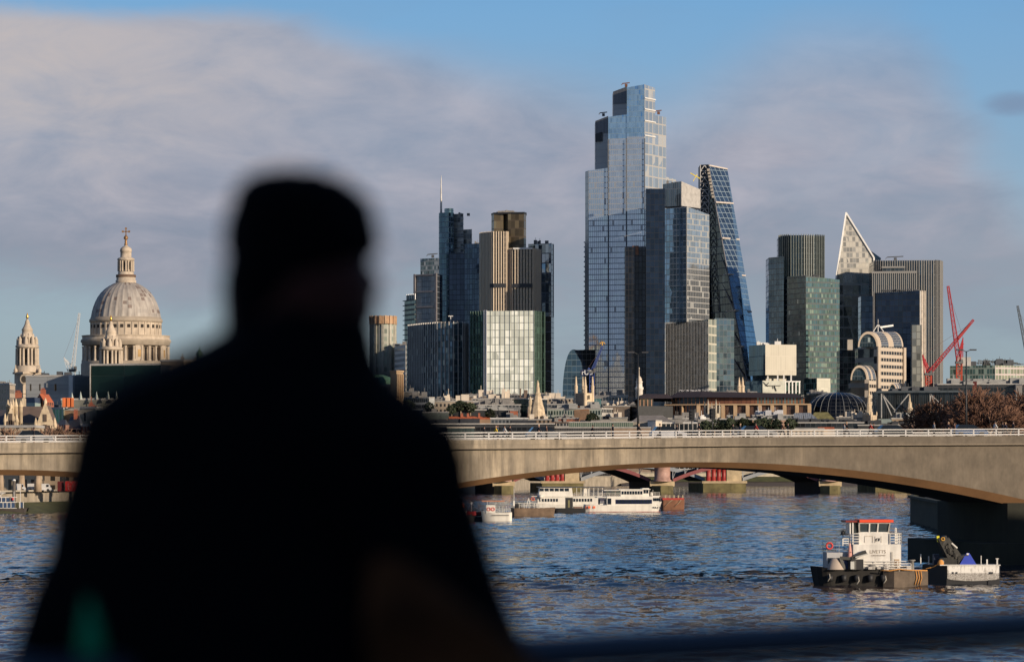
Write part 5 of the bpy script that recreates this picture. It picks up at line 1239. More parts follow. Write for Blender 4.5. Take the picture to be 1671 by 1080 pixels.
# middle roofscape, far to near
ROWS = [
 ('glass_strip_office', 'white slab office with one dark ribbon window below the finned block', [(655, 1150), (700, 1140), (709, 1146)], 649, [curtain('ribbon', (.03, .035, .04), (.55, .55, .52), 1.4, 3.6, .1, .38, metal=.5), mat('pale_grey_panel', (.52, .53, .52))], dict(mis=[0, 1, 0, 0], pl=5)),
 ('cream_terrace', 'long cream roofline with small arches right of the ribbon window office', [(708, 1250), (772, 1245)], 655, C_CREAMW, dict(pl=9, plm=M_CREAM, hmax=2.5)),
 ('grey_flat_block', 'grey flat topped block under the left end of the finned block', [(655, 1360), (683, 1355)], 640, mat('taupe', (.30, .27, .23), .8), dict(pl=3)),
 ('plant_roof_block', 'roof crowded with white flues and pale plant boxes below the bright office', [(770, 1420), (838, 1415)], 651, C_WHITEO, dict(pl=14, plm=M_CREAM, hmax=3.4)),
 ('teal_box_block', 'dark teal glass cube with a brown attic left of the stone spire', [(838, 1380), (862, 1372), (893, 1388)], 651, [curtain('teal_box', (.03, .06, .07), (.05, .08, .09), 2, 8, .1, .05, metal=.6), G_NAVY], dict(mis=[0, 1, 0, 0], pl=2, plm=M_BROWNR, hmax=5)),
 ('cream_low_block', 'cream low block peeping above roofs right of the teal cube', [(880, 1480), (935, 1475)], 651, C_CREAMW, dict(pl=9, plm=M_CREAM)),
 ('grey_terrace', 'grey glazed terrace right of the stone spire under the cream block', [(893, 1180), (938, 1175)], 660, C_GREYW, dict(pl=7)),
 ('grey_roof_cluster', 'jumble of grey rooftops and vents between teal cube and cream terrace', [(775, 1300), (850, 1295)], 661, C_GREYW, dict(pl=14, hmax=2.8)),
 ('green_box', 'plain green grey container like block at the man\'s right shoulder', [(690, 1000), (732, 995)], 673, mat('green_grey_wall', (.13, .15, .13), .8), dict(pl=3)),
 ('black_band_block', 'black walled flat roofed block behind the orange roofs', [(742, 1060), (838, 1055)], 669, mat('black_wall', (.03, .032, .034), .7), dict(pl=10, plm=M_GREYR, hmax=1.6)),
 ('orange_box', 'small orange red rooftop box left of the stone spire', [(832, 1010), (845, 1008)], 670, mat('orange_box', (.58, .19, .10), .8), dict(pl=0, th=5)),
 ('orange_roof_row', 'row of low orange tiled roofs behind the black river front', [(728, 960), (800, 955)], 684, mat('tan_wall', (.33, .21, .13)), dict(roof='gable', yr=679, roofm=mat('orange_tile', (.50, .13, .05)), th=8, pl=3)),
 ('white_eaves_block', 'flat block with a bright white roof edge left of the stone spire', [(800, 930), (862, 925)], 683, C_GREYW, dict(roofm=M_WHITE2, pl=5)),
 ('brown_terrace', 'brownish terrace roof below the stone spire', [(862, 935), (900, 930)], 685, C_TAN, dict(pl=6, plm=M_CREAM)),
 ('black_riverfront', 'long black roofed riverside block just above the bridge rail at the man\'s right arm', [(640, 800), (905, 790)], 692, curtain('black_front', (.02, .022, .026), (.035, .037, .04), 3, 3, .1, .4, metal=.3), dict(pl=16, plm=M_DARK, hmax=2)),
 ('ledge_block', 'low glazed block with a pale roof ledge beside the man\'s sleeve', [(730, 775), (774, 772)], 698, curtain('ledge_glass', (.10, .15, .14), (.05, .06, .06), 1.4, 6, .3, .05, metal=.5), dict(roofm=M_CREAM, th=8)),
 ('green_fin_office', 'pale green glass office with white window fins under the pinnacled tower', [(893, 1090), (982, 1080), (1000, 1092)], 667, [C_RIBB, C_WHITEO], dict(mis=[0, 1, 0, 0], pl=10, plm=M_GREYR, hmax=2.5)),
 ('brick_attic_block', 'small red brick attic below the green glass office', [(908, 1010), (945, 1006)], 683, C_BRICKW, dict(pl=4)),
 ('white_attic_block', 'cream block with tall windows left of the brick attic', [(880, 950), (928, 946)], 690, C_WHITEO, dict(pl=3, roofm=M_BROWNR)),
 ('ribbed_green_band', 'long low building with green ribbed upper wall above the rail', [(925, 900), (1033, 893)], 689, curtain('green_rib', (.10, .15, .11), (.34, .36, .30), 1.1, 8, .3, .03, metal=.2, var=.2, rough=.4), dict(pl=6, hmax=1.5)),
 ('dark_cornice_block', 'dark walled long block with dotted cornice behind the left of the rail', [(885, 760), (997, 752)], 698, curtain('dark_cornice', (.03, .028, .028), (.10, .095, .09), 1.0, 1.3, .35, .3, metal=0), dict(th=10)),
 ('tan_cornice_block', 'tan walled long block with dotted cornice right of the dark one', [(995, 752), (1062, 748)], 698, mat('tan_front', (.30, .22, .16), .85), dict(th=10)),
 ('striped_low_block', 'pale low block whose facade is strewn with thin vertical shadows near the dark lamp post', [(968, 1480), (1025, 1470)], 646, C_WHITEO, dict(pl=5)),
 ('teal_roof_box', 'teal rooftop box right of the pinnacled church tower', [(968, 1300), (981, 1298)], 650, mat('teal_box2', (.14, .30, .32), .5), dict(pl=0, th=6)),
 ('brown_roof_block', 'brown flat roofed block beyond the green glass office', [(985, 1240), (1028, 1235)], 663, mat('brown_block', (.22, .17, .13), .8), dict(pl=8, plm=M_CREAM)),
 ('cream_shed', 'cream rooftop blocks at the left foot of the dark bronze office', [(995, 1010), (1024, 1005)], 682, mat('cream_shed', (.52, .45, .35), .85), dict(pl=6, plm=M_CREAM)),
 ('white_cube_house', 'white cube house left of the tall dark lamp post', [(1057, 820), (1070, 814), (1080, 820)], 687, [M_WHITE2, M_CREAM], dict(mis=[0, 1, 0, 0], pl=0, th=8)),
 ('white_mullion_pavilion', 'low dark glass pavilion with white mullions behind the lamp post', [(1072, 800), (1200, 790)], 690, C_WPAV, dict(pl=8, roofm=M_WHITE2, hmax=1.5)),
 ('grey_wide_roof', 'wide low pitched taupe roof left of the gothic pinnacles', [(1030, 905), (1098, 900)], 688, mat('taupe', (.30, .27, .23)), dict(roof='hip', yr=677, roofm=mat('taupe_roof', (.26, .23, .20), .8), th=22)),
 ('grey_long_roof', 'long grey flat roof under the columns of the bronze office', [(1090, 960), (1170, 955)], 683, mat('grey_wall2', (.24, .24, .23), .8), dict(pl=9)),
 ('solar_roof_block', 'grey block with pale slanting solar panels below the gothic pinnacles', [(1118, 900), (1160, 896)], 686, C_GREYW, dict(pl=4, plm=M_WHITE2)),
 ('dark_plant_block', 'dark plant block behind the first traffic signal', [(1175, 950), (1228, 946)], 684, mat('black_wall', (.03, .032, .034)), dict(pl=6, plm=M_GREYR)),
 ('beige_band_block', 'beige pink banded block above the clipped trees', [(1224, 930), (1283, 925)], 685, mat('beige_pink', (.52, .33, .23), .85), dict(pl=8, plm=M_GREYR)),
 ('rail_roof_block', 'grey roof cluttered with railings and vents under the bronze office', [(1228, 1000), (1295, 995)], 678, C_GREYW, dict(pl=16, plm=M_STEEL, hmax=2)),
 ('conservatory_roof', 'grey gridded conservatory style hipped roof right of the bronze office', [(1288, 1010), (1335, 1004)], 684, C_GREYW, dict(roof='hip', yr=673, roofm=curtain('conserv', (.25, .27, .28), (.42, .42, .40), 1.2, 1.2, .25, .25, metal=.3), th=16)),
 ('moss_roof_block', 'block with a mossy green gold hipped roof beside the black glass dome', [(1322, 1030), (1362, 1024)], 684, C_DOFF, dict(roof='hip', yr=672, roofm=mat('moss_roof', (.24, .21, .08), .85, var=.4, scale=.4), th=14)),
 ('dark_wide_block', 'long dark glass block above the clipped trees and cream wall', [(1280, 900), (1410, 893)], 690, C_DOFF, dict(pl=16, plm=M_DARK, hmax=1.8)),
 ('cream_river_wall_block', 'long cream low block directly behind the rail right of the signals', [(1185, 730), (1345, 722)], 700, C_CREAMW, dict(th=10)),
 ('red_roof_shed', 'low orange red roofed shed behind the rail', [(1335, 745), (1362, 742)], 700, M_CREAM, dict(roof='gable', yr=696.5, roofm=mat('orange_tile', (.50, .13, .05)), th=6)),
 ('grey_river_wall_block', 'long grey white low block behind the rail left of the dark car', [(1362, 728), (1442, 724)], 701, C_GREYW, dict(th=10)),
 ('brick_shed', 'small brick rooftop house between the black dome and the church tower', [(1378, 990), (1397, 987)], 686, M_BRICK, dict(pl=2, th=6)),
 ('pale_roof_row', 'grey roofs and dormers behind the slender church spire', [(1365, 1090), (1425, 1085)], 681, C_GREYW, dict(pl=8, plm=M_CREAM)),
 ('green_shed_roof', 'pale green low hipped roof right of the church tower', [(1428, 1000), (1462, 996)], 691, C_TAN, dict(roof='hip', yr=683, roofm=mat('pale_green_roof', (.33, .38, .32), .7), th=14)),
 ('tan_roof_cluster', 'tan rooftops left of the bare red brown trees', [(1455, 1040), (1505, 1036)], 683, C_TAN, dict(pl=10, plm=M_GREYR)),
 ('dark_foot_block', 'dark walled block below the church tower just above the rail', [(1400, 840), (1500, 834)], 694, mat('black_wall', (.03, .032, .034)), dict(pl=8, plm=M_DARK)),
 ('red_plant_box', 'dark red plant box on the roofs under the far right crane', [(1575, 1500), (1594, 1497)], 622, mat('dark_red_box', (.20, .04, .035), .8), dict(pl=0, th=8)),
 ('dark_roof_long', 'long dark roofed block behind the bare trees at the far right', [(1530, 1460), (1700, 1450)], 627, C_DOFF, dict(pl=22, plm=M_GREYR, hmax=2.5)),
 ('white_vent_block', 'small pale rooftop house above the bare trees at the far right', [(1658, 1420), (1668, 1418)], 628, M_CREAM, dict(pl=0, th=6)),
]
for nm, lb, pts, yt, m, kw in ROWS: far(min(d for _, d in pts)); low(nm, lb, pts, yt, m, **kw)
DO[0] = 0
# bank of mixed rooftops filling the gaps far behind
FILL = [(640, 690, 648, 'grey'), (690, 745, 652, 'cream'), (745, 800, 647, 'tan'), (800, 850, 645, 'grey'), (850, 905, 646, 'cream'), (900, 925, 653, 'brown'), (922, 960, 656, 'grey'), (960, 1000, 652, 'tan'),
        (1000, 1040, 660, 'grey'), (1320, 1350, 641, 'grey'), (1350, 1400, 655, 'brown'), (1180, 1235, 640, 'grey'), (1440, 1500, 650, 'dark'), (1500, 1560, 638, 'dark'), (1560, 1690, 640, 'grey')]
whr = ['under the green domed hall', 'under the finned block', 'below the finned block\'s right end', 'below the bright office', 'right of the bright office\'s foot', 'at the foot of the mirrored slab', 'below the curved glass block', 'below the tallest tower\'s left edge', 'below the tallest tower\'s middle',
       'below the pale annex cube', 'left of the arched building\'s foot', 'below the stacked box tower', 'behind the steel braced hall', 'behind the two red cranes', 'below the long green glass office']
for k, (a, b, y, c) in enumerate(FILL):
    m = dict(grey=C_GREYW, cream=C_CREAMW, tan=C_TAN, brown=mat('brown_block', (.22, .17, .13)), dark=C_DOFF)[c]
    low('city_block', 'distant %s low block %s' % (c, whr[k]), [(a, 2075 + (k % 3) * 20), (b, 2067 + (k % 3) * 20)], y, m, pl=8, seed=k + 1, group='distant low blocks at the feet of the towers')
# bronze and sandstone office with the wide dark roof
far(1220)
r = thing('bronze_office', 'long bronze and sandstone office with wide dark sloping roof and framed bays', 'office block', XY(1200, 1220) + (GZ,))
C_UP = curtain('upper_bronze', (.16, .19, .17), (.24, .10, .05), 2.0, 9, .45, .02, metal=.4, var=.5); C_UPD = curtain('upper_dark', (.03, .035, .04), (.42, .20, .10), 2.6, 9, .14, .02, metal=.5, var=.3)
block(r, 'lower_wall', [(1089, 1236), (1140, 1226), (1320, 1214)], 660, [curtain('low_bay_l', (.035, .04, .045), (.36, .16, .08), 2.0, 20, .42, 0, metal=.3), curtain('low_bay', (.09, .05, .035), (.12, .065, .045), 1.0, 4, .35, .1, metal=.2, var=.4)], mis=[0, 1, 0, 0], th=30)
block(r, 'upper_wall', [(1096, 1238), (1153, 1227)], 648, [C_UPD], th=20)
block(r, 'upper_wall', [(1153, 1228), (1233, 1221)], 648, [curtain('copper_panel', (.20, .085, .05), (.12, .05, .035), 2.6, 9, .2, 0, metal=.2, var=.25, rough=.6)], th=20)
block(r, 'upper_wall', [(1233, 1221), (1313, 1215)], 648, [C_UP], th=20)
bands(r, 'sandstone_belt', [(1088, 1235), (1140, 1225.5), (1321, 1213.5)], [659.5], M_GOLDST, h=.75, d=1.6)
fins(r, 'sandstone_column', [(1140, 1225.5), (1321, 1213.5)], 660, 685, 9, M_GOLDST, w=2.0, d=1.4); fins(r, 'sandstone_column', [(1089, 1235.5), (1140, 1225.5)], 660, 685, 2, M_GOLDST, w=.7, d=1.4)
mb = MB(); a = [P(1088, 649, 1236), P(1140, 648, 1224), P(1316, 649, 1212), P(1310, 649, 1250), P(1100, 649, 1262)]
b = [P(1107, 639.5, 1250), P(1148, 638.5, 1240), P(1296, 642, 1228), P(1296, 642, 1240), P(1110, 639.5, 1256)]
for i in range(5): mb.face([a[i], a[(i + 1) % 5], b[(i + 1) % 5], b[i]])
mb.face(b); mb.face(a[::-1]); mb.build('roof', mat('plum_roof', (.055, .042, .045), .9, var=.1, spec=.2), r)
mb = MB(); rnd = random.Random(8)
for k in range(26): x = rnd.uniform(1108, 1162); p = P(x, 639, 1246); mb.tube([p, p + Vector((rnd.uniform(-.5, .5), 0, rnd.uniform(.6, 1.8))), p + Vector((rnd.uniform(.5, 1.5), 0, rnd.uniform(.3, 1)))], .16, 5)
mb.build('roof_duct', M_STEEL, r)
far(1170)
r = thing('dark_gable_office', 'nearly black office of the same family with sloping roof left of the bronze office', 'office block', XY(1055, 1170) + (GZ,))
block(r, 'wall', [(1021, 1190), (1040, 1172), (1098, 1185)], 662, [C_DOFF, mat('black_wall', (.03, .032, .034))], mis=[0, 1, 0, 0])
block(r, 'upper_wall', [(1044, 1178), (1066, 1182)], 650, [C_UPD], th=14)
mb = MB(); a = [P(1020, 664, 1190), P(1041, 650, 1174), P(1098, 650, 1186), P(1098, 655, 1210), P(1030, 655, 1215)]; b = [P(1046, 645, 1195), P(1052, 642.5, 1190), P(1090, 643, 1194), P(1090, 643, 1200), P(1050, 643, 1205)]
for i in range(5): mb.face([a[i], a[(i + 1) % 5], b[(i + 1) % 5], b[i]])
mb.face(b); mb.build('roof', mat('plum_roof', (.065, .05, .06)), r)
# black glass dome with pale ribs
far(1260)
r = thing('glass_dome_hall', 'wide black glass domed hall with pale curved ribs', 'building', XY(1368, 1260) + (GZ,))
c = XY(1366, 1290); s = (1290 + DO[0]) / F
pd = [(52 * s, GZ), (52 * s, Z(680, 1290)), (50 * s, Z(668, 1290)), (45 * s, Z(657, 1290)), (36 * s, Z(648, 1290)), (22 * s, Z(642, 1290)), (0, Z(640, 1290))]
mb = MB(); mb.lathe(c[0], c[1], pd, 48); mb.build('dome', curtain('dome_glass', (.018, .022, .028), (.022, .024, .027), 3, 2.2, .08, .12, metal=.8, var=.3), r)
mb = MB()
for k in range(12):
    a = math.pi + math.pi * (k + .5) / 12; mb.tube([(c[0] + (rr + .25) * math.cos(a), c[1] + (rr + .25) * math.sin(a), z_ + .15) for rr, z_ in pd[1:]], .13, 5)
mb.build('rib', mat('rib_grey', (.22, .23, .235), .6), r)
block(r, 'left_wing', [(1312, 1300), (1345, 1286)], 643, [curtain('dome_glass', (.02, .025, .035), (.05, .055, .065))], th=20)
# steel braced dark hall
far(1330)
r = thing('braced_hall', 'long dark glass station hall with pale diagonal steel struts', 'office block', XY(1480, 1330) + (GZ,))
block(r, 'facade', [(1432, 1340), (1570, 1325)], 638, [curtain('cannon', (.035, .045, .05), (.045, .05, .055), 1.3, 30, .25, .01, metal=.6, var=.4)], th=30)
bands(r, 'roof_edge', [(1432, 1339), (1570, 1324)], [638.5], mat('dark_trim', (.10, .12, .13), .5), h=1.2, d=1.5)
mb = MB()
for xa, ya, xb, yb in ((1440, 643, 1455, 678), (1440, 643, 1467, 678), (1483, 643, 1459, 672), (1518, 643, 1518, 672), (1518, 643, 1530, 668), (1518, 643, 1538, 662), (1438.5, 642, 1438.5, 682)):
    mb = MB(); mb.bar(P(xa, ya, 1320), P(xb, yb, 1320), .6); mb.build('strut', mat('strut_grey', (.34, .335, .32), .5), r)
plant(r, [Vector(XY(1440, 1338)), Vector(XY(1565, 1326)), Vector(XY(1565, 1340)), Vector(XY(1440, 1350))], Z(638, 1330), 14, 1.6, M_DPLANT, 3)

DO[0] = 0
# ============================================================ CHURCHES AND SPIRES
def lathe_thing(name, label, px, D, parts, cat='church tower', seg=8):
    r = thing(name, label, cat, XY(px, D) + (GZ,)); c = XY(px, D); s = D / F * KS(D)
    for pn, tab, m, dx in parts:
        mb = MB(); mb.lathe(c[0] + dx * s, c[1], [(rr * s, Z(y, D)) for rr, y in tab], seg, smooth=seg > 12); mb.build(pn, m, r)
    return r
far(1050)
r = lathe_thing('church_spire', 'ornate tapering stone spire with statues left of the pinnacled tower', 877.5, 1050, [
    ('base', [(13, 757), (13, 688), (12, 676)], M_GOTH, 0), ('spire', [(12, 677), (11, 668), (10, 664), (7.5, 655), (6, 648), (4.5, 645), (5, 642), (3.2, 640), (3, 633), (2.2, 630), (2.2, 626), (.3, 620)], M_GOTH, 0),
    ('side_turret', [(5, 757), (5, 668), (4.5, 664), (3, 662), (3, 657), (3.6, 656), (.3, 646)], M_GOTH, -12)])
mb = MB(); rnd = random.Random(3)
for k in range(26):
    y = rnd.uniform(645, 690); w = 3 + (y - 645) * .22; p = P(877.5 + rnd.uniform(-w, w), y, 1050 - w * .17); mb.box(p, (1, 1, 1.9))
mb.build('statue', mat('statue_stone', (.66, .56, .44), .8), r)
far(1150)
r = thing('pinnacled_tower', 'pale church tower crowned by four tall pinnacles', 'church tower', XY(952, 1150) + (GZ,))
M_PIN = mat('pinnacle_stone', (.62, .49, .34), .85, var=.15, scale=.4)
q, z = block(r, 'shaft', [(938, 1158), (953.5, 1150), (968, 1156)], 641, [mat('tower_dark', (.30, .24, .18), .85), M_PIN], mis=[0, 1, 0, 0])
for k, (x, D, w) in enumerate(((940, 1158, 2.6), (955, 1149, 2.8), (967, 1156, 2.6), (951, 1163, 2.2))):
    mb = MB(); c = XY(x, D); s = D / F * KS(D)
    mb.lathe(c[0], c[1], [(w * s, GZ), (w * s, Z(632, D)), (w * 1.15 * s, Z(631, D)), (w * .75 * s, Z(628, D)), (w * .55 * s, Z(620, D)), (w * .3 * s, Z(617, D)), (w * .5 * s, Z(616, D)), (.05, Z(614, D))], 8, smooth=False); mb.build('pinnacle', M_PIN, r)
mb = MB()
for k in range(6): mb.box(P(957 + k * 1.6, 639, 1150 + k * .5), (.2, .3, 1.0))
mb.box(P(961, 648, 1151), (.9, .8, 2.4)); mb.build('window', M_VOID, r)
far(1120)
low('russet_roof', 'low domed russet roof at the foot of the pinnacled tower', [(937, 1120), (962, 1116)], 669, mat('tan_wall', (.33, .21, .13)), 'hip', 662, mat('russet', (.38, .17, .07), .8), th=10)
far(1400)
lathe_thing('white_cupola_tower', 'small white domed church tower left of the dark gabled office', 1043, 1400, [
    ('shaft', [(6, 757), (6, 636), (7, 635), (7, 632), (5.3, 631), (5, 624), (6, 623), (5.6, 622)], mat('white_stone', (.70, .64, .56), .8), 0),
    ('cupola', [(4.6, 622), (4.2, 618), (2.6, 615), (1, 613.5), (.7, 612), (.5, 602), (1.2, 601), (.1, 599)], M_CREAM, 0)], seg=16)
far(1500)
lathe_thing('twin_spire_church', 'church with two slim pale spires before the wedge tower\'s foot', 1209, 1500, [
    ('spire', [(3.2, 757), (3.2, 632), (3.8, 631), (2.2, 628), (1.6, 622), (.2, 615)], M_PIN, -2.8), ('spire', [(3.2, 757), (3.2, 632), (3.8, 631), (2.2, 628), (1.6, 622), (.2, 615)], M_PIN, 2.9)])
far(1040)
r = thing('gothic_pinnacle_tower', 'grey stone tower bristling with thin gothic pinnacles before the bronze office', 'church tower', XY(1161, 1040) + (GZ,))
block(r, 'shaft', [(1149, 1046), (1162, 1038), (1175, 1045)], 674, [mat('greyed_stone', (.42, .37, .29), .85, var=.3, scale=.4)])
for x, yt, D in ((1150, 655, 1046), (1155.5, 651, 1041), (1161.5, 656, 1037), (1168.5, 651, 1040), (1174, 656, 1045), (1158.5, 662, 1050), (1165, 661, 1050)):
    mb = MB(); c = XY(x, D); s = D / F * KS(D); mb.lathe(c[0], c[1], [(1.7 * s, Z(690, D)), (1.6 * s, Z(yt + 10, D)), (1.9 * s, Z(yt + 9, D)), (.8 * s, Z(yt + 5, D)), (.1 * s, Z(yt, D))], 6, smooth=False); mb.build('pinnacle', mat('greyed_stone', (.42, .37, .29)), r)
far(1060)
r = lathe_thing('slender_spire_church', 'stone church tower with a slender open spire before the arched building', 1418, 1060, [
    ('spire', [(6.5, 677), (6.2, 672), (4.5, 671), (4.5, 660), (5, 659), (3, 657), (2.6, 648), (3.2, 647), (1.8, 645), (1.3, 636), (.5, 628), (.1, 617)], M_GOTH, 0)])
block(r, 'shaft', [(1405, 1066), (1421, 1056), (1431, 1064)], 677, [mat('church_stone', (.50, .40, .28), .85, var=.2)]); mb = MB()
for x, D in ((1405.5, 1066), (1421, 1056.5), (1430.5, 1064)): c = XY(x, D); mb.lathe(c[0], c[1], [(.4, Z(678, D)), (.4, Z(674, D)), (.1, Z(671, D))], 6)
for dx in (-5.5, -2, 2.5, 5.5): mb.lathe(XY(1418 + dx, 1058)[0], 1057, [(.22, Z(677, 1058)), (.22, Z(661, 1058)), (.05, Z(657, 1058))], 6)
mb.build('pinnacle', M_GOTH, r); mb = MB(); mb.box(P(1414, 689, 1059.5), (1.1, .8, 1.8), -.5); mb.box(P(1427, 688, 1060), (.7, .8, 1.8), .7); mb.build('window', M_VOID, r)
far(1200)
lathe_thing('stepped_spire_church', 'small stepped stone church spire before the steel braced hall', 1484.5, 1200, [
    ('shaft', [(8, 757), (8, 683), (9, 682), (9, 679)], mat('church_stone', (.50, .40, .28)), 0), ('spire', [(6, 680), (5, 668), (5.6, 667), (3.6, 664), (3.2, 657), (1.8, 655), (1.2, 649), (.1, 642)], M_GOTH, 0)])

DO[0] = 0
# ============================================================ CRANES
M_CRED = mat('crane_red', (.36, .012, .02), .5, var=.08); M_COR = mat('crane_orange', (.45, .06, .025), .5)
def crane(name, label, base, mast_top, jib_tip, aframe, m, D, mw=2.4, mastm=None, jw=1.7, tk=.28, n=26, cw=None, cwm=None, cws=(6, 4)):
    r = thing(name, label, 'crane', XY(base[0], D) + (GZ,)); kk = KS(D); mw *= kk; jw *= kk; tk *= kk
    a = P(*base, D); b = P(*mast_top, D)
    mb = MB(); mb.lattice(Vector((a.x, a.y, GZ)), b, mw, 22, tk * 1.4); mb.build('mast', mastm or m, r)
    mb = MB(); mb.lattice(b + Vector((0, 0, .5)), P(*jib_tip, D), jw, n, tk, taper=.45); mb.build('jib', m, r)
    af = P(*aframe, D); mb = MB()
    for s_ in (-.8, .8): mb.bar(b + Vector((s_, s_, 0)), af, tk * 1.6); mb.bar(b + Vector((s_ * 3, s_, 0)), af, tk * 1.3)
    for q in (.25, .5, .75): mb.bar(b.lerp(af, q) + Vector((-1, 0, 0)), b.lerp(af, q) + Vector((1.3, 0, 0)), tk)
    mb.build('a_frame', m, r)
    mb = MB(); mb.bar(af, P(*jib_tip, D).lerp(b, .08), tk * .35); mb.build('stay_cable', mat('cable', (.12, .06, .06), .6), r)
    mb = MB(); mb.box(b + Vector((0, 0, .2)), (mw * 1.4, mw * 1.4, 1.4)); mb.box(b + Vector((1.5, -1.6, 1.2)), (1.4, 1.4, 2)); mb.build('cab', mat('cab_grey', (.12, .12, .12), .5), r)
    if cw: mb = MB(); mb.box(P(*cw, D), (cws[0], 2.5, cws[1])); mb.build('counterweight', cwm or M_CONC, r)
    return r
cw_s = (6, 4)
DO[0] = 620
r = crane('luffing_crane', 'red luffing crane whose jib slants up to the right across the sky', (1515, 640), (1515, 611), (1588.5, 522), (1505.5, 579), M_CRED, 1450, mastm=M_COR, cw=None)
mb = MB(); b = P(1515, 611, 1450); e = P(1588.5, 522, 1450); mb.bar(b.lerp(e, .66), b.lerp(e, .93), 2.7, 1.4); mb.build('jib_panel', mat('crane_dark_red', (.34, .03, .03), .5), bpy.data.objects[r.name])
r = crane('luffing_crane', 'red luffing crane with a near vertical jib and pale counterweight', (1564, 640), (1565, 592), (1547, 467), (1571.5, 551), M_CRED, 1560, mastm=M_COR, cw=(1573, 590), jw=2.0, cws=(8.5, 5.7))
DO[0] = 0
r = crane('luffing_crane', 'dark grey crane jib entering at the right edge of the photo', (1680, 640), (1680, 600), (1660.5, 499), (1690, 560), mat('crane_grey', (.09, .11, .13), .5), 1700)
r = crane('luffing_crane', 'white crane left of the cathedral dome with upright lattice jib', (113, 620), (118.5, 605), (129.5, 511), (104, 583), mat('crane_white', (.55, .56, .56), .5, var=.05), 1700, tk=.2)
r = crane('luffing_crane', 'blue crane with yellow jib tip and white lettered counterweight above the pinnacled tower', (965, 640), (966, 607), (983, 565), (960, 600), mat('crane_blue', (.03, .06, .22), .5), 2060, tk=.28, mw=2.8)
mb = MB(); c = P(983, 560, 2060)
mb.tube([c + Vector((math.cos(a) * 1.5, 0, math.sin(a) * 1.2 - .6)) for a in [math.pi * k / 8 for k in range(9)]], .25, 6); mb.box(c + Vector((0, 0, -.4)), (.6, .6, 1.6)); mb.build('jib_head', mat('crane_yellow', (.75, .42, .05), .5), r)
def text(parent, name, body, loc, size, m, rz=0, extrude=.05, align='CENTER', rx=90):
    cu = bpy.data.curves.new(name, 'FONT'); cu.body = body; cu.size = size; cu.extrude = extrude; cu.align_x = align; cu.align_y = 'CENTER'
    o = bpy.data.objects.new(name, cu); COL.objects.link(o)
    dg = bpy.context.evaluated_depsgraph_get(); me = bpy.data.meshes.new_from_object(o.evaluated_get(dg)); bpy.data.objects.remove(o)
    me.materials.clear(); me.materials.append(m)
    me.transform(Matrix.Rotation(R(rx), 4, 'X'))
    o = bpy.data.objects.new(name, me); COL.objects.link(o); o.parent = parent; o.location = Vector(loc) - root_off(parent); o.rotation_euler = (0, 0, rz); return o
mb = MB(); mb.box(P(957, 608, 2060), (7.2, 1.6, 3.6)); mb.build('counterweight', mat('crane_blue_dark', (.02, .03, .08), .5), r)
text(r, 'lettering', 'rUB', P(958, 608, 2058.6), 4.0, mat('letter_white', (.85, .85, .82), .6, var=0))

# ============================================================ TREES
M_TWIG = mat('red_twigs', (.155, .08, .05), .9, var=.3, scale=.3)
M_BARK = mat('pale_bark', (.40, .30, .21), .9, var=.3)
def grow(rnd, H, spread, depth=6, kids=3, r0=.35, trunk_frac=.22):
    tr = MB(); cr = MB()
    def br(p, d, L, r, k):
        q = p + d * L * .55; d2 = (d + Vector((rnd.uniform(-.16, .16), rnd.uniform(-.16, .16), rnd.uniform(0, .12)))).normalized(); e = q + d2 * L * .45
        if k >= 4: (cr).bar(p, e, r * 1.7, sides=3)
        else: (tr).tube([p, q, e], [r, r * .85, r * .7], 5)
        if k >= depth: return
        n = kids + (1 if rnd.random() < .5 else 0)
        for j in range(n):
            a = rnd.uniform(0, 6.283); t_ = rnd.uniform(.35, .85) * spread * (1.1 if k else .8)
            x = d2.orthogonal().normalized(); y = d2.cross(x)
            nd = (d2 + (x * math.cos(a) + y * math.sin(a)) * t_ + Vector((0, 0, .12))).normalized()
            br(q.lerp(e, rnd.uniform(.1, 1)), nd, L * rnd.uniform(.62, .84), max(r * .6, .028), k + 1)
    br(Vector((0, 0, 0)), Vector((rnd.uniform(-.04, .04), 0, 1)), H * trunk_frac, r0, 0)
    return tr, cr
def bare_tree(seed, H, label, loc, spread=1.0, depth=6, group='bare winter trees', twig=None, bark=None, tf=.22):
    rnd = random.Random(seed); tr, cr = grow(rnd, H, spread, depth, trunk_frac=tf)
    mx = max(v[2] for v in cr.v); k = H / mx
    for m_ in (tr, cr): m_.v = [(v[0] * k, v[1] * k, v[2] * k) for v in m_.v]
    r = thing('bare_tree', label, 'tree', (0, 0, 0), group)
    tr.build('trunk', bark or M_BARK, r); cr.build('crown', twig or M_TWIG, r); r.location = loc
    return r
def at_ground(px, D, z=GZ): x, y = XY(px, D); return (x, y, z)
spots = [(1655, 960, 27.5, 'wide bare red brown tree at the photo\'s right edge beside the lamp post'),
         (1600, 930, 28.5, 'tallest bare red brown tree left of the far right lamp post'),
         (1552, 950, 26, 'bare red brown tree in the middle of the right hand clump'),
         (1520, 980, 21.5, 'smallest bare tree at the left end of the right hand clump'),
         (1688, 900, 28, 'bare tree half cut off by the right edge of the photo'),
         (1628, 870, 24, 'bare tree with pale branches low behind the lamp post'),
         (1575, 880, 21.5, 'low bare tree with pale upright branches before the tallest one')]
b0 = [bare_tree(11, 24, spots[0][3], at_ground(spots[0][0], spots[0][1])), bare_tree(23, 24, spots[1][3], at_ground(spots[1][0], spots[1][1])), bare_tree(31, 22, spots[2][3], at_ground(spots[2][0], spots[2][1]), 1.15)]
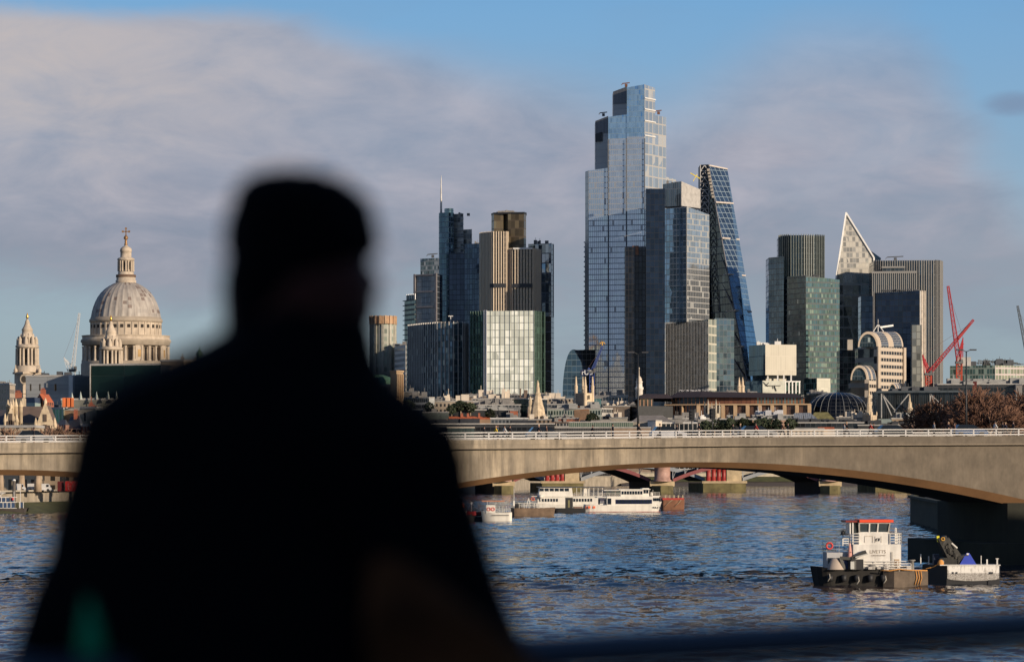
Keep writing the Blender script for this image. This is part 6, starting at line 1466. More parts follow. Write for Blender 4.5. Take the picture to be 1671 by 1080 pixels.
for k, (px, D, H, lb) in enumerate(spots):
    if k < 3: b0[k].scale = (1.35, 1.35, H / (24, 24, 22)[k]); continue
    c = copy_tree(b0[k % 3], at_ground(px, D), lb, rz=k * 1.3); c.scale = (H / 23 * 1.3, H / 23 * 1.3, H / (24, 24, 22)[k % 3])
M_TW2 = mat('brown_twigs', (.20, .12, .08), .9, var=.3)
tb = bare_tree(47, 16.5, 'bare riverside tree at the photo\'s left edge seen under the arch', at_ground(1, 868), .9, 5, 'bare trees along the left river wall', M_TW2, None, .12)
for k, (px, D, lb) in enumerate([(35, 880, 'bare riverside tree between the dark mooring pile and the vans'), (62, 872, 'bare riverside tree above the white vans under the arch'), (103, 890, 'bare riverside tree before the red hoarding'), (135, 884, 'bare riverside tree right of the red hoarding'), (160, 900, 'bare riverside tree at the man\'s left sleeve')]):
    c = copy_tree(tb, at_ground(px, D), lb, rz=k * 1.1 + .5); c.scale = (1, 1, .95 + .05 * (k % 3))
# leafy round trees on the near roofs
M_LEAF = mat('evergreen_leaf', (.028, .040, .018), .8, var=.4, scale=.6)
def leafy(seed, w, h, n=420):
    rnd = random.Random(seed); mb = MB()
    for k in range(n):
        a = rnd.uniform(0, 6.283); z_ = rnd.uniform(-1, 1); rr = math.sqrt(1 - z_ * z_) * rnd.uniform(.6, 1.08) ; 
        lump = 1 + .18 * math.sin(a * 3 + seed) * math.cos(z_ * 4)
        c = Vector((math.cos(a) * rr * w * lump, math.sin(a) * rr * w * lump, h + z_ * w * .85 * rnd.uniform(.75, 1.05)))
        s = rnd.uniform(.14, .34) * w ** .5; d1 = Vector([rnd.gauss(0, 1) for _ in range(3)]).normalized() * s; d2 = d1.orthogonal().normalized() * s * .8
        mb.face([c - d1, c + d2, c + d1, c - d2])
    tr = MB(); tr.tube([(0, 0, 0), (.05, 0, h * .5), (0, 0, h + .3 * w)], [.18, .14, .08], 6)
    for k in range(6): a = k * 1.05; tr.tube([(0, 0, h * .8), (math.cos(a) * w * .6, math.sin(a) * w * .6, h + .3 * w)], [.08, .03], 4)
    return mb, tr
r = thing('round_tree', 'clipped dark green tree, leftmost of the row behind the rail', 'tree', (0, 0, 0), 'clipped round trees behind the rail')
m1, m2 = leafy(3, 1.9, 4.4); m1.build('crown', M_LEAF, r); m2.build('trunk', M_BARK, r); TRX = [(1151, 695), (1166, 694), (1181, 695), (1192, 691), (1212, 691), (1218, 693), (1236, 693), (1246, 691), (1257, 692), (1268, 693), (1290, 692)]
wr = ['', 'clipped dark green tree, second from the left behind the rail', 'clipped green tree left of the second traffic signal', 'clipped green tree right behind the second traffic signal', 'clipped round tree, fifth from the left behind the rail', 'clipped round tree just right of the fifth one',
      'clipped round tree left of the beige banded block', 'clipped round tree under the left of the beige banded block', 'clipped round tree under the beige banded block', 'clipped round tree under the right end of the beige banded block', 'clipped round tree, rightmost of the row behind the rail']
TS = 1.9; r.scale = (TS, TS, TS); r.location = Vector(P(1151, 695, 1955)) - Vector((0, 0, 4.4 * TS))
for k in range(1, len(TRX)):
    c = copy_tree(r, Vector(P(TRX[k][0], TRX[k][1], 1955 + (k % 3))) - Vector((0, 0, 4.4 * TS)), wr[k], rz=k * .9); s = 1 + .15 * ((k * 7) % 3 - 1); c.scale = (s * TS, s * TS, TS)
for k, (px, py, D, w, lb) in enumerate([(665, 661, 1120, 2.0, 'roof garden tree below the ribbon window office'), (700, 664, 1120, 1.6, 'roof garden shrub under the ribbon window'), (752, 662, 1120, 2.3, 'broad roof garden tree under the cream terrace'), (768, 665, 1118, 1.6, 'smaller roof garden tree beside the broad one'), (800, 675, 1020, 1.5, 'green tuft growing on the black walled block'), (966, 682, 1000, 1.8, 'green tree tuft between brick attic and ribbed band'), (737, 668, 1110, 1.4, 'low roof garden shrub above the black walled block'), (145, 600, 1300, 1, '')][:7]):
    c = copy_tree(r, Vector(P(px, py, 1960 + (D - 720) * .12 - 4)) - Vector((0, 0, 4.4 * 1.7)), lb, rz=k); s = w / 1.9 * 1.7; c.scale = (s * 1.2, s * 1.2, 1.7); c['group'] = 'roof garden greenery'; c.name = 'roof_garden_tree'
rt = r

# ============================================================ BRIDGE LAMPS, SIGNALS, CARS
M_POLE = mat('black_pole', (.015, .016, .018), .5)
def on_deck(px, back): 
    p = WB(px, y_top(px) + 1, 0) - NN * back; return p
r = thing('lamp_post', 'tall dark double headed lamp post left of the stacked box tower', 'lamp post', (0, 0, 0), 'tall lamp posts on the bridge')
mb = MB(); mb.tube([(0, 0, 0), (0, 0, 3.5), (0, 0, 10.4)], [.16, .11, .07], 8); mb.build('pole', M_POLE, r)
mb = MB()
for s_ in (-1, 1): mb.tube([(0, 0, 10.3), (s_ * .45, 0, 10.55), (s_ * .8, 0, 10.55)], .045, 6)
mb.build('arm', M_POLE, r)
for s_ in (-1, 1):
    mb = MB(); mb.box((s_ * .85, 0, 10.56), (.8, .3, .16)); mb.build('lamp_head', mat('lamp_head', (.05, .05, .055), .4), r)
r.location = on_deck(1080.5, 14); rl2 = r
c = copy_tree(r, on_deck(1633.5, 14), 'tall dark double headed lamp post before the bare trees at the right'); c.scale = (1, 1, 1.02)
r = thing('traffic_signal', 'black traffic signal on a pole before the gothic pinnacles, left one of two', 'traffic light', (0, 0, 0), 'traffic signals on the bridge')
mb = MB(); mb.tube([(0, 0, 0), (0, 0, 2.9)], .06, 6); mb.build('pole', M_POLE, r)
mb = MB(); mb.prism([(-.2, -.15), (.2, -.15), (.2, .15), (-.2, .15)], 3.35, 2.15, bottom=True); mb.prism([(-.34, -.02), (.34, -.02), (.34, .02), (-.34, .02)], 3.45, 2.2, bottom=True)
for k in range(3): mb.prism([(-.13, -.32), (.13, -.32), (.13, -.15), (-.13, -.15)], 3.28 - k * .38, 3.23 - k * .38, bottom=True)
mb.build('signal_head', M_POLE, r)
r.location = on_deck(1156, 9); 
c = copy_tree(r, on_deck(1192, 9.5), 'black traffic signal right of the other one, left of the beige banded block'); c.scale = (1, 1, 1.05)
def car(label, px, back, paint, L=4.3, Hc=1.5):
    r = thing('parked_car' if False else 'car', label, 'car', (0, 0, 0), 'cars crossing the bridge')
    mb = MB(); pr_ = [(-.5, .3), (-.5, .75), (-.42, .9), (-.28, .95), (-.16, 1.0), (.22, .97), (.36, .9), (.47, .78), (.5, .6), (.5, .3)]
    n = len(pr_); 
    for s_ in (-1, 1):
        f = [(x * L, s_ * .88, z_) for x, z_ in pr_]; mb.face(f if s_ < 0 else f[::-1])
    for a, b in zip(pr_, pr_[1:] + pr_[:1]): mb.face([(a[0] * L, -.88, a[1]), (a[0] * L, .88, a[1]), (b[0] * L, .88, b[1]), (b[0] * L, -.88, b[1])])
    mb.build('body', paint, r)
    mb = MB(); a = [(-.44 * L, -.84), (.27 * L, -.84), (.27 * L, .84), (-.44 * L, .84)]; b = [(-.33 * L, -.68), (.08 * L, -.68), (.08 * L, .68), (-.33 * L, .68)]
    for i in range(4): j = (i + 1) % 4; mb.face([(*a[i], .95), (*a[j], .95), (*b[j], Hc), (*b[i], Hc)])
    mb.build('window', mat('car_glass', (.02, .025, .03), .08, .3), r); mb = MB(); mb.face([(*p, Hc + .01) for p in b]); mb.build('roof', paint, r)
    for x in (-.3, .31):
        for s_ in (-1, 1):
            w = MB(); w.bar((x * L, s_ * .78, .32), (x * L, s_ * .92, .32), .62, sides=16); w.build('wheel', mat('tyre', (.02, .02, .02), .8), r)
    for s_ in (-.6, .6): w = MB(); w.box((L * .49, s_, .68), (.12, .35, .16)); w.build('headlight', mat('head_lens', (.6, .6, .58), .2), r)
    r.location = on_deck(px, back); r.rotation_euler = (0, 0, an); return r
car('dark car behind the rail left of the bare trees', 1488, 8, mat('car_dark', (.02, .025, .03), .25, .4))
car('dark blue car behind the rail near the right lamp post', 1616, 8.5, mat('car_blue', (.03, .07, .16), .25, .4))
car('dark grey van like car behind the rail below the pinnacled tower', 920, 12, mat('car_white', (.16, .165, .17), .3), 4.8, 1.6)
car('silver car behind the rail left of the traffic signals', 1125, 12, mat('car_silver', (.4, .4, .42), .3, .5))
car('grey car behind the rail at the photo\'s left edge', 60, 9, mat('car_grey', (.25, .25, .26), .3, .5))
car('dark grey car behind the rail right of the traffic signals', 1275, 12, mat('car_white', (.16, .165, .17)), 4.6, 1.5)

# ============================================================ PEOPLE ON THE BRIDGE
def skin(name, nodes, edges, radii, m, parent, sub=1, root=0, smooth=True):
    me = bpy.data.meshes.new(name); me.from_pydata([tuple(n) for n in nodes], edges, [])
    o = bpy.data.objects.new(name, me); COL.objects.link(o)
    md = o.modifiers.new('s', 'SKIN'); md.use_smooth_shade = smooth
    for k, v in enumerate(me.skin_vertices[0].data):
        rr = radii[k]; v.radius = rr if isinstance(rr, tuple) else (rr, rr); v.use_root = (k == root)
    sb = o.modifiers.new('b', 'SUBSURF'); sb.levels = sub; sb.render_levels = sub
    dg = bpy.context.evaluated_depsgraph_get(); dg.update(); me2 = bpy.data.meshes.new_from_object(o.evaluated_get(dg)); me2.name = name
    bpy.data.objects.remove(o)
    me2.materials.clear(); me2.materials.append(m)
    for p in me2.polygons: p.use_smooth = True; p.material_index = 0
    o = bpy.data.objects.new(name, me2); COL.objects.link(o); o.parent = parent; return o
M_SKIN = mat('skin', (.42, .24, .17), .6, var=.05)
def ped(pose, jm, tm, hm, label):
    r = thing('person', label, 'person', (0, 0, 0), 'people crossing the bridge')
    s = {'walk': .26, 'stand': .04}[pose]
    N_ = [(0, 0, .93), (0, 0, 1.15), (0, 0, 1.38), (0, 0, 1.5), (.01, 0, 1.62), (.01, 0, 1.68),
          (0, -.18, 1.38), (s * .5, -.22, 1.12), (s * .9 + .06, -.2, .9), (0, .18, 1.38), (-s * .5, .22, 1.12), (-s * .6 + .06, .2, .9),
          (0, -.09, .88), (s, -.1, .5), (s * 1.1, -.1, .08), (s * 1.1 + .16, -.1, .04), (0, .09, .88), (-s * .6, .1, .5), (-s * 1.3, .1, .1), (-s * 1.3 + .14, .1, .04)]
    E = [(0, 1), (1, 2), (2, 3), (3, 4), (4, 5), (2, 6), (6, 7), (7, 8), (2, 9), (9, 10), (10, 11), (0, 12), (12, 13), (13, 14), (14, 15), (0, 16), (16, 17), (17, 18), (18, 19)]
    Rr = [.12, .12, .13, .055, .085, .07, .06, .045, .035, .06, .045, .035, .09, .06, .04, .035, .09, .06, .04, .035]
    skin('body', N_, E, Rr, M_SKIN, r)
    J = [0, 1, 2, 6, 7, 9, 10]; fa_ = [N_[0], N_[1], N_[2], N_[6], N_[7], (N_[8][0], N_[8][1], N_[8][2] + .06), N_[9], N_[10], (N_[11][0], N_[11][1], N_[11][2] + .06)]
    skin('jacket', [(0, 0, .84)] + fa_, [(0, 1), (1, 2), (2, 3), (3, 4), (4, 5), (5, 6), (3, 7), (7, 8), (8, 9)], [.15, .15, .15, .155, .085, .065, .05, .085, .065, .05], jm, r)
    skin('trousers', [(0, 0, .95), N_[12], N_[13], (N_[14][0], N_[14][1], .14), N_[16], N_[17], (N_[18][0], N_[18][1], .16)], [(0, 1), (1, 2), (2, 3), (0, 4), (4, 5), (5, 6)], [.13, .11, .08, .065, .11, .08, .065], tm, r)
    mb = MB(); mb.lathe(-.015, 0, [(.1, 1.6), (.115, 1.66), (.1, 1.73), (.06, 1.77), (0, 1.785)], 10); mb.build('hair', hm, r)
    return r
CL = dict(black=(.015, .015, .02), navy=(.02, .03, .06), yellow=(.75, .50, .03), grey=(.25, .26, .28), red=(.40, .04, .03), sage=(.35, .40, .33), white=(.6, .6, .58), brown=(.14, .07, .04), tan=(.45, .28, .18))
cm_ = {k: mat('cloth_' + k, v, .85, var=.05) for k, v in CL.items()}
hb = mat('dark_hair', (.03, .02, .015), .7); hl = mat('fair_hair', (.45, .30, .18), .7)
pw = ped('walk', cm_['black'], cm_['black'], hb, 'dark clad walker right of the yellow coated person by the man\'s shoulder')
ps = ped('stand', cm_['black'], cm_['navy'], hb, 'dark clad person standing at the foot of the left tall lamp post')
pw.location = on_deck(836, 1.6); ps.location = on_deck(1081, 1.4)
PP = [(812, 1.2, 0, 'yellow', 'black', 'person in a bright yellow coat on the bridge'), (818, 2.6, 1, 'sage', 'grey', 'person in pale green beside the yellow coated person'),
      (827, 1.6, 0, 'white', 'navy', 'person in white right of the yellow coated person'), (798, 3.5, 1, 'black', 'black', 'fair haired person left of the yellow coated person'),
      (883, 1.5, 0, 'black', 'navy', 'dark clad person below the stone spire'), (896, 1.8, 1, 'brown', 'black', 'brown clad person right below the stone spire'),
      (971, 1.5, 0, 'black', 'black', 'person in black below the ribbed green band'), (1004, 1.5, 1, 'black', 'navy', 'person in black before the tan cornice block'),
      (1047, 1.6, 0, 'black', 'black', 'left one of two dark cyclist like figures left of the lamp post'), (1110, 1.8, 1, 'black', 'navy', 'dark clad person right of the left lamp post'),
      (1145, 1.4, 0, 'black', 'black', 'person in black just left of the first traffic signal'), (1238, 1.4, 0, 'red', 'black', 'person with a red top below the beige banded block'),
      (1215, 2.2, 1, 'navy', 'black', 'navy clad person left of the red topped one'), (1282, 1.6, 0, 'brown', 'black', 'brown clad person right of the beige banded block'),
      (1291, 1.5, 1, 'black', 'black', 'person in black next to the brown clad one'), (1385, 2, 1, 'grey', 'black', 'grey clad person below the black glass dome'),
      (1391, 2.6, 0, 'black', 'black', 'dark walker beside the grey clad one'), (1426, 1.5, 0, 'red', 'black', 'left person of the pair with red hoods below the church tower'),
      (1432, 1.7, 1, 'black', 'navy', 'right person of the pair below the church tower'), (1530, 1.5, 1, 'grey', 'black', 'grey clad person below the left of the bare trees'),
      (1554, 1.5, 0, 'black', 'black', 'person in black below the middle of the bare trees'), (1564, 1.6, 1, 'brown', 'black', 'brown clad person right of the one in black under the trees'),
      (1630, 1.5, 0, 'white', 'navy', 'person in white at the foot of the right lamp post'), (1643, 1.6, 1, 'black', 'black', 'first dark figure right of the right lamp post'),
      (1650, 2.2, 0, 'navy', 'black', 'navy clad figure, second right of the right lamp post'), (1660, 1.5, 1, 'black', 'black', 'dark figure at the right edge of the photo'),
      (56, 1.8, 1, 'black', 'black', 'person in black on the bridge at the left below the gothic gable'), (1202, 1.8, 1, 'black', 'grey', 'dark coated person just right of the second traffic signal')]
for k, (px, bk, po, jc, tc_, lb) in enumerate(PP):
    src = (pw, ps)[po]
    c = copy_tree(src, on_deck(px, bk), lb, rz=(0 if k % 3 else math.pi) + an, swap={'jacket': cm_[jc], 'trousers': cm_[tc_], 'hair': hl if k % 4 == 0 else hb})
    s = 1 + .04 * ((k * 5) % 3 - 1); c.scale = (s, s, s)

# ============================================================ BOATS
M_HW = mat('hull_white', (.74, .70, .62), .45, var=.08, scale=.4, streak=.6)
M_HB = mat('hull_black', (.018, .018, .02), .6, var=.3)
M_RUST = mat('rusty_steel', (.22, .10, .055), .85, var=.4, scale=.5, streak=.8)
M_WIN = mat('boat_window', (.02, .03, .045), .12, .3, var=.1)
M_BLUEW = mat('blue_window_band', (.02, .025, .07), .2, .3)
M_LIFE = mat('orange_plastic', (.75, .13, .04), .5, var=.05)
M_WOODB = mat('barge_brown', (.17, .115, .075), .9, var=.4, scale=.6, streak=.9)
def hull(L, B, H, bow=.2, stern=.06, sheer=.5, flare=.85, z0=-.3, n=20, bowpow=.6):
    mb = MB(); st = []
    for k in range(n + 1):
        q = k / n; w = B / 2
        if q > 1 - bow: w *= max(.02, (1 - ((q - 1 + bow) / bow) ** 2)) ** bowpow
        if q < stern: w *= .75 + .25 * (q / stern)
        zt = H + sheer * max(0, (q - .55) / .45) ** 2 + sheer * .25 * max(0, (.2 - q) / .2)
        x = (q - .5) * L; xl = x - (0 if q < 1 - bow else (q - 1 + bow) / bow * L * .05)
        st.append(((x, w, zt), (xl, w * flare, z0)))
    for (a, b) in zip(st[:-1], st[1:]):
        for s_ in (-1, 1):
            f = [(a[1][0], s_ * a[1][1], a[1][2]), (b[1][0], s_ * b[1][1], b[1][2]), (b[0][0], s_ * b[0][1], b[0][2]), (a[0][0], s_ * a[0][1], a[0][2])]
            mb.face(f if s_ < 0 else f[::-1], None, 0, True)
        mb.face([(a[0][0], -a[0][1], a[0][2] - .05), (b[0][0], -b[0][1], b[0][2] - .05), (b[0][0], b[0][1], b[0][2] - .05), (a[0][0], a[0][1], a[0][2] - .05)])
    a = st[0]; mb.face([(a[1][0], a[1][1], a[1][2]), (a[1][0], -a[1][1], a[1][2]), (a[0][0], -a[0][1], a[0][2]), (a[0][0], a[0][1], a[0][2])])
    return mb
def setboat(r, px, D, rz, z=0):
    x, y = XY(px, D); r.location = (x, y, z); r.rotation_euler = (0, 0, rz)
def wrow(r, xs_, y, z, w, h, m=None, name='window'):
    for x in xs_:
        mb = MB(); mb.box((x, y, z), (w, .08, h)); mb.build(name, m or M_WIN, r)
def rails(r, segs, h=.9, n=3, m=None, tk=.05, name='guard_rail'):
    mb = MB()
    for a, b in segs:
        a = Vector(a); b = Vector(b); k = max(1, int((b - a).length / 1.1))
        for j in range(1, n + 1): mb.bar(a + Vector((0, 0, h * j / n)), b + Vector((0, 0, h * j / n)), tk)
        for j in range(k + 1): p = a.lerp(b, j / k); mb.bar(p, p + Vector((0, 0, h)), tk)
    mb.build(name, m or M_HW, r)
def rbox(r, name, x0, x1, y0, y1, z0, z1, m):
    mb = MB(); mb.box(((x0 + x1) / 2, (y0 + y1) / 2, (z0 + z1) / 2), (x1 - x0, y1 - y0, z1 - z0)); return mb.build(name, m, r)
# white two deck ferry, right
D = 861; u = D / F; L = 127 * u
r = thing('passenger_ferry', 'white two deck passenger boat with open stern and long dark window bands', 'boat', (0, 0, 0), 'white passenger boats moored under the arch')
hull(L, 5.2, 1.75, bow=.13, sheer=.9, flare=.9).build('hull', M_HW, r)
mb = MB(); mb.box((0, 0, .02), (L * .93, 4.9, .28)); mb.build('boot_stripe', mat('boot_red', (.25, .05, .04), .7), r)
X = lambda px: (px - 1017) * u
rbox(r, 'lower_cabin', X(988), X(1074), -2.35, 2.35, 1.7, 3.95, M_HW)
rbox(r, 'blue_band', X(1002), X(1062), -2.42, -2.34, 2.05, 3.15, M_BLUEW)
wrow(r, [X(1007 + k * 5.0) for k in range(11)], -2.45, 2.65, .5, .72)
rbox(r, 'stern_roof', X(972), X(990), -2.2, 2.2, 3.6, 3.8, M_HW)
wrow(r, [X(975), X(985)], -2.3, 2.6, .5, 1.3); wrow(r, [X(992)], -2.4, 2.7, .9, 1.5)
rbox(r, 'upper_cabin', X(1011), X(1048), -2.0, 2.0, 3.9, 5.6, M_HW); wrow(r, [X(1014 + k * 4.4) for k in range(8)], -2.05, 4.85, .5, .8)
rbox(r, 'wheelhouse', X(1047), X(1058), -1.7, 1.7, 3.9, 6.0, M_HW); wrow(r, [X(1050.5), X(1055)], -1.75, 5.15, .55, .9); rbox(r, 'upper_roof', X(1008), X(1060), -2.1, 2.1, 5.6, 5.75, M_HW)
rbox(r, 'aft_canopy', X(983), X(1011), -2.0, 2.0, 5.4, 5.55, M_HW); wrow(r, [X(990), X(998), X(1006)], -1.9, 4.75, 1.0, 1.0, mat('canopy_dark', (.06, .07, .06), .4), 'canopy_window')
rbox(r, 'bow_house', X(1063), X(1076), -2.2, 2.2, 3.9, 4.1, M_HW); wrow(r, [X(1065 + k * 3) for k in range(4)], -2.4, 3.15, .38, .75); wrow(r, [X(1064 + k * 3.6) for k in range(4)], -2.62, 1.15, .3, .3)
rails(r, [((X(960), -2.3, 1.75), (X(985), -2.3, 1.75)), ((X(975), -2, 3.8), (X(1010), -2, 3.8)), ((X(1060), -1.9, 4.1), (X(1075), -1.9, 4.1))])
for y in (-1.6, 1.6): mb = MB(); mb.box((-L / 2 - .02, y, 1.2), (.1, 1.3, .6)); mb.build('stern_panel', M_LIFE, r)
for x in (958.5, 966.5): mb = MB(); mb.box((X(x), -2.63, 1.25), (.6, .08, .55)); mb.build('stern_panel', M_LIFE, r)
mb = MB(); mb.tube([(X(1066), 0, 4.1), (X(1066), 0, 5.6)], .04, 5); mb.lathe(X(1064), 0, [(.3, 4.1), (.35, 4.5), (.1, 4.9)], 8); mb.build('mast', M_HW, r)
setboat(r, 1017, D, R(7))
# second ferry behind
D = 900; u = D / F; X = lambda px: (px - 922) * u
r = thing('passenger_ferry', 'white river boat with wraparound upper windows and dark roof behind the black pontoon', 'boat', (0, 0, 0), 'white passenger boats moored under the arch')
h_ = hull(122 * u, 5.4, 1.5, bow=.16, sheer=.6); h_.v = [(-v[0], -v[1], v[2]) for v in h_.v]; h_.build('hull', M_HW, r)
rbox(r, 'lower_cabin', X(876), X(975), -2.4, 2.4, 1.5, 3.5, M_HW); wrow(r, [X(880 + k * 4.6) for k in range(7)] + [X(936 + k * 4.6) for k in range(7)], -2.46, 2.6, .48, .75)
rbox(r, 'lower_roof', X(866), X(982), -2.6, 2.6, 3.5, 3.65, M_HW)
mb = MB(); a = [(X(878), -2.2), (X(934), -2.2), (X(934), 2.2), (X(878), 2.2)]; b = [(X(880), -2.0), (X(932), -2.0), (X(932), 2.0), (X(880), 2.0)]
for i in range(4): j = (i + 1) % 4; mb.face([(*a[i], 3.65), (*a[j], 3.65), (*b[j], 5.9), (*b[i], 5.9)])
mb.build('upper_cabin', M_HW, r); wrow(r, [X(883 + k * 8.2) for k in range(6)], -2.12, 5.3, 1.05, .75); rbox(r, 'upper_roof', X(876), X(985), -2.4, 2.4, 5.9, 6.1, mat('ferry_roof', (.05, .055, .07), .5))
mb = MB()
for k in range(7): mb.bar((X(940 + k * 7), -2.1, 3.65), (X(940 + k * 7), -2.1, 5.9), .12)
mb.build('roof_post', M_HW, r); rails(r, [((X(936), -2.3, 3.65), (X(982), -2.3, 3.65)), ((X(864), -2.2, 1.7), (X(876), -2.2, 1.7))])
rbox(r, 'aft_house', X(951), X(960), -1.6, 1.6, 3.65, 5.6, M_HW)
mb = MB(); mb.lathe(X(881), -2.9, [(.0, 3.0), (.55, 3.2), (.6, 3.6), (.4, 4.0), (0, 4.1)], 12); mb.build('radar_dome', M_HW, r)
mb = MB(); mb.tube([(X(868), -2.7, 2.9 + .45 * math.sin(a)) if 0 else (X(868) + .4 * math.cos(a), -2.7, 2.9 + .4 * math.sin(a)) for a in [k * math.pi / 6 for k in range(13)]], .1, 6); mb.build('lifebuoy', M_LIFE, r)
setboat(r, 922, D, R(4))
# black pontoon
D = 850; u = D / F; X = lambda px: (px - 930) * u
r = thing('pontoon', 'black mooring pontoon with a dark cabin between the two white boats', 'pontoon', (0, 0, 0))
hull(52 * u, 4, 1.1, bow=.05, sheer=0).build('hull', M_HB, r); rbox(r, 'cabin', X(923), X(934), -1.5, 1.2, 1.1, 3.7, M_HB); rbox(r, 'door', X(926), X(929), -1.56, -1.5, 1.3, 3.1, mat('pont_door', (.20, .18, .08), .7))
rbox(r, 'deck_gear', X(936), X(950), -1.4, 1, 1.1, 1.5, mat('gear_brown', (.20, .13, .10), .8)); setboat(r, 930, D, R(4))
# small boats
D = 722; u = D / F; X = lambda px: (px - 810) * u
r = thing('launch', 'small white launch with red lifebuoy rings and a tan canopy roof', 'boat', (0, 0, 0))
h_ = hull(50 * u, 2.4, 1.75, bow=.5, sheer=.6, bowpow=.75); h_.v = [(-v[0], -v[1], v[2]) for v in h_.v]; h_.build('hull', M_HW, r)
mb = MB(); mb.box((X(816), -1.24, 1.25), (28 * u, .1, .14)); mb.build('rubbing_strake', M_HB, r)
rbox(r, 'wheelhouse', X(793), X(808), -.85, .85, 1.7, 3.4, M_HW); 
for x in (797, 804):
    mb = MB(); mb.tube([(X(x) + .33 * math.cos(a), -.92, 2.55 + .33 * math.sin(a)) for a in [k * math.pi / 6 for k in range(13)]], .085, 6); mb.build('lifebuoy', mat('buoy_red', (.65, .05, .04), .5), r)
mb = MB()
for x in (795, 809, 815, 820, 826): mb.bar((X(x), -.9, 1.8), (X(x), -.9, 4.1 if x < 812 else 3.2), .06)
mb.build('canopy_post', M_HW, r); rbox(r, 'canopy', X(786), X(823), -1.0, 1.0, 4.1, 4.35, mat('canopy_tan', (.45, .20, .12), .8))
rails(r, [((X(812), -1.1, 1.75), (X(833), -1.1, 1.75))]); setboat(r, 810, D, R(3))
D = 705; u = D / F; X = lambda px: (px - 758) * u
r = thing('workboat', 'small black workboat with white rails and an orange cover at the man\'s elbow', 'boat', (0, 0, 0))
hull(38 * u, 2.6, 1.55, bow=.35, sheer=.3).build('hull', M_HB, r); mb = MB(); mb.box((0, 0, 0), (34 * u, 2.3, .2)); mb.build('boot_stripe', mat('boot_red', (.25, .05, .04)), r)
rails(r, [((X(744), -1.2, 1.55), (X(765), -1.2, 1.55))], .9, 2, M_HW, .09); rbox(r, 'engine_box', X(764), X(777), -.8, .8, 1.5, 2.3, mat('box_red', (.40, .03, .03), .6))
mb = MB(); mb.prism([(X(741), -.9), (X(757), -.9), (X(757), .9), (X(741), .9)], [3.3, 3.9, 3.9, 3.3], [2.9, 3.2, 3.2, 2.9], bottom=True); mb.build('cover', M_LIFE, r)
mb = MB(); mb.bar((X(748), 0, 1.6), (X(748), 0, 3), .1); mb.bar((X(771), 0, 1.6), (X(771), 0, 4.0), .06); mb.box((X(771), 0, 4.0), (.35, .1, .45)); mb.build('mast', M_HW, r); setboat(r, 757, D, R(-14))
r = thing('mooring_boat', 'low dark hull lying between the black workboat and the white launch', 'boat', (0, 0, 0)); hull(24 * u, 2.4, 1.3, bow=.3, sheer=.2).build('hull', M_HB, r)
rbox(r, 'deck_cover', -1.0, 1.0, -.8, .8, 1.3, 1.9, mat('cover_dark_red', (.22, .04, .03), .7)); mb = MB(); mb.tube([(-1.6, -1.2, 1.9), (-.8, -1.25, 1.0), (.4, -1.25, .95), (1.5, -1.2, 1.7)], .06, 5); mb.build('mooring_rope', M_HW, r); setboat(r, 779, 725, R(5))
# brown barge
D = 790; u = D / F; X = lambda px: (px - 870) * u
r = thing('barge', 'flat brown steel barge with white rails and frames on deck', 'barge', (0, 0, 0))
hull(72 * u, 5, 1.9, bow=.06, sheer=.15, flare=.97, bowpow=.3).build('hull', M_WOODB, r); rails(r, [((X(846), -1.8, 1.9), (X(895), -1.8, 1.9)), ((X(846), .5, 1.9), (X(890), .5, 1.9))], 1.1, 3, M_HW, .08)
mb = MB()
for x in (862, 882): mb.bar((X(x - 4), -1, 1.9), (X(x), -1, 4.2), .14); mb.bar((X(x + 4), -1, 1.9), (X(x), -1, 4.2), .14); mb.bar((X(x - 3), -1, 3), (X(x + 3), -1, 3), .1)
mb.build('a_frame', M_HW, r); rbox(r, 'winch', X(840), X(850), -1, .6, 1.9, 2.9, M_HB); mb = MB(); mb.tube([(X(838), -1, 1.9), (X(838), -1, 6.3)], .05, 5); mb.box((X(838), -1, 3), (.35, .3, 1.2)); mb.build('mast', M_HW, r); setboat(r, 870, D, R(5))
# rust barge right
D = 905; u = D / F
r = thing('barge', 'rusty orange barge with red deck edge moored off the ferry\'s bow', 'barge', (0, 0, 0))
hull(38 * u, 5, 2.6, bow=.05, sheer=.1, bowpow=.3).build('hull', M_RUST, r); rbox(r, 'deck_edge', -18 * u, 17 * u, -2.3, 2.3, 2.6, 3.1, mat('edge_red', (.42, .04, .03), .7)); mb = MB()
for k in range(5): mb.box((-13 * u + k * 7 * u, -2, 3.4), (.35, .35, .9))
mb.build('bollard', mat('boll', (.40, .34, .22), .7), r); mb = MB(); mb.tube([(-15 * u, -2.6, .8), (-8 * u, -2.65, 1.9), (-2 * u, -2.6, 2.6)], .06, 5); mb.tube([(2 * u, -2.6, .9), (8 * u, -2.65, 1.8), (12 * u, -2.6, 2.6)], .06, 5); mb.build('chain', mat('boll', (.40, .34, .22)), r)
setboat(r, 1098, D, R(2))
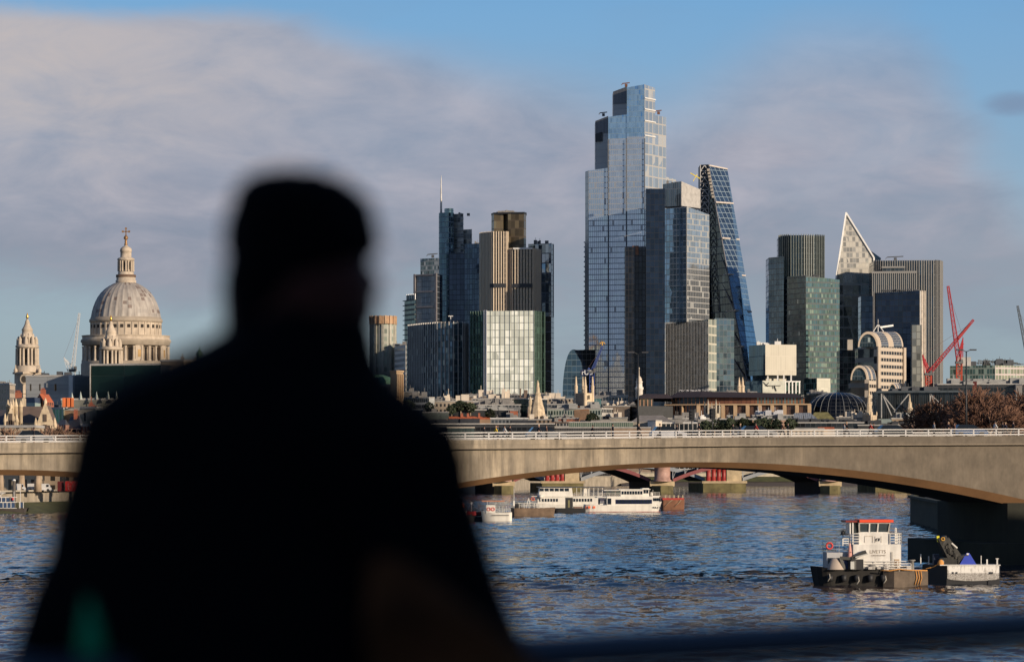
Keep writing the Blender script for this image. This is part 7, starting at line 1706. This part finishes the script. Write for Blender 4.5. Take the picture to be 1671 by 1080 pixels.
# left landing stage
D = 838; u = D / F; X = lambda px: (px - 10) * u
r = thing('landing_stage', 'low floating pier with white framed blue screens at the left edge', 'pontoon', (0, 0, 0))
hull(76 * u, 6, 1.25, bow=.03, sheer=0, bowpow=.2).build('hull', mat('stage_hull', (.06, .05, .045), .9, var=.3), r)
mb = MB(); fr_ = MB()
for k in range(6): x = X(-6 + k * 6.4); mb = MB(); mb.box((x, -2.9, 2.0), (5.4 * u, .06, 1.2)); mb.build('screen', mat('blue_screen', (.04, .07, .14), .3), r); fr_.bar((x - 3.2 * u, -2.95, 1.25), (x - 3.2 * u, -2.95, 2.75), .12)
for k in range(5): x = X(-6 + k * 7); mb = MB(); mb.box((x, 0, 3.3), (5.6 * u, .06, 1.0)); mb.build('screen', mat('blue_screen', (.04, .07, .14), .3), r); fr_.bar((x - 3.5 * u, -.05, 2.5), (x - 3.5 * u, -.05, 3.9), .12)
mb = MB(); mb.box((X(39.5), -2.9, 2.1), (4 * u, .06, 1.3)); fr_.bar((X(36.5), -2.95, 1.3), (X(36.5), -2.95, 2.85), .12); fr_.bar((X(43), -2.95, 1.3), (X(43), -2.95, 2.85), .12)
for z_ in (1.3, 2.75): fr_.bar((X(-10), -2.95, z_), (X(32), -2.95, z_), .12)
fr_.bar((X(-10), -.05, 3.9), (X(30), -.05, 3.95), .14); fr_.bar((X(38), -2.9, 1.3), (X(38), -2.9, 5.4), .1); fr_.bar((X(26), -1, 1.3), (X(26), -1, 5.4), .1)
mb.build('screen', mat('blue_screen', (.04, .07, .14), .3), r); fr_.build('frame', M_WHITE2, r)
mb = MB(); p = (X(22.5), -.2, 3.5); mb.lathe(p[0], p[1], [(0, 3.1), (.38, 3.4), (.38, 3.6), (0, 3.9)], 10); mb.build('red_ring', mat('ring_red', (.6, .06, .06), .6), r)
mb = MB()
for a, b in ((-8, 2), (2, 4.5), (-2, 8)): mb.bar((X(a), 1, 4.0), (X(b), 1, 5.0), .1)
mb.bar((X(-10), 1, 5.0), (X(10), 1, 5.0), .15); mb.build('gangway', M_WHITE2, r); setboat(r, 8, D, 0)
r = thing('mooring_pile', 'thick dark mooring pile with a white cap behind the landing stage', 'pile', at_ground(23, 846, 0)); mb = MB(); mb.lathe(*XY(23, 846), [(.42, -1), (.42, 7.9)], 14); mb.build('pile', mat('pile_dark', (.10, .085, .075), .8), r)
mb = MB(); mb.lathe(*XY(23, 846), [(.44, 7.9), (.36, 8.2), (0, 8.35)], 14); mb.build('cap', M_WHITE2, r)
# things along the left river wall
for k, (px, D, w, lb) in enumerate([(32, 880, 2.0, 'small white van behind the left river wall beside the mooring pile'), (60, 884, 4.6, 'white van, left of the two behind the left river wall'), (71, 880, 4.0, 'white van, right of the two behind the left river wall')]):
    r = thing('van', lb, 'van', (0, 0, 0), 'white vans on the embankment'); wl = w if w > 3 else 3
    mb = MB(); pr_ = [(-.5, .35), (.5, .35), (.5, .95), (.42, 1.15), (.33, 1.9), (.25, 2.0), (-.48, 2.0), (-.5, 1.9)]
    for s_ in (-1, 1): f = [(x * wl, s_ * .9, z_) for x, z_ in pr_]; mb.face(f if s_ < 0 else f[::-1])
    for a, b in zip(pr_, pr_[1:] + pr_[:1]): mb.face([(a[0] * wl, .9, a[1]), (a[0] * wl, -.9, a[1]), (b[0] * wl, -.9, b[1]), (b[0] * wl, .9, b[1])][::-1])
    mb.build('body', mat('van_white', (.62, .60, .58), .4), r); rbox(r, 'window', wl * .2, wl * .36, -.93, -.9, 1.15, 1.75, M_WIN)
    for x in (-.32, .32):
        for s_ in (-.85, .85): w_ = MB(); w_.bar((x * wl, s_ - .1, .35), (x * wl, s_ + .1, .35), .68, sides=12); w_.build('wheel', mat('tyre', (.02, .02, .02)), r)
    r.location = at_ground(px, D)
r = thing('hoarding', 'bright red hoarding with two pale line drawn ovals under the left arch', 'hoarding', XY(112, 878) + (GZ,))
mb = MB(); c = P(117, 793, 878); mb.box(c, (3.3, .2, 2.5)); mb.build('panel', mat('hoarding_red', (.62, .03, .03), .6), r)
mb = MB(); c2 = P(99, 793, 879); mb.box(c2, (1.6, .2, 2.5)); mb.build('side_panel', mat('hoarding_dark', (.16, .02, .02), .6), r)
mb = MB()
for x in (114.5, 123.5):
    c3 = P(x, 793, 877.8); mb.tube([c3 + Vector((math.cos(a) * .62, 0, math.sin(a) * 1.05)) for a in [k * math.pi / 8 for k in range(17)]], .045, 4); mb.bar(c3 + Vector((-.5, 0, 0)), c3 + Vector((.4, 0, 0)), .1)
mb.build('oval_mark', mat('pale_pink', (.75, .42, .38), .6), r)
low('embankment_block', 'pale stone blocks behind the trees seen under the left arch', [(-30, 925), (96, 920)], 770, curtain('emb_stone', (.05, .045, .04), (.42, .33, .24), 3, 3.2, .55, .35, metal=0, var=.3), th=10)
low('embankment_block', 'dark shop fronts right of the red hoarding under the left arch', [(96, 925), (200, 920)], 770, curtain('emb_dark', (.03, .03, .035), (.20, .15, .11), 3, 3.2, .4, .35, metal=0, var=.3), th=10)
# far bank beyond the arches
low('far_bank_block', 'sunlit cream river front far away through the far bridge arch', [(900, 2150), (1480, 2145)], 760, curtain('farb', (.20, .17, .13), (.55, .46, .34), 4, 4, .6, .5, metal=0), th=14)

# tug
D = 338; u = D / F; X = lambda px: (px - 1415) * u
r = thing('tug', 'black hulled work tug with white wheelhouse and orange red roof', 'tug boat', (0, 0, 0))
M_TW = mat('tug_white', (.74, .71, .65), .5, var=.12, scale=1.2, streak=1.5)
M_TH = mat('tug_hull', (.02, .018, .016), .8, var=.5, scale=1.2, streak=2)
h_ = hull(150 * u, 4.2, 1.75, bow=.22, sheer=.25, flare=.8, bowpow=.5); h_.v = [(-v[0] + X(1397), -v[1], v[2]) for v in h_.v]; h_.build('hull', M_TH, r)
mb = MB(); mb.prism([(X(1436), -2.3), (X(1452), -3.0), (X(1507), -3.0), (X(1507), 1.0), (X(1436), 1.0)], 1.55, -.3, bottom=True); mb.build('bow_block', mat('tug_bow', (.16, .12, .085), .8, var=.35, scale=1, streak=1.5), r)
mb = MB()
for x in (1350, 1372, 1393, 1415, 1436): mb.lathe(X(x), -2.2, [(.08, .5), (.3, .55), (.3, 1.15), (.08, 1.2)], 10)
mb.build('fender', M_HB, r); mb = MB()
for x, z_ in ((1347, .9), (1394, .6), (1438, .7)): mb.tube([(X(x) - .12, -2.5, z_ - .35), (X(x) + .12, -2.52, z_), (X(x) + .05, -2.5, z_ + .4)], .06, 5)
mb.build('fender_rope', mat('rope_grey', (.36, .34, .30), .9), r)
rbox(r, 'engine_house', X(1346), X(1386), -1.5, 1.7, 1.7, 3.35, mat('shade_grey_white', (.42, .42, .42), .6, var=.1)); wrow(r, [X(1352), X(1366)], -1.55, 2.55, .5, .55)
rbox(r, 'deckhouse', X(1388), X(1466), -1.9, 1.7, 1.7, 4.15, M_TW)
rbox(r, 'bridge_base', X(1397), X(1448), -1.75, 1.5, 4.15, 5.3, M_TW)
mb = MB(); a = [(X(1399), -1.5), (X(1446), -1.5), (X(1446), 1.4), (X(1399), 1.4)]; b = [(X(1398) - .0, -1.7), (X(1448.5), -1.7), (X(1448.5), 1.5), (X(1398), 1.5)]
def frame_face(mb, p0, p1, p2, p3, nx, m_=.10):
    pass
for i in range(4):
    j = (i + 1) % 4
    for t0 in (0, .34, .62, 1.0):
        pa_ = Vector((*a[i], 5.2)).lerp(Vector((*a[j], 5.2)), t0); pb_ = Vector((*b[i], 6.3)).lerp(Vector((*b[j], 6.3)), t0); mb.bar(pa_, pb_, .13)
    mb.bar((*a[i], 5.28), (*a[j], 5.28), .14); mb.bar((*b[i], 6.25), (*b[j], 6.25), .14)
mb.build('wheelhouse_frame', M_TW, r)
mb = MB(); s_ = .05
for i in range(4): j = (i + 1) % 4; mb.face([(a[i][0], a[i][1] + s_, 5.25), (a[j][0], a[j][1] + s_, 5.25), (b[j][0], b[j][1] + s_, 6.25), (b[i][0], b[i][1] + s_, 6.25)])
mb.build('wheelhouse_window', mat('tug_glass', (.10, .13, .14), .08, .5), r)
mb = MB(); mb.prism([(X(1383), -1.5), (X(1398), -1.3), (X(1398), 1.4), (X(1383), 1.4)], 6.3, 5.2, bottom=True); mb.build('side_window', mat('tug_glass2', (.05, .065, .07), .1, .4), r)
mb = MB(); mb.bar((X(1384), -1.5, 3.4), (X(1384), -1.5, 6.3), .12); mb.bar((X(1388), -1.6, 3.4), (X(1388), -1.6, 6.3), .12); mb.build('corner_post', M_TW, r)
rbox(r, 'wheelhouse_roof', X(1398), X(1453.5), -2.0, 1.7, 6.3, 6.56, mat('tug_red', (.80, .07, .015), .5, var=.05)); rbox(r, 'side_roof', X(1376), X(1397.9), -1.8, 1.7, 6.3, 6.48, mat('tug_dark_red', (.20, .02, .012), .5))
rails(r, [((X(1448), -1.85, 4.15), (X(1466), -1.85, 4.15)), ((X(1388), -1.85, 4.15), (X(1398), -1.85, 4.15)), ((X(1466), -1.85, 4.15), (X(1466), 1.6, 4.15))], 1.05, 4, M_TW, .07)
rails(r, [((X(1346), -1.45, 3.35), (X(1386), -1.45, 3.35)), ((X(1346), 1.6, 3.35), (X(1386), 1.6, 3.35))], 1.05, 3, mat('rail_thin', (.35, .36, .37), .5), .04)
rails(r, [((X(1372), -1.5, 4.0), (X(1382), -1.5, 4.0))], .7, 3, M_TW, .09)
rails(r, [((X(1405), -2.1, 1.75), (X(1478), -2.1, 1.75)), ((X(1442), -2.8, 1.55), (X(1480), -2.8, 1.55))], .75, 3, M_TW, .055)
rails(r, [((X(1464), 1.2, 1.7), (X(1466), 1.2, 1.7))], 4, 1, M_TW, .06, 'mast')
mb = MB(); c_ = Vector((X(1350), -1.55, 4.0)); mb.tube([c_ + Vector((.3 * math.cos(q), 0, .3 * math.sin(q))) for q in [k * math.pi / 6 for k in range(13)]], .09, 6); mb.build('lifebuoy', mat('buoy_red', (.65, .05, .04)), r)
rbox(r, 'vent_louvre', X(1455), X(1463), -1.96, -1.9, 1.9, 2.7, mat('louvre_tan', (.42, .32, .22), .7)); rbox(r, 'door', X(1449), X(1452), -1.95, -1.9, 1.8, 3.4, mat('door_grey', (.35, .33, .30), .6))
mb = MB()
for x, y, z_, w, h in ((1413.5, 0, 4.55, .9, .5),): mb.bar((X(1407), -1.79, 4.95), (X(1420), -1.79, 4.95), .03)
for x in (1407, 1420, 1424, 1434): mb.bar((X(x), -1.79, 4.3), (X(x), -1.79, 4.95), .025)
mb.build('panel_seam', mat('seam_tan', (.45, .38, .30), .7), r)
mb = MB(); 
for a_, b_ in (((1426, 4.72), (1431, 4.74)), ((1425.3, 4.5), (1427, 4.72)), ((1430.2, 4.5), (1431, 4.74)), ((1425.3, 4.5), (1427.4, 4.5)), ((1429.6, 4.5), (1430.6, 4.5))): mb.bar((X(a_[0]), -1.82, a_[1]), (X(b_[0]), -1.82, b_[1]), .09, .04)
mb.build('emblem', M_HB, r)
text(r, 'lettering', "LIVETTS", (X(1428), -1.93, 3.42), .46, mat('letter_grey', (.36, .31, .25), .7, var=0), extrude=.01)
text(r, 'lettering', "LONDON LIMITED", (X(1429), -1.93, 3.06), .17, mat('letter_grey', (.36, .31, .25)), extrude=.01)
mb = MB(); mb.bar((X(1383), -2.1, 3.4), (X(1385), -2.1, 3.4), .1); mb.lathe(X(1382.5), -1.9, [(.26, 2.8), (.14, 3.8), (.06, 4.25), (0, 4.3)], 12); mb.build('cone', mat('cone_pink', (.60, .30, .25), .7), r)
mb = MB(); mb.bar((X(1366), -2.2, 2.85), (X(1385), -2.2, 2.75), .3); mb.bar((X(1385), -2.2, 2.75), (X(1408), -2.3, 3.45), .5, .35); mb.bar((X(1366), -2.2, 2.85), (X(1373), -2.1, 1.7), .3); mb.lathe(X(1387), -2.2, [(.5, 1.7), (.5, 2.6)], 10); mb.build('deck_crane', mat('crane_iron', (.045, .045, .04), .6), r)
mb = MB(); mb.bar((X(1390), -2.55, 2.9), (X(1410), -2.6, 3.25), .22, .12); mb.build('crane_arm_panel', mat('pale_iron2', (.50, .50, .46), .6), r)
rbox(r, 'deck_locker', X(1370), X(1404), -2.0, -1.6, 1.7, 2.7, mat('locker_blue', (.03, .05, .14), .6)); rbox(r, 'winch', X(1383), X(1403), -2.6, -2.0, 1.7, 2.7, M_HB); rbox(r, 'winch_guard', X(1382), X(1388), -2.7, -2.6, 1.75, 2.5, mat('pale_iron2', (.50, .50, .46)))
mb = MB(); mb.lathe(X(1360), -1.7, [(.95, 1.7), (.45, 2.75), (0, 2.8)], 14); mb.build('rope_heap', mat('tarp_buff', (.45, .37, .30), .9), r)
mb = MB(); mb.lathe(X(1419), -2.0, [(.42, 1.7), (.42, 2.0), (.3, 2.15), (0, 2.2)], 12); mb.lathe(X(1483), -2.2, [(.22, 1.5), (.2, 2.5), (.34, 2.55), (.34, 2.65), (0, 2.66)], 10); mb.build('bollard', mat('boll_grey', (.22, .21, .19), .6), r)
mb = MB(); mb.tube([(X(1430), -2.9, 1.65), (X(1445), -3.0, 1.6), (X(1460), -2.95, 1.75), (X(1478), -3.0, 1.65), (X(1506), -3.0, 1.62)], .06, 5)
for x in (1487, 1491, 1495): mb.tube([(X(x), -3.03, 1.6), (X(x) + .1, -3.05, .9), (X(x) - .1, -3.05, .2)], .05, 5)
mb.build('rope', mat('rope_orange', (.60, .28, .07), .8), r)
rnd = random.Random(2); mb = MB()
for k in range(16): x = rnd.uniform(1412, 1480); mb.box((X(x), rnd.uniform(-2.4, -1.4), 1.85), (rnd.uniform(.2, .6), .3, rnd.uniform(.15, .5)))
mb.build('deck_gear', mat('gear_pale', (.45, .42, .38), .8, var=.4, scale=2), r)
mb = MB(); mb.lathe(X(1373.5), -.9, [(.3, 5.05), (.3, 5.1), (0, 5.1)], 8); mb.bar((X(1373.5), -.9, 4.4), (X(1373.5), -.9, 5.6), .07); mb.lathe(X(1373.5), -.9, [(0, 5.0), (.22, 5.15), (.22, 5.3), (.05, 5.5)], 8); mb.build('searchlight', M_HB, r)
setboat(r, 1415, D, R(2))
# work barge beside the tug
D = 343; u = D / F; X = lambda px: (px - 1567) * u
r = thing('barge', 'black sided barge with scuffed white end plate moored right of the tug', 'barge', (0, 0, 0))
mb = MB(); mb.prism([(X(1508), 1.5), (X(1541), -1.8), (X(1627), -1.8), (X(1640), 3.5), (X(1520), 5)], 1.95, -.3, bottom=True); mb.build('hull', M_HB, r)
def scuff():
    m, t, b = newmat('scuffed_white'); tc = t.new('ShaderNodeTexCoord'); v = tc.outputs['Object']; x, y, z = t.sep(v)
    n = t.noise(t.comb(t.m('MULTIPLY', x, 2.5), 0, t.m('MULTIPLY', z, .8)), 1.5, 5, .7); n2 = t.noise(t.comb(t.m('MULTIPLY', x, 7), 0, t.m('MULTIPLY', z, 5)), 2, 4, .7)
    lowz = t.rng(z, 1.15, 1.25, 1, 0)
    c = t.mix(t.rng(n, .5, .68, 0, .8), (.82, .79, .73), (.16, .13, .10)); c = t.mix(t.m('MULTIPLY', lowz, t.rng(n2, .42, .58, .25, .95)), c, (.12, .10, .08))
    t.put(b.inputs['Base Color'], c); b.inputs['Roughness'].default_value = .5; return m
M_SC = scuff()
mb = MB(); n = 14; bot = [(X(1542 + 84 * k / n), .62 - .22 * math.sin(math.pi * k / n) ** .6) for k in range(n + 1)]
pts = [(x, -1.9, z_) for x, z_ in bot] + [(X(1626), -1.9, 1.95), (X(1542), -1.9, 1.95)]; mb.face(pts)
pts2 = [(x, -1.8, z_) for x, y, z_ in pts]
for k in range(len(pts)): k2 = (k + 1) % len(pts); mb.face([pts[k2], pts[k], pts2[k], pts2[k2]])
mb.build('end_plate', M_SC, r); rbox(r, 'gunwale', X(1530), X(1628), -2.0, -1.75, 1.93, 2.03, M_TW)
mb = MB()
for x in (1551, 1557, 1611, 1614.5): mb.box((X(x), -1.93, 1.2), (.16, .06, .2))
mb.build('drain_hole', M_HB, r); rbox(r, 'rudder_tyre', X(1608), X(1625), -1.9, -1.0, -.2, .5, M_HB)
mb = MB()
for x, h in ((1504.5, 1.0), (1517.5, .8)): mb.bar((X(x), 1, 1.8), (X(x), 1, 1.8 + h + .2), .1)
for x, h in ((1597.5, .9), (1607, .55), (1623.5, .65)): mb.bar((X(x), -1.6, 1.9), (X(x), -1.6, 2.0 + h), .07 if h > .8 else .14)
mb.box((X(1623.5), -1.6, 2.6), (.3, .2, .08)); mb.build('stanchion', M_TW, r)
mb = MB(); mb.tube([(X(1508), -1.3, 1.6), (X(1520), -1.2, 1.75), (X(1532), -1.5, 2.2)], .06, 5); mb.lathe(X(1532), -1.5, [(.3, 1.95), (.33, 2.2), (.15, 2.5)], 8); mb.build('rope', mat('rope_orange', (.60, .28, .07)), r)
mb = MB(); mb.tube([(X(1534) + .2 * math.cos(q), -1.3, 2.25 + .2 * math.sin(q)) for q in [k * math.pi / 6 for k in range(13)]], .06, 5); mb.build('rope_coil', mat('rope_grey', (.36, .34, .30)), r); rbox(r, 'deck_box', X(1524), X(1533), 0, 1.2, 1.95, 3.0, mat('locker_dark_blue', (.01, .02, .05), .6))
setboat(r, 1567, D, 0); bx, by = XY(1567, D)
r2 = thing('scrap_grab', 'folded black lifting arm with a yellow tip rising from the barge', 'grab', (0, 0, 0))
mb = MB(); mb.bar((X(1555), -.2, 2.2), (X(1534), -.4, 4.7), 1.25, .9); mb.bar((X(1566), -.2, 2.4), (X(1541), -.5, 4.5), .7, .7); mb.prism([(X(1532), -1), (X(1578), -1), (X(1578), 1), (X(1532), 1)], [2.6, 3.0, 3.0, 2.6], 1.95); rnd = random.Random(6)
for k in range(26): q = rnd.random(); mb.box((X(1533 + 30 * q + rnd.uniform(-3, 3)), -.9, 4.6 - 2.2 * q + rnd.uniform(-.4, .2)), (.28, .3, .3), rnd.uniform(0, 1))
mb.build('arm', mat('grab_black', (.025, .024, .02), .7, var=.6, scale=3), r2)
mb = MB(); mb.bar((X(1529), -.6, 4.85), (X(1530.5), -.6, 4.25), .26, .3); mb.build('tip', mat('tip_yellow', (.65, .60, .03), .5), r2); mb = MB(); c_ = Vector((X(1536.5), -1.1, 4.55)); mb.tube([c_ + Vector((.16 * math.cos(q), 0, .16 * math.sin(q))) for q in [k * math.pi / 4 for k in range(9)]], .06, 5); mb.build('shackle', mat('tip_gold', (.55, .30, .04), .5), r2)
mb = MB(); mb.bar((X(1551), -1.0, 4.15), (X(1560), -1.0, 3.65), .13); mb.build('ram', M_TW, r2); r2.location = (bx, by, 0)
r3 = thing('blue_tarpaulin', 'royal blue tarpaulin tented over cargo on the barge', 'tarpaulin', (0, 0, 0))
mb = MB(); a = [(X(1563), -1.3), (X(1591), -1.3), (X(1591), 1.2), (X(1563), 1.2)]; t0, t1 = (X(1575), -.9, 3.15), (X(1580), -.9, 3.15)
mb.face([(*a[0], 1.97), (*a[1], 1.97), t1, t0]); mb.face([(*a[1], 1.97), (*a[2], 1.97), t1]); mb.face([(*a[2], 1.97), (*a[3], 1.97), t0, t1]); mb.face([(*a[3], 1.97), (*a[0], 1.97), t0]); mb.build('sheet', mat('royal_blue', (.03, .06, .42), .6, var=.15, scale=1), r3)
mb = MB(); mb.box((X(1577), -.98, 3.05), (.22, .08, .16)); mb.build('patch', M_TW, r3); r3.location = (bx, by, 0)

# ============================================================ THE MAN IN FRONT
DM = 4.6; k_ = DM / F
def pm(px, py, dy=0): return Vector(((px - CX) * k_, DM + dy, EYE + (HY - py) * k_))
man = thing('person', 'large dark out of focus man in a dark coat turned to the right', 'person', (pm(460, 0).x, DM, DECKZ))
O_ = man.location
def sk(name, nodes, edges, radii, m, parent, sub=2, root=0): return skin(name, [Vector(n) - O_ for n in nodes], edges, radii, m, parent, sub, root)
elL, elR = pm(75, 1180, 0), pm(775, 1165, .02); shL, shR = pm(240, 745, 0), pm(660, 745, .0)
haL, haR = Vector((-.36, 4.80, 11.79)), Vector((-.16, 4.93, 11.79))
pel = Vector((pm(445, 0).x, DM - .02, DECKZ + .93))
nodes = [pel, pel + Vector((0, 0, .22)), pm(448, 800), pm(470, 640, 0), pm(480, 560), pm(488, 470, .01), pm(492, 380, .01),
         shL, elL, haL, shR, elR, haR, pel + Vector((-.1, 0, -.08)), Vector((pel.x - .12, DM + .03, DECKZ + .5)), Vector((pel.x - .13, DM, DECKZ + .08)), Vector((pel.x - .13, DM + .17, DECKZ + .04)),
         pel + Vector((.1, 0, -.08)), Vector((pel.x + .13, DM + .0, DECKZ + .5)), Vector((pel.x + .15, DM - .05, DECKZ + .08)), Vector((pel.x + .2, DM + .12, DECKZ + .04))]
edges = [(0, 1), (1, 2), (2, 3), (3, 4), (4, 5), (5, 6), (2, 7), (7, 8), (8, 9), (2, 10), (10, 11), (11, 12), (0, 13), (13, 14), (14, 15), (15, 16), (0, 17), (17, 18), (18, 19), (19, 20)]
rad = [.14, .14, .15, .08, .10, .122, .10, .07, .05, .03, .07, .05, .03, .1, .065, .045, .04, .1, .065, .045, .04]
for hnd, sgn in ((haL, 1), (haR, -1)):
    base = nodes.index(hnd); palm = hnd + Vector((.035 * sgn, .06, -.02)); nodes.append(palm); rad.append(.028); ip_ = len(nodes) - 1; edges.append((base, ip_))
    for j in range(4):
        f0 = palm + Vector((-.025 * sgn + .017 * j * sgn, .035, .0)); f1 = f0 + Vector((.008 * sgn, .035 - .003 * abs(j - 1.5), -.012)); f2 = f1 + Vector((.004 * sgn, .012, -.03 + .003 * j))
        for q, (f, rr) in enumerate(((f0, .010), (f1, .009), (f2, .0075))):
            nodes.append(f); rad.append(rr); edges.append((ip_ if q == 0 else len(nodes) - 2, len(nodes) - 1))
    t0 = palm + Vector((.035 * sgn, 0, -.005)); t1 = t0 + Vector((.018 * sgn, .028, -.012)); nodes += [t0, t1]; rad += [.012, .009]; edges += [(ip_, len(nodes) - 2), (len(nodes) - 2, len(nodes) - 1)]
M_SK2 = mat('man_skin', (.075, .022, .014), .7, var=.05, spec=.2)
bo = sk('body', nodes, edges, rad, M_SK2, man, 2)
# face: head looks to the right; push the nose, brow, chin and mouth out of the body surface
hc = pm(492, 450, .01) - O_; fd = Vector((.93, .37, 0)).normalized()
for v in bo.data.vertices:
    d = v.co - hc
    if abs(d.z) < .14 and d.length < .16:
        f = d.dot(fd)
        if f > .02:
            side = abs(d.dot(Vector((-fd.y, fd.x, 0))))
            bump = .016 * math.exp(-((d.z + .005) / .022) ** 2 - (side / .018) ** 2) + .014 * math.exp(-((d.z - .04) / .014) ** 2 - (side / .05) ** 2) + .02 * math.exp(-((d.z + .085) / .02) ** 2 - (side / .03) ** 2) + .01 * math.exp(-((d.z + .048) / .010) ** 2 - (side / .028) ** 2) - .008 * math.exp(-((d.z - .018) / .012) ** 2 - ((side - .03) / .014) ** 2)
            v.co += fd * bump
for s_ in (-1, 1):
    e = hc + fd * .078 + Vector((-fd.y, fd.x, 0)) * .03 * s_ + Vector((0, 0, .018)) + O_; mb = MB(); mb.lathe(e.x, e.y, [(0, e.z - .011), (.009, e.z - .006), (.011, e.z), (.009, e.z + .006), (0, e.z + .011)], 10); mb.build('eye', mat('eye_white', (.35, .32, .30), .3), man)
    e = hc + Vector((-fd.y, fd.x, 0)) * .082 * s_ + Vector((0, 0, .005)) + O_; mb = MB(); mb.tube([e + fd * (.022 * math.cos(q)) + Vector((0, 0, .032 * math.sin(q))) for q in [k * math.pi / 6 for k in range(13)]], .007, 6); mb.build('ear', M_SK2, man)
M_HAIR = mat('black_hair', (.003, .003, .004), .9, var=.3, scale=20, spec=.08)
mb = MB(); n = 40
tab = [(278, 472, 14, .02), (282, 475, 46, .045), (291, 480, 76, .065), (308, 485, 98, .085), (333, 490, 114, .096), (368, 494, 124, .10), (405, 494, 126, .10), (425, 484, 116, .10), (445, 466, 102, .098), (480, 452, 86, .092), (560, 448, 78, .08)]
rings = []
for y, cx_, rx, ry in tab:
    c = pm(cx_, y); rings.append([(c.x + (rx + 4 * math.sin(a * 9 + y * .13) + 3 * math.sin(a * 5 - y * .07)) * k_ * math.copysign(abs(math.cos(a)) ** .85, math.cos(a)), c.y + ry * math.copysign(abs(math.sin(a)) ** .85, math.sin(a)) - .002, c.z + .004 * math.sin(a * 7 + y)) for a in [2 * math.pi * q / n for q in range(n)]])
for a, b in zip(rings[:-1], rings[1:]):
    for q in range(n): q2 = (q + 1) % n; mb.face([a[q], b[q], b[q2], a[q2]], None, 0, True)
mb.face(rings[0]); mb.build('hair', M_HAIR, man)
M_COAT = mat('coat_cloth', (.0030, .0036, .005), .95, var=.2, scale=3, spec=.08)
mb = MB(); tab = [(515, 490, 110, 0.095), (540, 491, 121, 0.1), (562, 475, 143, 0.11), (590, 443, 181, 0.12), (625, 416, 232, 0.13), (665, 419, 287, 0.14), (710, 434, 318, 0.15), (760, 438, 330, 0.155), (850, 431, 347, 0.16), (1000, 436, 376, 0.165), (1200, 442.5, 382.5, 0.165), (1500, 450, 340, 0.165), (1750, 445, 315, 0.17)]
rings = []
for y, cx_, rx, ry in tab:
    c = pm(cx_, y); rings.append([(c.x + rx * k_ * math.cos(a), c.y + ry * math.sin(a) * (1 if math.sin(a) < 0 else .9), c.z + .006 * math.sin(a * 5 + y * .02)) for a in [2 * math.pi * q / n for q in range(n)]])
for a, b in zip(rings[:-1], rings[1:]):
    for q in range(n): q2 = (q + 1) % n; mb.face([a[q], b[q], b[q2], a[q2]], None, 0, True)
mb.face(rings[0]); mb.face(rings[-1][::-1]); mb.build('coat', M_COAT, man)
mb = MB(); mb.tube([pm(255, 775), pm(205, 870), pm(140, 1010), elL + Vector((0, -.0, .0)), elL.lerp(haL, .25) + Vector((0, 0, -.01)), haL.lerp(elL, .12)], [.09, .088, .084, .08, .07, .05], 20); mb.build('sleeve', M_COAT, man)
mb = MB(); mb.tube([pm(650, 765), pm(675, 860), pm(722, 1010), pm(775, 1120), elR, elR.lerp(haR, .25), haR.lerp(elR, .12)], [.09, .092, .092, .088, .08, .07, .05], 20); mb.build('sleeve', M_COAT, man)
sk('trousers', [pel, pel + Vector((-.1, 0, -.08)), Vector((pel.x - .12, DM + .03, DECKZ + .5)), Vector((pel.x - .13, DM, DECKZ + .12)), pel + Vector((.1, 0, -.08)), Vector((pel.x + .13, DM, DECKZ + .5)), Vector((pel.x + .15, DM - .05, DECKZ + .12))], [(0, 1), (1, 2), (2, 3), (0, 4), (4, 5), (5, 6)], [.16, .12, .09, .08, .12, .09, .08], M_COAT, man)
for x, y in ((pel.x - .13, DM), (pel.x + .16, DM - .04)):
    mb = MB(); mb.prism([(x - .05, y - .1), (x + .05, y - .1), (x + .055, y + .12), (x + .03, y + .2), (x - .03, y + .2), (x - .055, y + .12)], DECKZ + .1, DECKZ + .0); mb.build('shoe', mat('shoe_black', (.012, .012, .012), .4), man)
# green cord and brown bag
mb = MB(); mb.tube([pm(162, 955, -.10), pm(168, 1040, -.12), pm(174, 1130, -.12)], [.004, .018, .02], 10); mb.build('green_toggle', mat('toggle_green', (.01, .30, .13), .8, var=.05, spec=.1), man, label='green cord end at the man\'s left sleeve')
r = thing('shoulder_bag', 'dull brown shoulder bag pressed against the man\'s right hip', 'bag', tuple(pm(680, 1130, -.17)))
mb = MB(); rings = []
for q_, (y, w, d) in enumerate([(900, 20, .01), (930, 48, .02), (1000, 95, .03), (1100, 150, .035), (1260, 150, .05), (1340, 150, .05), (1350, 60, .02)]):
    c = pm(640 + (y - 905) * .62 if y < 1100 else 762, y, -.19 + (.0 if y > 950 else .02)); rings.append([(c.x + w * k_ * math.copysign(abs(math.cos(a)) ** .6, math.cos(a)), c.y + d * math.copysign(abs(math.sin(a)) ** .6, math.sin(a)), c.z) for a in [2 * math.pi * q / 24 for q in range(24)]])
for a, b in zip(rings[:-1], rings[1:]):
    for q in range(24): q2 = (q + 1) % 24; mb.face([a[q], b[q], b[q2], a[q2]], None, 0, True)
mb.face(rings[0]); mb.face(rings[-1][::-1]); mb.build('body', mat('bag_leather', (.085, .032, .012), .95, var=.9, scale=6, spec=.1), r)
mb = MB(); mb.tube([pm(600, 920, -.17), pm(540, 800, -.16), pm(430, 640, -.14)], .006, 6); mb.build('strap', M_COAT, r)
